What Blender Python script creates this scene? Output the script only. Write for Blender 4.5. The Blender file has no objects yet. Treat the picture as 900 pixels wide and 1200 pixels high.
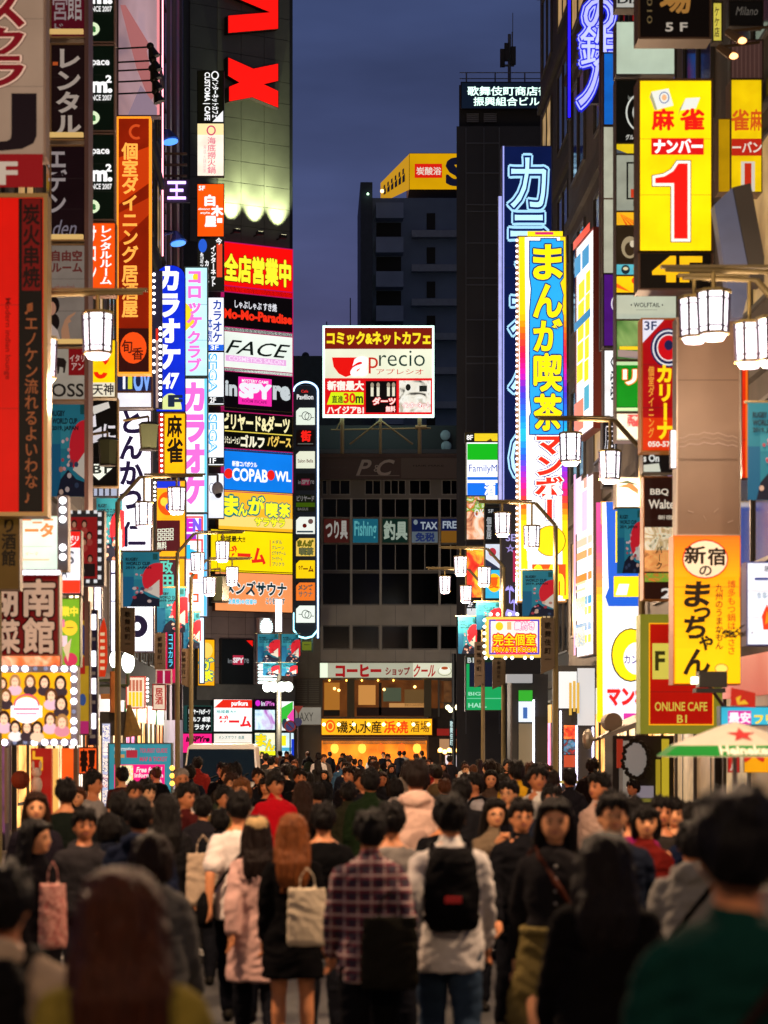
import bpy, bmesh, math, random
from mathutils import Vector, Matrix, noise
random.seed(7)
SC = bpy.context.scene
COL = SC.collection
PI = math.pi
R = math.radians

# ------------------------------------------------------------------ camera, sky, exposure
F, VX, HY, EYE = 2833.0, 365.0, 872.0, 2.05        # focal length in px of a 900x1200 frame, vanishing point, horizon row, eye height
cam_d = bpy.data.cameras.new('camera')
cam = bpy.data.objects.new('camera', cam_d); COL.objects.link(cam)
cam.location = (0, 0, EYE); cam.rotation_euler = (R(90), 0, 0)
cam_d.sensor_fit = 'VERTICAL'; cam_d.sensor_height = 36.0; cam_d.sensor_width = 24.0
cam_d.lens = F / 1200 * 36.0
cam_d.shift_x = (450 - VX) / 1200
cam_d.shift_y = (HY - 600) / 1200
cam_d.clip_start = 0.5; cam_d.clip_end = 3000
cam_d.dof.use_dof = True; cam_d.dof.focus_distance = 85.0; cam_d.dof.aperture_fstop = 2.6
SC.camera = cam

SKY_BEHIND = 1.0
LAMP_W = 53.0                                       # power of each street lamp, in watts
world = bpy.data.worlds.new('World'); SC.world = world
world.use_nodes = True
nt = world.node_tree; nt.nodes.clear()
out = nt.nodes.new('ShaderNodeOutputWorld')
bg = nt.nodes.new('ShaderNodeBackground')
tc = nt.nodes.new('ShaderNodeTexCoord')
sx = nt.nodes.new('ShaderNodeSeparateXYZ')
nt.links.new(tc.outputs['Generated'], sx.inputs[0])
mr = nt.nodes.new('ShaderNodeMapRange'); mr.inputs['From Min'].default_value = 0.0; mr.inputs['From Max'].default_value = 0.36
nt.links.new(sx.outputs['Z'], mr.inputs['Value'])
cr = nt.nodes.new('ShaderNodeValToRGB')
cr.color_ramp.elements[0].position = 0.0; cr.color_ramp.elements[0].color = (0.130, 0.100, 0.195, 1)
cr.color_ramp.elements[1].position = 1.0; cr.color_ramp.elements[1].color = (0.032, 0.048, 0.118, 1)
for p, c in ((0.40, (0.092, 0.090, 0.200, 1)), (0.62, (0.062, 0.080, 0.190, 1)), (0.80, (0.044, 0.063, 0.155, 1))):
    el = cr.color_ramp.elements.new(p); el.color = c
mp = nt.nodes.new('ShaderNodeMapping'); mp.inputs['Scale'].default_value = (3.5, 3.5, 14.0)
nz = nt.nodes.new('ShaderNodeTexNoise'); nz.inputs['Scale'].default_value = 1.6; nz.inputs['Detail'].default_value = 4.0
nt.links.new(tc.outputs['Generated'], mp.inputs[0]); nt.links.new(mp.outputs[0], nz.inputs['Vector'])
m2 = nt.nodes.new('ShaderNodeMapRange'); m2.inputs['From Min'].default_value = 0.3; m2.inputs['From Max'].default_value = 0.7
m2.inputs['To Min'].default_value = 0.74; m2.inputs['To Max'].default_value = 1.3
nt.links.new(nz.outputs[0], m2.inputs['Value'])
mx = nt.nodes.new('ShaderNodeMix'); mx.data_type = 'RGBA'; mx.blend_type = 'MULTIPLY'; mx.inputs[0].default_value = 1.0
nt.links.new(mr.outputs[0], cr.inputs[0])
nt.links.new(cr.outputs[0], mx.inputs[6]); nt.links.new(m2.outputs[0], mx.inputs[7])
gl = nt.nodes.new('ShaderNodeMapRange'); gl.inputs['From Min'].default_value = 0.35; gl.inputs['From Max'].default_value = -0.9
gl.inputs['To Min'].default_value = 1.0; gl.inputs['To Max'].default_value = SKY_BEHIND
nt.links.new(sx.outputs['Y'], gl.inputs['Value'])
wm = nt.nodes.new('ShaderNodeMix'); wm.data_type = 'RGBA'
wf = nt.nodes.new('ShaderNodeMapRange'); wf.inputs['From Min'].default_value = 0.3; wf.inputs['From Max'].default_value = -0.7
nt.links.new(sx.outputs['Y'], wf.inputs['Value']); nt.links.new(wf.outputs[0], wm.inputs[0])
nt.links.new(mx.outputs[2], wm.inputs[6]); wm.inputs[7].default_value = (0.078, 0.070, 0.086, 1)   # city glow and the last of the sunset
nt.links.new(wm.outputs[2], bg.inputs[0]); nt.links.new(gl.outputs[0], bg.inputs[1])
nt.links.new(bg.outputs[0], out.inputs[0])

vs = SC.view_settings
SC.display_settings.display_device = 'sRGB'
vs.view_transform = 'Standard'; vs.look = 'None'; vs.exposure = 0.0; vs.gamma = 1.0; vs.use_curve_mapping = False
SC.render.engine = 'CYCLES'
cy = SC.cycles
cy.use_denoising = True
cy.max_bounces = 5; cy.diffuse_bounces = 3; cy.glossy_bounces = 3; cy.transmission_bounces = 2; cy.transparent_max_bounces = 4
cy.sample_clamp_indirect = 3.0; cy.caustics_reflective = False; cy.caustics_refractive = False
cy.use_light_tree = True

# ------------------------------------------------------------------ helpers
def lin(h):
    h = h.lstrip('#')
    o = []
    for i in (0, 2, 4):
        c = int(h[i:i+2], 16) / 255
        o.append(c / 12.92 if c <= 0.04045 else ((c + 0.055) / 1.055) ** 2.4)
    return (*o, 1.0)

MATS = {}
def mat(hexc, rough=0.6, metal=0.0, e=0.0, vary=0.0, vscale=3.0, bump=0.0, sample=True, grime=0.0, spec=0.5):
    """One procedural material: base colour with some noise in it, a glow if e > 0 (backlit faces, lamps, and light put onto boards and cloth)."""
    key = (hexc, rough, metal, e, vary, vscale, bump, sample, grime, spec)
    if key in MATS: return MATS[key]
    m = bpy.data.materials.new('paint_' + hexc.strip('#'))
    m.use_nodes = True
    n = m.node_tree; b = n.nodes['Principled BSDF']
    c = lin(hexc)
    k = 1.0 if e == 0 else 0.3
    base = (c[0]*k, c[1]*k, c[2]*k, 1)
    b.inputs['Base Color'].default_value = base
    b.inputs['Roughness'].default_value = rough
    b.inputs['Metallic'].default_value = metal
    b.inputs['Specular IOR Level'].default_value = spec
    if e > 0:
        b.inputs['Emission Color'].default_value = c
        b.inputs['Emission Strength'].default_value = e
    if vary > 0 or bump > 0 or grime > 0:
        t = n.nodes.new('ShaderNodeTexCoord')
        no = n.nodes.new('ShaderNodeTexNoise'); no.inputs['Scale'].default_value = vscale; no.inputs['Detail'].default_value = 5.0
        n.links.new(t.outputs['Object'], no.inputs['Vector'])
        rg = n.nodes.new('ShaderNodeMapRange')
        rg.inputs['From Min'].default_value = 0.3; rg.inputs['From Max'].default_value = 0.7
        rg.inputs['To Min'].default_value = 1 - vary; rg.inputs['To Max'].default_value = 1 + vary
        n.links.new(no.outputs[0], rg.inputs['Value'])
        if e > 0:
            mu = n.nodes.new('ShaderNodeMath'); mu.operation = 'MULTIPLY'; mu.inputs[1].default_value = e
            n.links.new(rg.outputs[0], mu.inputs[0]); n.links.new(mu.outputs[0], b.inputs['Emission Strength'])
        else:
            mm = n.nodes.new('ShaderNodeMix'); mm.data_type = 'RGBA'; mm.blend_type = 'MULTIPLY'; mm.inputs[0].default_value = 1
            mm.inputs[6].default_value = base
            n.links.new(rg.outputs[0], mm.inputs[7]); n.links.new(mm.outputs[2], b.inputs['Base Color'])
            if grime:
                rr = n.nodes.new('ShaderNodeMapRange'); rr.inputs['To Min'].default_value = max(0.05, rough-grime); rr.inputs['To Max'].default_value = min(1, rough+grime)
                n.links.new(no.outputs[0], rr.inputs['Value']); n.links.new(rr.outputs[0], b.inputs['Roughness'])
        if bump > 0:
            bp = n.nodes.new('ShaderNodeBump'); bp.inputs['Strength'].default_value = bump; bp.inputs['Distance'].default_value = 0.02
            n.links.new(no.outputs[0], bp.inputs['Height']); n.links.new(bp.outputs[0], b.inputs['Normal'])
    if e > 0 and not sample: m.cycles.emission_sampling = 'NONE'
    MATS[key] = m
    return m

def picture_mat(cols, scale=3.0, e=1.0, sample=False):
    """A printed photograph seen from far off: blotches of a few colours."""
    key = ('pic', tuple(cols), scale, e)
    if key in MATS: return MATS[key]
    m = bpy.data.materials.new('printed_picture'); m.use_nodes = True
    n = m.node_tree; b = n.nodes['Principled BSDF']
    t = n.nodes.new('ShaderNodeTexCoord')
    no = n.nodes.new('ShaderNodeTexNoise'); no.inputs['Scale'].default_value = scale; no.inputs['Detail'].default_value = 3.0; no.inputs['Distortion'].default_value = 1.2
    cr = n.nodes.new('ShaderNodeValToRGB')
    els = cr.color_ramp.elements
    k = len(cols)
    els[0].position = 0.3; els[0].color = lin(cols[0]); els[1].position = 0.7; els[1].color = lin(cols[-1])
    for i in range(1, k-1):
        q = els.new(0.3 + 0.4*i/(k-1)); q.color = lin(cols[i])
    n.links.new(t.outputs['Object'], no.inputs['Vector']); n.links.new(no.outputs[0], cr.inputs[0])
    n.links.new(cr.outputs[0], b.inputs['Base Color'])
    if e > 0:
        n.links.new(cr.outputs[0], b.inputs['Emission Color']); b.inputs['Emission Strength'].default_value = e
        if not sample: m.cycles.emission_sampling = 'NONE'
    MATS[key] = m
    return m

class MB:
    """Collects shapes and links them as ONE mesh object."""
    def __init__(s): s.v = []; s.f = []; s.i = []; s.m = []
    def mi(s, m):
        if m not in s.m: s.m.append(m)
        return s.m.index(m)
    def add(s, vs, fs, m):
        k = len(s.v); i = s.mi(m)
        s.v.extend(vs); s.f.extend([tuple(a + k for a in f) for f in fs]); s.i.extend([i]*len(fs))
    def box(s, x0, x1, y0, y1, z0, z1, m):
        v = [(x, y, z) for x in (x0, x1) for y in (y0, y1) for z in (z0, z1)]
        s.add(v, [(0,1,3,2),(4,6,7,5),(0,4,5,1),(2,3,7,6),(0,2,6,4),(1,5,7,3)], m)
    def bar(s, p, q, r, m, n=8, r2=None):
        p = Vector(p); q = Vector(q); d = (q-p)
        if d.length < 1e-6: return
        a = d.normalized().orthogonal().normalized(); b = d.normalized().cross(a)
        r2 = r if r2 is None else r2
        v = []
        for k in range(n):
            t = 2*PI*k/n
            o = a*math.cos(t) + b*math.sin(t)
            v.append(tuple(p+o*r)); v.append(tuple(q+o*r2))
        f = [(2*k, (2*k+2) % (2*n), (2*k+3) % (2*n), 2*k+1) for k in range(n)]
        f += [tuple(range(2*n-2, -1, -2)), tuple(range(1, 2*n, 2))]
        s.add(v, f, m)
    def ball(s, c, rx, m, ry=None, rz=None, nu=12, nv=8):
        ry = ry or rx; rz = rz or rx
        v = [(c[0], c[1], c[2]+rz)]
        for j in range(1, nv):
            p = PI*j/nv
            for i in range(nu):
                t = 2*PI*i/nu
                v.append((c[0]+rx*math.sin(p)*math.cos(t), c[1]+ry*math.sin(p)*math.sin(t), c[2]+rz*math.cos(p)))
        v.append((c[0], c[1], c[2]-rz)); L = len(v)-1
        f = [(0, 1+i, 1+(i+1) % nu) for i in range(nu)]
        for j in range(nv-2):
            for i in range(nu):
                a = 1+j*nu+i; b = 1+j*nu+(i+1) % nu
                f.append((a, a+nu, b+nu, b))
        f += [(L, L-nu+(i+1) % nu, L-nu+i) for i in range(nu)]
        s.add(v, f, m)
    def prism(s, pts, y0, y1, m):
        """A polygon of (x, z) points given a depth from y0 to y1."""
        n = len(pts)
        v = [(x, y0, z) for x, z in pts] + [(x, y1, z) for x, z in pts]
        f = [tuple(range(n)), tuple(range(2*n-1, n-1, -1))] + [(i, n+i, n+(i+1) % n, (i+1) % n) for i in range(n)]
        s.add(v, f, m)
    def build(s, name, parent=None, smooth=False, loc=None):
        me = bpy.data.meshes.new(name)
        me.from_pydata(s.v, [], s.f)
        for m in s.m: me.materials.append(m)
        me.polygons.foreach_set('material_index', s.i)
        if smooth: me.polygons.foreach_set('use_smooth', [True]*len(me.polygons))
        me.update()
        o = bpy.data.objects.new(name, me); COL.objects.link(o)
        if parent: o.parent = parent
        if loc: o.location = loc
        return o

def tag(o, label, cat, group=None, kind=None):
    if label: o['label'] = label
    if cat: o['category'] = cat
    if group: o['group'] = group
    if kind: o['kind'] = kind
    return o
def thing(name, label, cat, loc=(0,0,0), rz=0.0, group=None):
    o = bpy.data.objects.new(name, None); COL.objects.link(o)
    o.empty_display_size = 0.2
    o.location = loc; o.rotation_euler = (0, 0, rz)
    return tag(o, label, cat, group)
def dup(o, parent=None):
    """A copy of a thing with its parts and their sub-parts."""
    c = o.copy(); COL.objects.link(c); c.parent = parent
    for ch in [x for x in o.children]: dup(ch, c)
    return c
def at(x, y, D):
    return Vector(((x-VX)*D/F, D, EYE + (HY-y)*D/F))

# ---- writing, worked out in a scratch scene so that the real one is not re-evaluated for every word
SCR = bpy.data.scenes.new('scratch')
def evaluated(o):
    SCR.collection.objects.link(o)
    SCR.view_layers[0].update()
    dg = SCR.view_layers[0].depsgraph
    return bpy.data.meshes.new_from_object(o.evaluated_get(dg))
TXT = {}
def glyphs(s, off):
    key = (s, off)
    if key in TXT: return TXT[key]
    dense = any('\u4e00' <= ch <= '\u9fff' for ch in s)
    if (dense and off > 0.004) or off > 0.055:   # dense characters and wide outlines are made bold by overlaid shifted strokes
        v0, f0 = glyphs(s, 0.0 if dense else 0.03)
        rad = off if dense else off-0.03
        ds = [(0.0, 0.0)]
        for r in ((rad,) if rad <= 0.05 else (rad*.5, rad)):
            n = 6 if off <= 0.04 else 8
            ds += [(r*math.cos(2*PI*k/n+.2), r*math.sin(2*PI*k/n+.2)) for k in range(n)]
        v, f = [], []
        for i, (dx, dy) in enumerate(ds):
            k = len(v)
            v += [(p[0]+dx, p[1]+dy, i/20) for p in v0]; f += [tuple(a+k for a in q) for q in f0]
        TXT[key] = (v, f)
        return TXT[key]
    c = bpy.data.curves.new('writing', 'FONT'); c.body = s; c.offset = off; c.resolution_u = 3
    o = bpy.data.objects.new('writing', c)
    me = evaluated(o)
    v = [(p.co.x, p.co.y, 0) for p in me.vertices]; f = [tuple(p.vertices) for p in me.polygons]
    bpy.data.objects.remove(o); bpy.data.curves.remove(c); bpy.data.meshes.remove(me)
    TXT[key] = (v, f)
    return TXT[key]
ev, _ = glyphs('国', 0.0)
EMX = (min(p[0] for p in ev)+max(p[0] for p in ev))/2; EMY = (min(p[1] for p in ev)+max(p[1] for p in ev))/2

class Sign:
    """A sign box: casing, lit face, artwork and lettering, laid out in the plane of its face."""
    def __init__(s, name, label, box, D, bg, e=1.0, fr='#2a2622', fw=1.5, dep=0.25, yaw=0.0, cat='sign', group=None, vary=0.2, shape=None, pic=None, fre=0.0):
        s.x0, s.y0, s.x1, s.y1 = box; s.D = D; s.yaw = yaw; s.e = e
        s.xc = (s.x0+s.x1)/2
        s.P = at(s.xc, s.y1, D)
        s.t = thing(name, label, cat, s.P, yaw, group)
        s.k = 0; s.step = 0.004*max(1.0, D/45)
        s.dep = dep
        s.art = MB(); s.let = MB(); s.bulb = MB()
        px = D/F
        u0, v0 = s.uv(s.x0, s.y1); u1, v1 = s.uv(s.x1, s.y0)
        s.px = px
        w = fw*px
        cm = mat(fr, 0.45, 0.3, e=fre)
        fm = pic if pic else mat(bg, 0.5, e=e, vary=vary if e > 0 else 0.12, vscale=1.1/max(0.4, (u1-u0)), spec=.12 if e > 0 else .4)
        c = MB(); f = MB()
        if shape:
            pts = [s.uv(x, y) for x, y in shape]
            cx = sum(p[0] for p in pts)/len(pts); cz = sum(p[1] for p in pts)/len(pts)
            big = [(cx+(a-cx)*1.03, cz+(b-cz)*1.01) for a, b in pts]
            c.prism(big, 0.0, dep, cm); f.prism(pts, -0.006, 0.03, fm)
        else:
            if fw > 0: 
                c.box(u0-w, u1+w, 0.0, dep, v0-w, v1+w, cm)
                for a, b, d_, g in ((u0-w, u0-0.002, v0-w, v1+w), (u1+0.002, u1+w, v0-w, v1+w), (u0, u1, v0-w, v0-0.002), (u0, u1, v1+0.002, v1+w)):
                    c.box(a, b, -0.03, -0.001, d_, g, cm)
            else: c.box(u0+0.004, u1-0.004, 0.0, dep, v0+0.004, v1-0.004, cm)
            f.box(u0, u1, -0.006, 0.0-0.001, v0, v1, fm)
            if yaw == 0 and D < 110 and e > .5 and dep > .15: f.box(u0, u1, dep+.001, dep+.006, v0, v1, fm)   # these boxes are lit on both sides
        c.build('casing', s.t); f.build('sign_face', s.t)
        if not shape and not pic and e > .7 and s.y1-s.y0 > 90 and cat == 'sign':                     # joints between the face sheets
            for q in (.34, .67): ym = s.y0+(s.y1-s.y0)*q; s.rect(s.x0, ym, s.x1, ym+.6, lerp_hex(bg, '#3a3430', .45), e*.8)
    def uv(s, x, y):
        sn, cs = math.sin(s.yaw), math.cos(s.yaw)
        q = (x-VX)/F
        u = (q*s.D - s.P.x)/(cs - q*sn)
        t = s.D + u*sn
        return u, EYE + (HY-y)*t/F - s.P.z
    def lay(s):
        s.k += 1
        return -0.006 - s.k*s.step
    def em(s, col, e): return mat(col, 0.5, e=(s.e if e is None else e), sample=False, spec=.12)
    def rect(s, x0, y0, x1, y1, col, e=None, m=None):
        z = s.lay(); a, b = s.uv(x0, (y0+y1)/2)[0], s.uv(x1, (y0+y1)/2)[0]
        xm = (x0+x1)/2; c, d = s.uv(xm, y1)[1], s.uv(xm, y0)[1]
        s.art.add([(a,z,c),(b,z,c),(b,z,d),(a,z,d)], [(0,1,2,3)], m or s.em(col, e)); return s
    def border(s, x0, y0, x1, y1, w, col, e=None):
        s.rect(x0, y0, x1, y0+w, col, e); s.rect(x0, y1-w, x1, y1, col, e)
        s.rect(x0, y0+w, x0+w, y1-w, col, e); s.rect(x1-w, y0+w, x1, y1-w, col, e); return s
    def poly(s, pts, col, e=None):
        z = s.lay(); q = [s.uv(x, y) for x, y in pts]
        s.art.add([(a, z, b) for a, b in q], [tuple(range(len(q)))], s.em(col, e)); return s
    def oval(s, cx, cy, rx, ry, col, e=None, m=None, n=20, a0=0, a1=360):
        z = s.lay()
        q = [s.uv(cx+rx*math.cos(R(a0+(a1-a0)*i/n)), cy-ry*math.sin(R(a0+(a1-a0)*i/n))) for i in range(n if a1-a0 == 360 else n+1)]
        s.art.add([(a, z, b) for a, b in q], [tuple(range(len(q)))], m or s.em(col, e)); return s
    def ring(s, cx, cy, rx, ry, w, col, e=None, n=24, a0=0, a1=360):
        z = s.lay(); v = []
        for i in range(n+1):
            t = R(a0+(a1-a0)*i/n); c, q = math.cos(t), math.sin(t)
            for k in (1, 0):
                a, b = s.uv(cx+(rx-w*(1-k))*c, cy-(ry-w*(1-k))*q); v.append((a, z, b))
        s.art.add(v, [(2*i, 2*i+2, 2*i+3, 2*i+1) for i in range(n)], s.em(col, e)); return s
    def pic(s, x0, y0, x1, y1, cols, scale=3.0, e=None):
        return s.rect(x0, y0, x1, y1, None, m=picture_mat(cols, scale/ max(0.05, (x1-x0)*s.px), s.e if e is None else e))
    def _put(s, txt, off, x0, y0, x1, y1, col, e, em_fit, rot, z, slant):
        v, f = glyphs(txt, off)
        if not v: return
        if rot == 1: v = [(p[1], -p[0], p[2]) for p in v]      # reads downwards
        if rot == 2: v = [(EMX + (p[1]-EMY), EMY - (p[0]-EMX), p[2]) for p in v]   # the long-vowel bar in a column
        if slant: v = [(p[0]+slant*p[1], p[1], p[2]) for p in v]
        u0 = s.uv(x0, (y0+y1)/2)[0]; u1 = s.uv(x1, (y0+y1)/2)[0]; xm = (x0+x1)/2
        w0 = s.uv(xm, y1)[1]; w1 = s.uv(xm, y0)[1]
        if em_fit:
            q = [((u0+u1)/2 + (p[0]-EMX)*(u1-u0)/0.97, (w0+w1)/2 + (p[1]-EMY)*(w1-w0)/0.97, p[2]) for p in v]
        else:
            g, _ = glyphs(txt, 0.0)
            if rot == 1: g = [(p[1], -p[0]) for p in g]
            if slant: g = [(p[0]+slant*p[1], p[1]) for p in g]
            a0, a1 = min(p[0] for p in g), max(p[0] for p in g); b0, b1 = min(p[1] for p in g), max(p[1] for p in g)
            if b1-b0 < 0.2: m_ = (b0+b1)/2; b0, b1 = m_-0.4, m_+0.4
            q = [(u0 + (p[0]-a0)*(u1-u0)/(a1-a0), w0 + (p[1]-b0)*(w1-w0)/(b1-b0), p[2]) for p in v]
        s.let.add([(a, z-h_*s.step*.5, b) for a, b, h_ in q], f, s.em(col, e))
    def text(s, txt, x0, y0, x1, y1, col, b=0.02, o=None, e=None, rot=0, slant=0.0):
        """Horizontal writing stretched to the box; o = list of (colour, thickness) outlines behind it."""
        for oc, ow in sorted(o or [], key=lambda q: -q[1]): s._put(txt, b+ow, x0, y0, x1, y1, oc, e, False, rot, s.lay(), slant)
        s._put(txt, b, x0, y0, x1, y1, col, e, False, rot, s.lay(), slant); return s
    def vert(s, txt, x0, y0, x1, y1, col, b=0.02, o=None, e=None):
        h = (y1-y0)/len(txt)
        for oc, ow in sorted(o or [], key=lambda q: -q[1]) + [(col, 0.0)]:
            z = s.lay()
            for i, ch in enumerate(txt):
                if ch == ' ': continue
                s._put(ch, b+ow, x0, y0+h*i, x1, y0+h*(i+1), oc, e, True, 2 if ch in 'ー〜' else 0, z, 0)
        return s
    def bulbs(s, pts, r, col='#ffffff', e=4.0):
        for x, y in pts:
            u, v = s.uv(x, y); s.bulb.ball((u, -0.05, v), r*s.px, mat(col, 0.3, e=e, sample=False), nu=8, nv=6)
        return s
    def done(s):
        if s.art.v: s.art.build('artwork', s.t)
        if s.let.v: s.let.build('lettering', s.t)
        if s.bulb.v: s.bulb.build('bulb_chain', s.t)
        return s.t

def lerp_hex(a, b, t):
    A = [int(a[i:i+2], 16) for i in (1, 3, 5)]; B = [int(b[i:i+2], 16) for i in (1, 3, 5)]
    return '#' + ''.join('%02x' % int(round(p+(q-p)*t)) for p, q in zip(A, B))
# ------------------------------------------------------------------ ground
def asphalt(name, c, sc, rough=0.75):
    m = bpy.data.materials.new(name); m.use_nodes = True
    n = m.node_tree; b = n.nodes['Principled BSDF']
    t = n.nodes.new('ShaderNodeTexCoord')
    a = n.nodes.new('ShaderNodeTexNoise'); a.inputs['Scale'].default_value = sc; a.inputs['Detail'].default_value = 8
    g = n.nodes.new('ShaderNodeTexNoise'); g.inputs['Scale'].default_value = 0.35; g.inputs['Detail'].default_value = 3
    for q in (a, g): n.links.new(t.outputs['Object'], q.inputs['Vector'])
    r = n.nodes.new('ShaderNodeValToRGB'); r.color_ramp.elements[0].position = 0.3; r.color_ramp.elements[1].position = 0.75
    r.color_ramp.elements[0].color = (c*0.55, c*0.55, c*0.56, 1); r.color_ramp.elements[1].color = (c*1.5, c*1.5, c*1.45, 1)
    mx = n.nodes.new('ShaderNodeMath'); mx.operation = 'ADD'; mu = n.nodes.new('ShaderNodeMath'); mu.operation = 'MULTIPLY'; mu.inputs[1].default_value = 0.5
    n.links.new(a.outputs[0], mx.inputs[0]); n.links.new(g.outputs[0], mx.inputs[1]); n.links.new(mx.outputs[0], mu.inputs[0]); n.links.new(mu.outputs[0], r.inputs[0])
    n.links.new(r.outputs[0], b.inputs['Base Color'])
    rr = n.nodes.new('ShaderNodeMapRange'); rr.inputs['To Min'].default_value = rough-0.3; rr.inputs['To Max'].default_value = rough+0.1
    n.links.new(g.outputs[0], rr.inputs['Value']); n.links.new(rr.outputs[0], b.inputs['Roughness'])
    bp = n.nodes.new('ShaderNodeBump'); bp.inputs['Strength'].default_value = 0.35; bp.inputs['Distance'].default_value = 0.01
    n.links.new(a.outputs[0], bp.inputs['Height']); n.links.new(bp.outputs[0], b.inputs['Normal'])
    return m
g = MB(); g.box(-900, 900, -30, 1500, -0.5, 0.0, asphalt('ground_asphalt', 0.045, 40)); tag(g.build('ground'), None, None, kind='structure')
g = MB(); g.box(-3.3, 4.9, -10, 128, 0.001, 0.006, asphalt('road_asphalt', 0.055, 55, 0.7)); tag(g.build('road'), None, None, kind='structure')
pv = mat('#6a655e', 0.7, vary=0.2, vscale=6, bump=0.1)
g = MB(); g.box(-9, -3.35, -10, 112, 0.001, 0.10, pv); g.box(-3.35, -3.2, -10, 112, 0.001, 0.11, mat('#8a8780', 0.7, vary=0.15))
tag(g.build('pavement'), None, None, kind='structure')
g = MB(); g.box(5.0, 12, -10, 125, 0.001, 0.10, pv); g.box(4.85, 5.0, -10, 125, 0.001, 0.11, mat('#8a8780', 0.7, vary=0.15))
tag(g.build('pavement'), None, None, kind='structure')
g = MB()
wp = mat('#c8c6bd', 0.6, vary=0.25, vscale=8)
for k in range(5): g.box(-2.4+k*0.02, -1.0+k*0.02, 23.0+2.6*k, 24.4+2.6*k, 0.007, 0.011, wp)
tag(g.build('road_marking'), None, None, kind='structure')

# ------------------------------------------------------------------ building kit
GLASS = mat('#07090b', 0.1, spec=0.25)
def window(parent, x0, x1, y, z0, z1, fr, n=1, lit=None, fw=0.05, face=-1):
    """One window in a wall looking along -Y: frame with mullions, pane a sub-part."""
    f = MB()
    f.box(x0, x0+fw, y-0.06, y+0.02, z0, z1, fr); f.box(x1-fw, x1, y-0.06, y+0.02, z0, z1, fr)
    f.box(x0+fw, x1-fw, y-0.06, y+0.02, z0, z0+fw, fr); f.box(x0+fw, x1-fw, y-0.06, y+0.02, z1-fw, z1, fr)
    for i in range(1, n):
        x = x0+(x1-x0)*i/n
        f.box(x-fw/2, x+fw/2, y-0.055, y+0.02, z0+fw, z1-fw, fr)
    o = f.build('window', parent)
    p = MB(); p.box(x0+fw, x1-fw, y-0.012, y-0.004, z0+fw, z1-fw, lit or GLASS); p.build('pane', o)
    return o
def px_box(mb, x0, y0, x1, y1, D, dep, m, ox=0.0):
    a = at(x0, y1, D); b = at(x1, y0, D)
    mb.box(a.x, b.x, D-ox, D+dep, a.z, b.z, m)

# ---- the left-hand row of narrow buildings
brick = mat('#2b2624', 0.8, vary=0.25, vscale=2.0, bump=0.2)
def row_building(name, label, x0, x1, y0, y1, h, m, floors, side, pipes=()):
    t = thing(name, label, 'building', ((x0+x1)/2, y0, 0))
    cx = (x0+x1)/2
    w = MB(); w.box(x0-cx, x1-cx, 0, y1-y0, 0.0, h, m)
    xs = (x1-cx) if side > 0 else (x0-cx)
    for k in range(1, floors):                                   # string courses on the street side
        z = h*k/floors
        w.box(min(xs, xs+side*0.12), max(xs, xs+side*0.12), 0.05, y1-y0-0.05, z-0.12, z+0.12, mat('#3b3733', 0.7, vary=0.2))
    w.build('wall', t)
    fr = mat('#4c4a48', 0.5, 0.4)
    for k in range(floors):
        z0 = h*k/floors+0.9; z1 = h*(k+1)/floors-0.5
        n = max(1, int((y1-y0)/4.2))
        for j in range(n):
            a = (y1-y0)*(j+0.2)/n; b = (y1-y0)*(j+0.8)/n
            win = MB(); xo = sorted((xs+side*0.003, xs+side*0.06))
            win.box(xo[0], xo[1], a, b, z0, z0+0.06, fr); win.box(xo[0], xo[1], a, b, z1-0.06, z1, fr)
            for q in (a, (a+b)/2-0.03, b-0.06): win.box(xo[0], xo[1], q, q+0.06, z0+0.06, z1-0.06, fr)
            wo = win.build('window', t)
            lit = (k*7+j*3) % 4 == 0 and k > 0
            p = MB(); xg = sorted((xs+side*0.004, xs+side*0.02)); p.box(xg[0], xg[1], a+0.06, b-0.06, z0+0.06, z1-0.06, mat('#d8b070', 0.3, e=0.5, vary=0.5, vscale=1.5) if lit else GLASS); p.build('pane', wo)
    rs = random.Random(int(y0*3+side))
    n = max(2, int((y1-y0)/4.5)); gy = (y1-y0)/n
    for j in range(n):                                            # lit shop windows at pavement level
        c = rs.choice(['#ffd9a0', '#ffb860', '#fff0dc', '#ff8a40', '#ffd8a0', '#ff90c0'])
        sw = MB(); xo = sorted((xs+side*0.02, xs+side*0.10)); a, b = gy*j+.35, gy*(j+1)-.35
        sw.box(xo[0], xo[1], a, b, .12, .5, mat('#5a4a40', .6, vary=.2)); sw.box(xo[0], xo[1], a, b, 2.75, 3.35, mat(rs.choice(['#b83020', '#205890', '#e0a020', '#f0f0e8', '#287040', '#502060']), .4, e=.9))
        for q in (a, (a+b)/2-.04, b-.08): sw.box(xo[0], xo[1], q, q+.08, .5, 2.75, mat('#3a3430', .5, .3))
        so = sw.build('shop_window', t)
        pn = MB(); xg = sorted((xs+side*0.03, xs+side*0.05)); pn.box(xg[0], xg[1], a+.08, (a+b)/2-.04, .5, 2.75, mat(c, .3, e=(.12 if side < 0 and y0 < 30 else 1.6), vary=.6, vscale=2.2)); pn.box(xg[0], xg[1], (a+b)/2+.04, b-.08, .5, 2.75, mat(c, .3, e=(.35 if side < 0 and y0 < 30 else 1.6), vary=.6, vscale=2.2)); pn.build('pane', so)
    for py, r in pipes:
        pm = MB(); pm.bar((xs+side*0.16, py, 0.2), (xs+side*0.16, py, h-0.3), r, mat('#5b5a62', 0.4, 0.5)); pm.build('drainpipe', t)
    return t
row_building('tenant_building', 'dark narrow building behind the cream and red restaurant signs', -14, -5.6, 22, 39, 30, brick, 8, 1)
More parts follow.
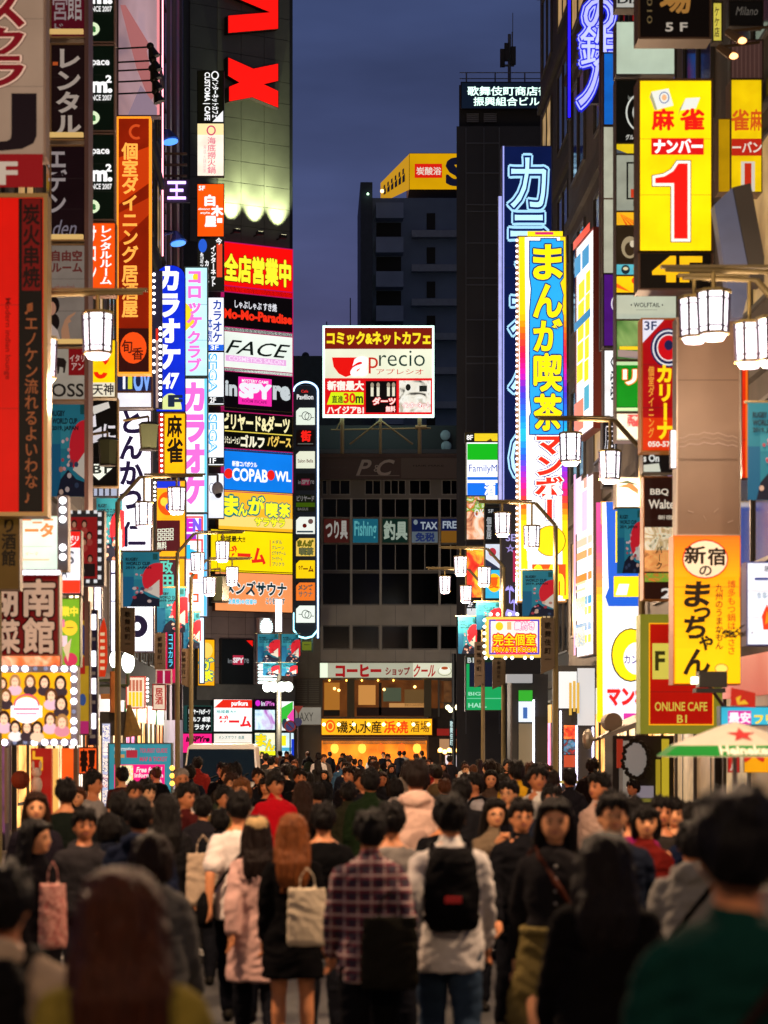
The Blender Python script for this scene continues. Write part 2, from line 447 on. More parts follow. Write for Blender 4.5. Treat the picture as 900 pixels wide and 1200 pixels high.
row_building('tenant_building', 'dark building behind the black storage room signs', -15, -5.5, 39.2, 58, 33, mat('#252226', 0.8, vary=0.25, vscale=2), 9, 1, ((3, 0.08),))
row_building('tenant_building', 'dark building behind the blue karaoke sign with the rounded top', -15, -5.7, 58.2, 92, 31, mat('#2d2a2e', 0.75, vary=0.2, vscale=2), 8, 1)
# the tall tower with pipes up its corner
t = thing('office_tower', 'tall purple grey tower with thin pipes running up its corner', 'building', (-9.5, 96, 0))
w = MB(); w.box(-5, 3.55, 0, 16, 0, 52, mat('#a298b0', 0.5, vary=0.15, vscale=0.8)); w.build('wall', t)
for i, px in enumerate((184, 190, 197, 204, 212)):
    p = MB(); q = at(px, 400, 95.6); p.bar((q.x+9.5, -0.2, 3), (q.x+9.5, -0.2, 51), 0.07 + 0.03*(i % 2), mat(('#7d6f78', '#5a5662', '#8a7f86')[i % 3], 0.35, 0.6)); p.build('pipe', t)
for k in range(10):
    p = MB(); q = at(183, 178+k*13, 95.5); q2 = at(219, 178+k*13, 95.5)
    if k < 5: p.box(q.x+9.5, q2.x+9.5, -0.42, -0.3, q.z-0.08, q.z, mat('#6a5a48', 0.5, 0.3)); p.build('cable_bracket', t)

# ---- the tower at the bend that carries the stack of wide signs
XD, XYAW = 119.0, R(30)
def xplane(x, y, off=0.0):
    """Pixel to a point on the tower's front, off metres proud of it."""
    P = at(343, 872, XD); q = (x-VX)/F; sn, cs = math.sin(XYAW), math.cos(XYAW)
    u = (q*XD - P.x)/(cs-q*sn); tt = XD+u*sn
    return u, EYE+(HY-y)*tt/F
ux0, _ = xplane(215, 600); P = at(343, 872, XD)
t = thing('sign_tower', 'grey panelled tower carrying the stack of wide signs and giant red letters', 'building', (P.x, P.y, 0), XYAW)
w = MB(); w.box(ux0, 0.0, 0.0, 14, 0.0, 52, mat('#262a2c', 0.5, vary=0.12, vscale=0.7)); w.build('wall', t)
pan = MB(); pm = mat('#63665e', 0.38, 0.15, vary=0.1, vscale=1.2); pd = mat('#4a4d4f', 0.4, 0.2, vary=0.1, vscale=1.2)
cols_px = (222, 254, 282, 309, 339)
us = [xplane(c, 300)[0] for c in cols_px]
zs = [xplane(300, y)[1] for y in range(292, -160, -25)]
for i in range(4):
    for j in range(len(zs)-1):
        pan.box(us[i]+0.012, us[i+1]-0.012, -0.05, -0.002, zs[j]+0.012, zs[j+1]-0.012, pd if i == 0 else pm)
pan.build('wall_panel', t)
low = MB(); lm = mat('#8d7a76', 0.45, vary=0.12, vscale=1.5)
zs2 = [xplane(300, y)[1] for y in (802, 783, 764, 744, 724, 712)]
us2 = [xplane(c, 760)[0] for c in (228, 247, 267, 287, 307, 327, 343)]
for i in range(6):
    for j in range(5): low.box(us2[i]+0.008, us2[i+1]-0.008, -0.05, -0.002, zs2[j]+0.008, zs2[j+1]-0.008, lm)
z0 = xplane(300, 821)[1]; low.box(us2[0], us2[-1], -0.25, -0.06, z0, zs2[0]-0.01, mat('#5c5a58', 0.5, 0.2, vary=0.15))
low.build('tile_cladding', t)
z0 = xplane(300, 886)[1]
gl = MB(); gl.box(us2[0], us2[-1], -0.08, -0.003, 0.05, z0, mat('#3a2018', 0.4, e=0.12, vary=0.5)); gl.build('shop_front', t)
# uplights on the panels (lit lamps in the photograph)
for i, (lx, ly) in enumerate(((270, 270), (297, 273), (324, 277))):
    u, v = xplane(lx, ly)
    f = thing('facade_uplight', ('uplight beside the orange restaurant sign on the grey tower', 'middle one of three uplights on the grey tower', 'uplight at the sky edge of the grey tower')[i], 'floodlight', tuple(Matrix.Rotation(XYAW, 3, 'Z') @ Vector((u, -0.05, 0)) + Vector((P.x, P.y, v))), XYAW, 'uplights under the giant red letters')
    h = MB(); h.box(-0.16, 0.16, -0.72, -0.48, -0.22, -0.06, mat('#2c2c2a', 0.5, 0.3)); h.box(-0.03, 0.03, -0.48, 0.0, -0.2, -0.14, mat('#2c2c2a', 0.5, 0.3)); h.build('housing', f)
    g = MB(); g.box(-0.13, 0.13, -0.70, -0.50, -0.059, -0.05, mat('#fff8c0', 0.3, e=4)); g.build('lamp_glass', f)
    ld = bpy.data.lights.new('uplight_beam', 'SPOT'); ld.energy = 3900; ld.color = (0.93, 1.0, 0.52); ld.spot_size = R(62); ld.spot_blend = 0.9; ld.shadow_soft_size = 0.08
    lo = bpy.data.objects.new('uplight_beam', ld); COL.objects.link(lo); lo.parent = f; lo.location = (0, -0.60, 0.0); lo.rotation_euler = (R(180-17), 0, 0)
# giant red letters
def giant(name, label, polys, D=XD):
    tt = thing(name, label, 'sign letter', (P.x, P.y, 0), XYAW)
    m = MB(); rim = MB()
    for pts in polys:
        q = [xplane(x, y) for x, y in pts]
        m.prism(q, -0.42, -0.40, mat('#ff1208', 0.4, e=1.0, vary=0.05))
        cx = sum(a for a, b in q)/len(q); cz = sum(b for a, b in q)/len(q)
        m2_ = [(cx+(a-cx)*1.035, cz+(b-cz)*1.035) for a, b in q]
        rim.prism(m2_, -0.395, -0.06, mat('#140608', 0.5))
    m.build('letter_face', tt); rim.build('letter_rim', tt)
giant('giant_letter', 'giant red X lying on its side on the grey tower', [[(263, 70), (292, 83), (321, 77), (321, 97), (304, 101), (321, 109), (321, 128), (291, 116), (264, 121), (264, 104), (276, 99), (263, 91)]])
giant('giant_letter', 'giant red V lying on its side, cut by the top of the picture', [[(264, -24), (321, -2), (321, 36), (263, 41), (263, 21), (312, 17), (262, -4)]])

# ---- corner block straight ahead with the long window bands
D0 = 132.0; s0 = D0/F
P0 = at(440, 905, D0)
t = thing('corner_building', 'grey office block closing the street with dark window bands and a coffee shop', 'building', (P0.x, D0, 0))
def bx(x): return (x-440)*s0
def bz(y): return EYE+(HY-y)*s0
conc = mat('#7a766c', 0.6, vary=0.12, vscale=0.8); lgt = mat('#d0c8b8', 0.55, vary=0.12, vscale=0.8)
w = MB(); w.box(bx(340), bx(548), 0.0, 14, 0.0, bz(533), mat('#8a857c', 0.65, vary=0.12, vscale=0.8))
w.build('wall', t)
w = MB(); w.box(bx(340), bx(541), -0.5, -0.003, bz(562), bz(533), mat('#7a655e', 0.6, vary=0.15, vscale=1.2)); w.box(bx(340), bx(545), -0.6, 0.1, bz(533)+0.003, bz(528), mat('#4a5058', 0.5, 0.2)); w.build('parapet', t)
cx_ = [377, 411.5, 446, 480.5, 515, 541]
frm = mat('#a8a49a', 0.5, 0.1)
for a, b in ((584, 607), (637, 669)):
    for i in range(5): window(t, bx(cx_[i])+0.02, bx(cx_[i+1])-0.02, -0.012, bz(b), bz(a), frm, 2)
for i in range(5): window(t, bx(cx_[i])+0.02, bx(cx_[i+1])-0.02, -0.012, bz(709), bz(671), mat('#8a867e', 0.5, 0.1), 1)
for i in range(5): window(t, bx(cx_[i])+0.04, bx(cx_[i+1])-0.06, -0.012, bz(761), bz(733), mat('#98948a', 0.5, 0.1), 1)
for i, (a, b) in enumerate(((377, 384), (386, 411), (427, 447), (449, 476), (479, 505), (517, 540))):
    window(t, bx(a)+0.02, bx(b)-0.02, -0.012, bz(580), bz(562)-0.02, frm, max(1, int((b-a)/9)))
for i in range(5):
    for a, b in ((733, 709), (776, 761)):
        w = MB(); w.box(bx(cx_[i])+0.03, (bx(cx_[i])+bx(cx_[i+1]))/2-0.01, -0.09, -0.004, bz(a)+0.02, bz(b)-0.02, lgt); w.box((bx(cx_[i])+bx(cx_[i+1]))/2+0.01, bx(cx_[i+1])-0.03, -0.09, -0.004, bz(a)+0.02, bz(b)-0.02, lgt); w.build('spandrel_panel', t)
for x in cx_[:5]: w = MB(); w.box(bx(x)-0.06, bx(x)+0.06, -0.16, -0.10, bz(775), bz(584), lgt); w.build('mullion', t)
w = MB(); w.box(bx(345), bx(377)-0.07, -0.14, -0.005, bz(795), bz(745), mat('#a39a86', 0.6, vary=0.1)); w.box(bx(361)-0.01, bx(361)+0.01, -0.15, -0.141, bz(795), bz(745), conc); w.build('spandrel_panel', t)
w = MB()
w.box(bx(346), bx(376), -0.12, -0.005, bz(826), bz(797), mat('#6d675c', 0.6))
for k in range(11):
    z = bz(824)+k*0.118
    for a, b in ((348, 360), (362, 374)): w.box(bx(a), bx(b), -0.17, -0.125, z, z+0.06, mat('#8b8577', 0.5, 0.2))
w.build('vent_grille', t)
# coffee shop glazing, seen into a lit room
room = MB()
warm = mat('#8a4a18', 0.6, e=0.35, vary=0.6, vscale=0.9)
room.box(bx(377), bx(520), -0.03, -0.004, bz(840), bz(797), warm)
room.build('cafe_interior', t)
rb = MB()
for a, b, y0, y1, c, e in ((380, 398, 800, 832, '#c07a2a', 0.7), (408, 410, 800, 838, '#2c1c10', 0), (420, 440, 803, 826, '#d8944a', 0.8), (444, 447, 800, 838, '#20140c', 0), (449, 470, 806, 822, '#5f6a52', 0.5), (474, 500, 808, 828, '#7a5a30', 0.6), (456, 498, 824, 829, '#d89a58', 0.7), (418, 500, 829, 839, '#3c120c', 0), (379, 398, 832, 839, '#1c100a', 0)):
    rb.box(bx(a), bx(b), -0.10, -0.031, bz(y1), bz(y0), mat(c, 0.6, e=e, sample=False))
rb.build('counter', t)
for x in (386, 406, 424, 443, 461, 499): rb = MB(); rb.ball((bx(x), -0.13, bz(797.5)), 0.05, mat('#ffb84a', 0.4, e=7)); rb.build('downlight', t)
for x, y in ((392, 807), (397, 809), (450, 808), (486, 805)): rb = MB(); rb.ball((bx(x), -0.13, bz(y)), 0.075, mat('#ffca70', 0.4, e=5)); rb.build('pendant_lamp', t)
for x in (377, 411, 501, 514): w = MB(); w.box(bx(x)-0.2 if x in (411, 501) else bx(x)-0.05, bx(x)+0.2 if x in (411, 501) else bx(x)+0.05, -0.2, -0.14, bz(840), bz(796), mat('#6f6446', 0.6) if x in (411, 501) else conc); w.build('pillar', t)
window(t, bx(516), bx(531), -0.012, bz(824), bz(797), mat('#6a5a40', 0.5), 1, lit=mat('#7a4a20', 0.4, e=0.4, vary=0.6))
# ground floor of the grill restaurant
w = MB(); w.box(bx(377), bx(500), -0.05, -0.004, 0.02, bz(868), mat('#ff8a20', 0.5, e=1.3, vary=0.6, vscale=0.8)); w.build('shop_interior', t)
w = MB()
for k in range(9): w.box(bx(378), bx(498), -1.1+0.11*k, -1.1+0.11*k+0.1, bz(872)+0.05*k, bz(872)+0.05*k+0.03, mat('#d8d0c0' if k % 2 else '#3a3f58', 0.6))
w.build('awning', t)
for x in (392, 424, 446, 470, 488): w = MB(); w.ball((bx(x), -0.7, bz(877)), 0.22, mat('#ff5a18' if x % 4 else '#ffb040', 0.5, e=2.2), rz=0.28); w.build('paper_lantern', t)
w = MB(); w.box(bx(502), bx(540), -0.04, -0.004, 0.02, bz(830), mat('#3a2c20', 0.6, e=0.0, vary=0.3)); w.box(bx(512), bx(540), -0.10, -0.045, bz(862), bz(854), mat('#b02018', 0.5, e=0.5)); w.box(bx(515), bx(540), -0.09, -0.045, bz(878), bz(866), mat('#d8a070', 0.5, e=0.6)); w.build('shop_front', t)
# roof things behind the billboard
w = MB(); w.box(bx(372), bx(540), 3.0, 9, bz(533)+0.01, bz(490), mat('#12161d', 0.7)); w.build('penthouse', t)
for x, y in ((525, 503), (526, 516)):
    d = MB(); q = (bx(x), 2.6, bz(y)); d.ball(q, 0.29, mat('#7a8794', 0.5), ry=0.09); d.bar((q[0], 2.7, q[2]), (q[0], 3.0, q[2]-0.1), 0.04, conc); d.build('satellite_dish', t)

# ---- low dark block behind it, the apartment tower with the yellow box, and the association building
t = thing('low_building', 'low dark building with a flat roof beyond the blue neon directory', 'building', (0, 152, 0))
w = MB(); a = at(335, 505, 152); b = at(425, 417, 152); w.box(a.x, b.x, 0, 10, 0, b.z, mat('#30343e', 0.7, vary=0.15)); w.build('wall', t)
w = MB(); q = at(358, 414, 152); w.ball((q.x, 1.0, q.z), 0.24, mat('#20242c', 0.6)); w.bar((q.x, 1, b.z), (q.x, 1, q.z), 0.08, mat('#20242c', 0.6))
for x, yt in ((383, 372), (411, 344)): q = at(x, yt, 152); w.bar((q.x, 1.5, b.z), (q.x, 1.5, q.z), 0.035, mat('#20242c', 0.6))
w.build('antenna', t)
D1 = 172.0
t = thing('apartment_tower', 'dark apartment tower with recessed balconies and a yellow box sign on its roof', 'building', (0, D1, 0))
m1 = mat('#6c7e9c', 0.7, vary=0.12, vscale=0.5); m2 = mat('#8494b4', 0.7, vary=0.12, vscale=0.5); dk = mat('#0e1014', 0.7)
def pz(x, y, D): q = at(x, y, D); return q.x, q.z
w = MB(); a = at(422, 600, D1); b = at(436, 218, D1); w.box(a.x, b.x, -1.2, 10, 0, b.z, mat('#3a4252', 0.7, vary=0.12))
a = at(436, 600, D1); b = at(560, 232, D1); w.box(a.x, b.x, 0.0, 12, 0, b.z, m1)
w.build('wall', t)
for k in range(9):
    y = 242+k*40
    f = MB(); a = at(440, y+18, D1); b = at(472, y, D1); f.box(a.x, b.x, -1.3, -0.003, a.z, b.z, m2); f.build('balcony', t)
    f = MB(); a = at(441, y+39, D1); b = at(470, y+19, D1); f.box(a.x, b.x, -0.02, -0.002, a.z, b.z, dk); f.build('recess_shade', t)  # flat dark panel, the shade of the recess put into its colour
    f = MB(); a = at(482, y+38, D1); b = at(540, y+30, D1); f.box(a.x, b.x, -0.7, -0.003, a.z, b.z, mat('#8a94a8', 0.6, vary=0.1)); f.build('balcony', t)
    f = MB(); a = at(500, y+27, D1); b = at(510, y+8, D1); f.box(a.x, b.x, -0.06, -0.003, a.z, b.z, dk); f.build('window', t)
for x in (474, 480, 532):
    f = MB(); a = at(x, 560, D1); f.bar((a.x, -0.15, 5), (a.x, -0.15, b.z+3), 0.06, m2); f.build('drainpipe', t)
f = MB(); a = at(448, 222, D1-2); f.ball((a.x, -1.5, a.z), 0.13, mat('#ffd890', 0.4, e=4)); f.ball((a.x-1.0, -1.5, a.z-0.2), 0.08, mat('#c8ffd0', 0.4, e=4)); f.build('roof_lamp', t)

D2 = 100.0
t = thing('association_building', 'nearly black office building with a lit rooftop name board', 'building', (0, D2, 0))
bk = mat('#2c333f', 0.55, vary=0.15, vscale=0.6); bl = mat('#566070', 0.5, 0.2)
def footprint(m, pts, z0, z1, mt):
    n = len(pts); m.add([(x, y, z0) for x, y in pts]+[(x, y, z1) for x, y in pts], [tuple(range(n))[::-1], tuple(range(n, 2*n))]+[(i, (i+1) % n, n+(i+1) % n, n+i) for i in range(n)], mt)
w = MB(); a = at(535, 900, D2); b = at(705, 148, D2); footprint(w, [(a.x, 0), (b.x, 0), (b.x, 14), (a.x+.9, 14)], 0, b.z, bk)
a = at(539, 150, D2); b2 = at(702, 95, D2); footprint(w, [(a.x, .6), (b2.x, .6), (b2.x, 12), (a.x+.8, 12)], b.z+0.002, b2.z, mat('#1b1f27', 0.6)); w.build('wall', t)
w = MB()
for y in (168, 203, 240, 248, 285, 326, 334, 375, 418, 426, 466, 508):
    a = at(546, y+0.7, D2); b = at(585, y-0.7, D2); w.box(a.x, b.x, -0.05, -0.003, a.z, b.z, bl)
for x in (546, 567, 585):
    a = at(x-0.5, 860, D2); b = at(x+0.5, 150, D2); w.box(a.x, b.x, -0.07, -0.051, a.z, b.z, bl)
w.build('louvre_frame', t)
w = MB()
for x in (548, 582, 617): q = at(x, 93, D2); w.bar((q.x, 0.8, q.z), (q.x, 0.8, q.z+0.5), 0.03, bl)
a = at(540, 93, D2); b = at(640, 93, D2)
for dz in (0.25, 0.5): w.bar((a.x, 0.8, a.z+dz), (b.x, 0.8, b.z+dz), 0.02, bl)
w.build('railing', t)
w = MB()
for x0, x1 in ((548, 562), (568, 583)):
    for k in range(5):
        a = at(x0, 129+k*2.2, D2); b = at(x1, 130.4+k*2.2, D2); w.box(a.x, b.x, 0.5, 0.59, b.z, a.z, mat('#6d7480', 0.5))
w.build('vent_grille', t)
a1 = thing('roof_antenna', 'mobile phone mast with panel aerials on the association building roof', 'antenna', tuple(at(597, 93, D2+2)))
w = MB(); z = 0.0; w.bar((0, 0, -0.4), (0, 0, 1.9), 0.07, bl); w.bar((0.12, 0, 1.2), (0.12, 0, 2.0), 0.03, bl); w.build('mast', a1)
w = MB()
for x, y in ((-0.3, 0.5), (-0.12, 0.75), (0.16, 0.6)): w.box(x-0.1, x+0.1, -0.15, 0.0, y, y+0.75, mat('#20242b', 0.6))
w.box(-0.25, 0.2, -0.05, 0.05, 0.55, 0.62, bl); w.build('aerial_panel', a1)
w = MB(); w.bar((0.14, 0, 1.9), (0.14, 0, 2.8), 0.015, bl); w.build('whip_aerial', a1)

# ---- right-hand row
row_building('tenant_building', 'dark building behind the yellow mahjong sign', 6.5, 15, 23, 43, 30, mat('#3a332e', 0.8, vary=0.25, vscale=2), 8, -1, ((6, 0.07),))
row_building('tenant_building', 'grey building behind the rainbow edged comic cafe sign', 6.7, 15, 43.2, 63, 27, mat('#4a4744', 0.7, vary=0.2, vscale=2), 7, -1, ((5, 0.09), (9, 0.06)))
row_building('tenant_building', 'very dark tall building rising beside the lit rooftop name board', 7.95, 15, 63.2, 84, 36, mat('#20262e', 0.7, vary=0.2), 9, -1)
# ------------------------------------------------------------------ signs, street side by street side
W = '#ffffff'
# ---- nearest on the left: cream and red restaurant panels
s = Sign('sign', 'tall cream sign with dark red lettering and a big black letter J', (-60, -60, 51, 181), 26, '#8d7562', 0.9, fr='#8b7a72', fw=3, dep=.35)
for ch, a, b in (('ス', -10, 34), ('ク', 34, 72), ('ラ', 68, 106)): s.text(ch, -22, a, 27, b-3, '#6d0a16', 0.03, [('#d8b49c', .035), ('#3a0610', .05)])
s.text('J', -6, 113, 38, 176, '#12080e', 0.03); s.rect(-60, 182, 51, 221, '#7b0c12'); s.text('F', 1, 192, 20, 217, '#b0a090', 0.03); s.done()
s = Sign('sign', 'tall bright red sign with a black column of orange lettering at its edge', (-60, 232, 51, 600), 26, '#d00d04', 0.8, fr='#8d7748', fw=5, dep=.35)
s.rect(22, 233, 50, 600, '#070505'); s.rect(26, 234, 48, 341, '#650808')
s.vert('炭火串焼', 27, 240, 47, 338, '#180404', .03); s.vert('♫エノケン流れるよいわな♪', 29, 352, 45, 592, '#8a4a28', .01)
s.text('Modern indian lounge', 5, 350, 13, 445, '#6a0404', .01, rot=1); s.done()
s = Sign('sign', 'narrow brown wooden sign with dark gold characters under the bright red one', (-20, 603, 22, 690), 26.4, '#6b4d1c', 0.35, fr='#3c2c14')
s.vert('り酒館', 2, 606, 19, 664, '#1c1206', .03); s.done()
s = Sign('sign', 'pale green lit sign with broken orange lettering', (22, 605, 68, 667), 30, '#dff2e2', 1.15, fr='#6a6048')
s.text('ーニー', 26, 606, 62, 613, '#e89050', .04); s.text('ータ', 30, 614, 62, 629, '#e08a48', .05); s.rect(26, 640, 62, 641, '#c8d8b8'); s.text('イーマ', 30, 647, 45, 651, '#f0b070', .01); s.rect(26, 655, 58, 657, '#f0c8a0'); s.done()
s = Sign('tube_light', 'row of white light tubes above the dark red calligraphy sign', (16, 668.5, 70, 673.5), 27.8, '#f4f0ff', 4.0, fr='#5a5560', fw=.6, dep=.1, cat='light')
for x in (26, 41, 52): s.rect(x, 668.5, x+1, 673.5, '#6a6090', 1)
s.done()
s = Sign('bulb_post', 'grey post studded with round white bulbs beside the pale green sign', (68.5, 582, 79, 668), 29, '#77747c', 0.15, fr='#5a5050', fw=1, dep=.3, cat='light')
s.bulbs([(74, y) for y in (587, 598, 609, 642, 653)], 4.0, e=5); s.done()
s = Sign('sign', 'dark red board with big beige brush calligraphy', (-10, 675, 68, 768), 28, '#6a0c0e', 0.75, fr='#4a3a2c', fw=2, dep=.3)  # front lighting put into the board as emission
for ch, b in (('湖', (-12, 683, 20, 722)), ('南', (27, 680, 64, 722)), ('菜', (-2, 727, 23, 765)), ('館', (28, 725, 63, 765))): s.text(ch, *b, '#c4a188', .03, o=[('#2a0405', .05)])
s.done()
s = Sign('sign', 'strip of orange food pictures above the bulb framed screen', (-4, 769, 70, 781), 27.6, '#e06a38', 0.8, fr='#8a5a40', dep=.2, pic=picture_mat(['#7a3420', '#e8743c', '#f0c0a0', '#d84a28'], 3.0, .8)); s.done()
s = Sign('video_screen', 'bright screen of many smiling faces on yellow, framed by round bulbs', (-12, 788, 83, 866), 27, '#ffb010', 1.1, fr='#6a6470', fw=7.5, dep=.35, cat='screen')
rnd = random.Random(3)
hair = ['#2a1410', '#5a3018', '#7a4a20', '#3a1a12', '#a87848']
for (x, y, r) in ((3, 800, 7), (18, 798, 8), (36, 798, 8), (53, 799, 8), (72, 800, 8.5), (-2, 825, 8), (9, 815, 8), (62, 815, 8.5), (74, 824, 9), (-6, 845, 8), (8, 842, 9), (62, 843, 8.5), (76, 846, 9), (22, 852, 8), (36, 852, 8), (48, 853, 8)):
    h = rnd.choice(hair)
    s.oval(x, y+2, r*.86, r*1.25, h); s.oval(x, y+11, r*1.0, r*.75, rnd.choice(['#f0e8e8', '#e8b8c8', '#e8c8a8', '#d88898', '#3a2a30']), a0=0, a1=360); s.oval(x, y+1.5, r*.5, r*.72, '#f8cca8', 1.1)
    s.rect(x-r*.3, y-.5, x-r*.1, y+.5, '#6a3a30'); s.rect(x+r*.1, y-.5, x+r*.3, y+.5, '#6a3a30'); s.rect(x-r*.15, y+5, x+r*.15, y+5.8, '#e05060')
s.oval(36, 833, 17, 15, '#fff0f4', 1.5); s.ring(36, 828, 15, 14, 2, '#e84a6a', a0=0, a1=180); s.rect(18, 828, 54, 841, '#fff4f8', 1.6); s.rect(21, 830, 51, 833, '#f080a0'); s.rect(24, 835.5, 48, 838, '#f4a0b8')
s.bulbs([(x, 783.8) for x in (6, 18, 30, 64, 76, 87)] + [(87, y) for y in (796, 810, 822, 856, 845)] + [(x, 870) for x in (6, 41, 53, 64, 76, 87)], 3.6, '#f6f2ff', 6)
s.bulbs([(42, 783.8), (54, 783.8), (18, 870), (30, 870), (87, 834)], 2.5, '#a0a8d0', .6); s.done()
# ---- the second column: rental rooms and restaurant boxes
def col2(label, y0, y1, bgc, e, **k): return Sign('sign', label, (60.5, y0, 101.5, y1), 36, bgc, e, fr='#9a8060', fw=2, dep=.35, **k)
s = col2('maroon sign box with grey brush characters at the top of its column', -20, 43, '#4c0a18', .8); s.text('館', 79, -12, 96, 24, '#9a8f8c', .01); s.text('宮', 62, -4, 79, 24, '#8a7a7c', .01); s.text('ド', 64, 28, 74, 40, '#7a6a6c', .01); s.done()
s = col2('black brown sign box with four grey katakana in a column', 53, 163, '#170a0b', .9); s.vert('レンタル', 65, 56, 95, 160, '#9c8e84', .035); s.rect(62, 73, 68, 77, '#a84a20'); s.done()
s = col2('black sign box with grey katakana and a thin script word', 172, 281, '#13060a', .9); s.vert('エデン', 56, 174, 78, 252, '#8a8080', .03); s.text('den', 62, 258, 90, 277, '#6a6470', 0, slant=.35); s.done()
s = col2('grey beige sign box with a dark haired woman raising her hand', 288, 402, '#776c63', .75)
s.text('自由空', 61, 294, 96, 306, '#5a2420', .04); s.text('ルーム', 61, 309, 96, 319, '#5a2420', .04); s.text('with your friends', 64, 333, 88, 343, '#7a4438', 0)
s.oval(62, 358, 8, 11, '#140c0c'); s.oval(64, 378, 6, 10, '#140c0c'); s.oval(61, 362, 5, 8, '#a87860'); s.poly([(73, 402), (72, 388), (76, 376), (80, 371), (89, 366), (88, 369), (82, 374), (84, 377), (80, 380), (83, 402)], '#a07458'); s.poly([(60.5, 380), (68, 388), (72, 402), (60.5, 402)], '#a89890'); s.done()
s = col2('beige sign box with a black bull, a dark red square and big serif letters', 409, 468, '#92897c', .85)
s.poly([(61, 421), (66, 419), (75, 420), (78, 424), (77, 430), (76, 437), (74, 437), (74, 431), (70, 430), (69, 438), (67, 438), (67, 430), (63, 430), (61, 433)], '#1a1210')
s.rect(80.5, 409, 100.5, 440, '#720a10'); s.text('イタリ', 82, 416, 99, 424, '#c0a8a0', .01); s.text('アン', 84, 426, 98, 434, '#c0a8a0', .01); s.text('OSS', 61, 450, 98, 465, '#14100e', .015); s.done()
t = thing('sign_scaffold', 'pinkish steel uprights and lit rails holding the second column of boxes', 'scaffold', tuple(at(80, 470, 36.4)))
m = MB(); q = at(104.5, 470, 36.4); q0 = at(80, 470, 36.4); m.box(q.x-q0.x-.03, q.x-q0.x+.03, -.45, .3, -4, 8, mat('#8a6c66', .35, .5)); m.build('upright', t)
m = MB()
for y in (47.5, 167, 285, 406): q = at(80, y, 36.4); m.box(-.27, .27, -.5, -.42, q.z-q0.z-.03, q.z-q0.z+.03, mat('#e0b870', .3, e=.8))
m.build('rail', t)
# ---- third column: storage boxes
for i, (y0, lab) in enumerate(((-50, 'black storage sign cut by the top edge, white oval at its foot'), (54, 'upper complete black storage sign with white letters and a small 2'), (158, 'lower black storage sign with white letters, just above the orange one'))):
    s = Sign('sign', lab, (107.5, y0, 133.5, y0+99), 42, '#060f08', .9, fr='#9a8078', fw=1.6, dep=.3, group='black storage signs in a column')
    s.text('pace', 108, y0+17, 128, y0+25, W, .03, e=.9); s.text('m.', 108, y0+43, 130.5, y0+54, W, .05, e=1.1); s.text('2', 124.5, y0+35, 130.5, y0+43, W, .04, e=1.1); s.text('NCE 2007', 107.8, y0+58, 131, y0+64, W, .03, e=.8); s.oval(108, y0+84.5, 9, 8, '#e0f4c8', 1.0); s.text('e', 108, y0+82, 112, y0+88, '#2a6a30', .05); s.done()
s = Sign('sign', 'orange sign with white slanting katakana down its middle', (107.5, 262, 134.5, 345), 42, '#f8510e', 1.1, fr='#8a5a40', dep=.3)
s.vert('レンタルルーム', 117, 264, 131, 334, W, .03); s.vert('サロン', 104, 264, 113, 330, W, .03); s.done()
s = Sign('sign', 'yellow sign with round red characters above a white strip', (107, 399, 134.5, 465), 42, '#ffcc08', 1.15, fr='#7a6a40', dep=.3)
s.ring(118, 419, 10, 10, 6, '#e02408', a0=-60, a1=150); s.ring(118, 436, 8, 8, 5, '#e02408', a0=180, a1=350); s.oval(114, 405, 5, 3, '#e02408')
s.rect(107, 448.5, 134.5, 465, '#f0e8d0', .9); s.text('天神', 109, 450, 133, 463, '#201818', .02); s.done()
s = Sign('sign', 'black sign with scattered white shapes and a white arrow to the basement', (100, 468, 137, 569), 45, '#0a0808', .8, fr='#8a7448', dep=.3)
s.poly([(107, 477), (127, 471), (129, 478), (110, 486)], '#dcd8d0'); s.poly([(104, 492), (112, 486), (113, 500), (104, 502)], '#f0ecf4'); s.text('に', 122, 498, 135, 514, '#e8e4ec', .04); s.poly([(105, 508), (119, 500), (120, 516), (108, 520)], '#e0dce4')
s.poly([(100.5, 549), (110, 549), (110, 544), (124, 544), (124, 549), (132, 549), (116, 563)], '#f4f8ea', 1.0); s.text('B1', 109, 546, 125, 555, '#2a2c26', .03); s.done()
s = Sign('tube_light', 'short stripe of white light tubes below the basement arrow sign', (96, 572, 137, 581), 45.5, '#b8c0d8', .9, fr='#5a5a60', dep=.2, cat='light')
for x in (99, 103, 108, 114, 121, 128): s.rect(x, 572, x+2.2, 581, '#3a3440', .5)
s.done()
# ---- private dining sign and neighbours
s = Sign('sign', 'tall brown and orange private dining sign with glowing orange edges', (139, 139, 174.5, 436), 52, '#7a1804', 1.2, fr='#ff9a24', fw=2.2, dep=.35, fre=1.2)
s.poly([(139, 185), (174.5, 172), (174.5, 215), (139, 240)], '#b83408'); s.poly([(139, 250), (174.5, 232), (174.5, 252), (139, 285)], '#a82c08'); s.rect(139, 385, 174.5, 436, '#2c0a08')
s.ring(160, 155, 9, 9, 3, '#c0441a', a0=60, a1=300); s.vert('個室ダイニング', 143, 168, 162, 309, '#ffac48', .03); s.vert('居酒屋', 143, 311, 162, 373, '#ffac48', .03)
s.oval(156.5, 408, 15.5, 18.5, '#dc4812'); s.text('旬', 143, 399, 155, 414, '#4a1208', .02); s.text('香', 155, 408, 168, 422, '#4a1208', .02); s.done()
s = Sign('billboard', 'large pale pink billboard with a pink arm, glowing behind arm lamps', (139, -40, 187, 135), 60, '#a98a9c', .55, fr='#6a4a50', dep=.3, cat='billboard', pic=picture_mat(['#6d6480', '#b09098', '#c8a8b4', '#9a8cac'], .35, .62))  # light of the arm lamps put into the face as emission
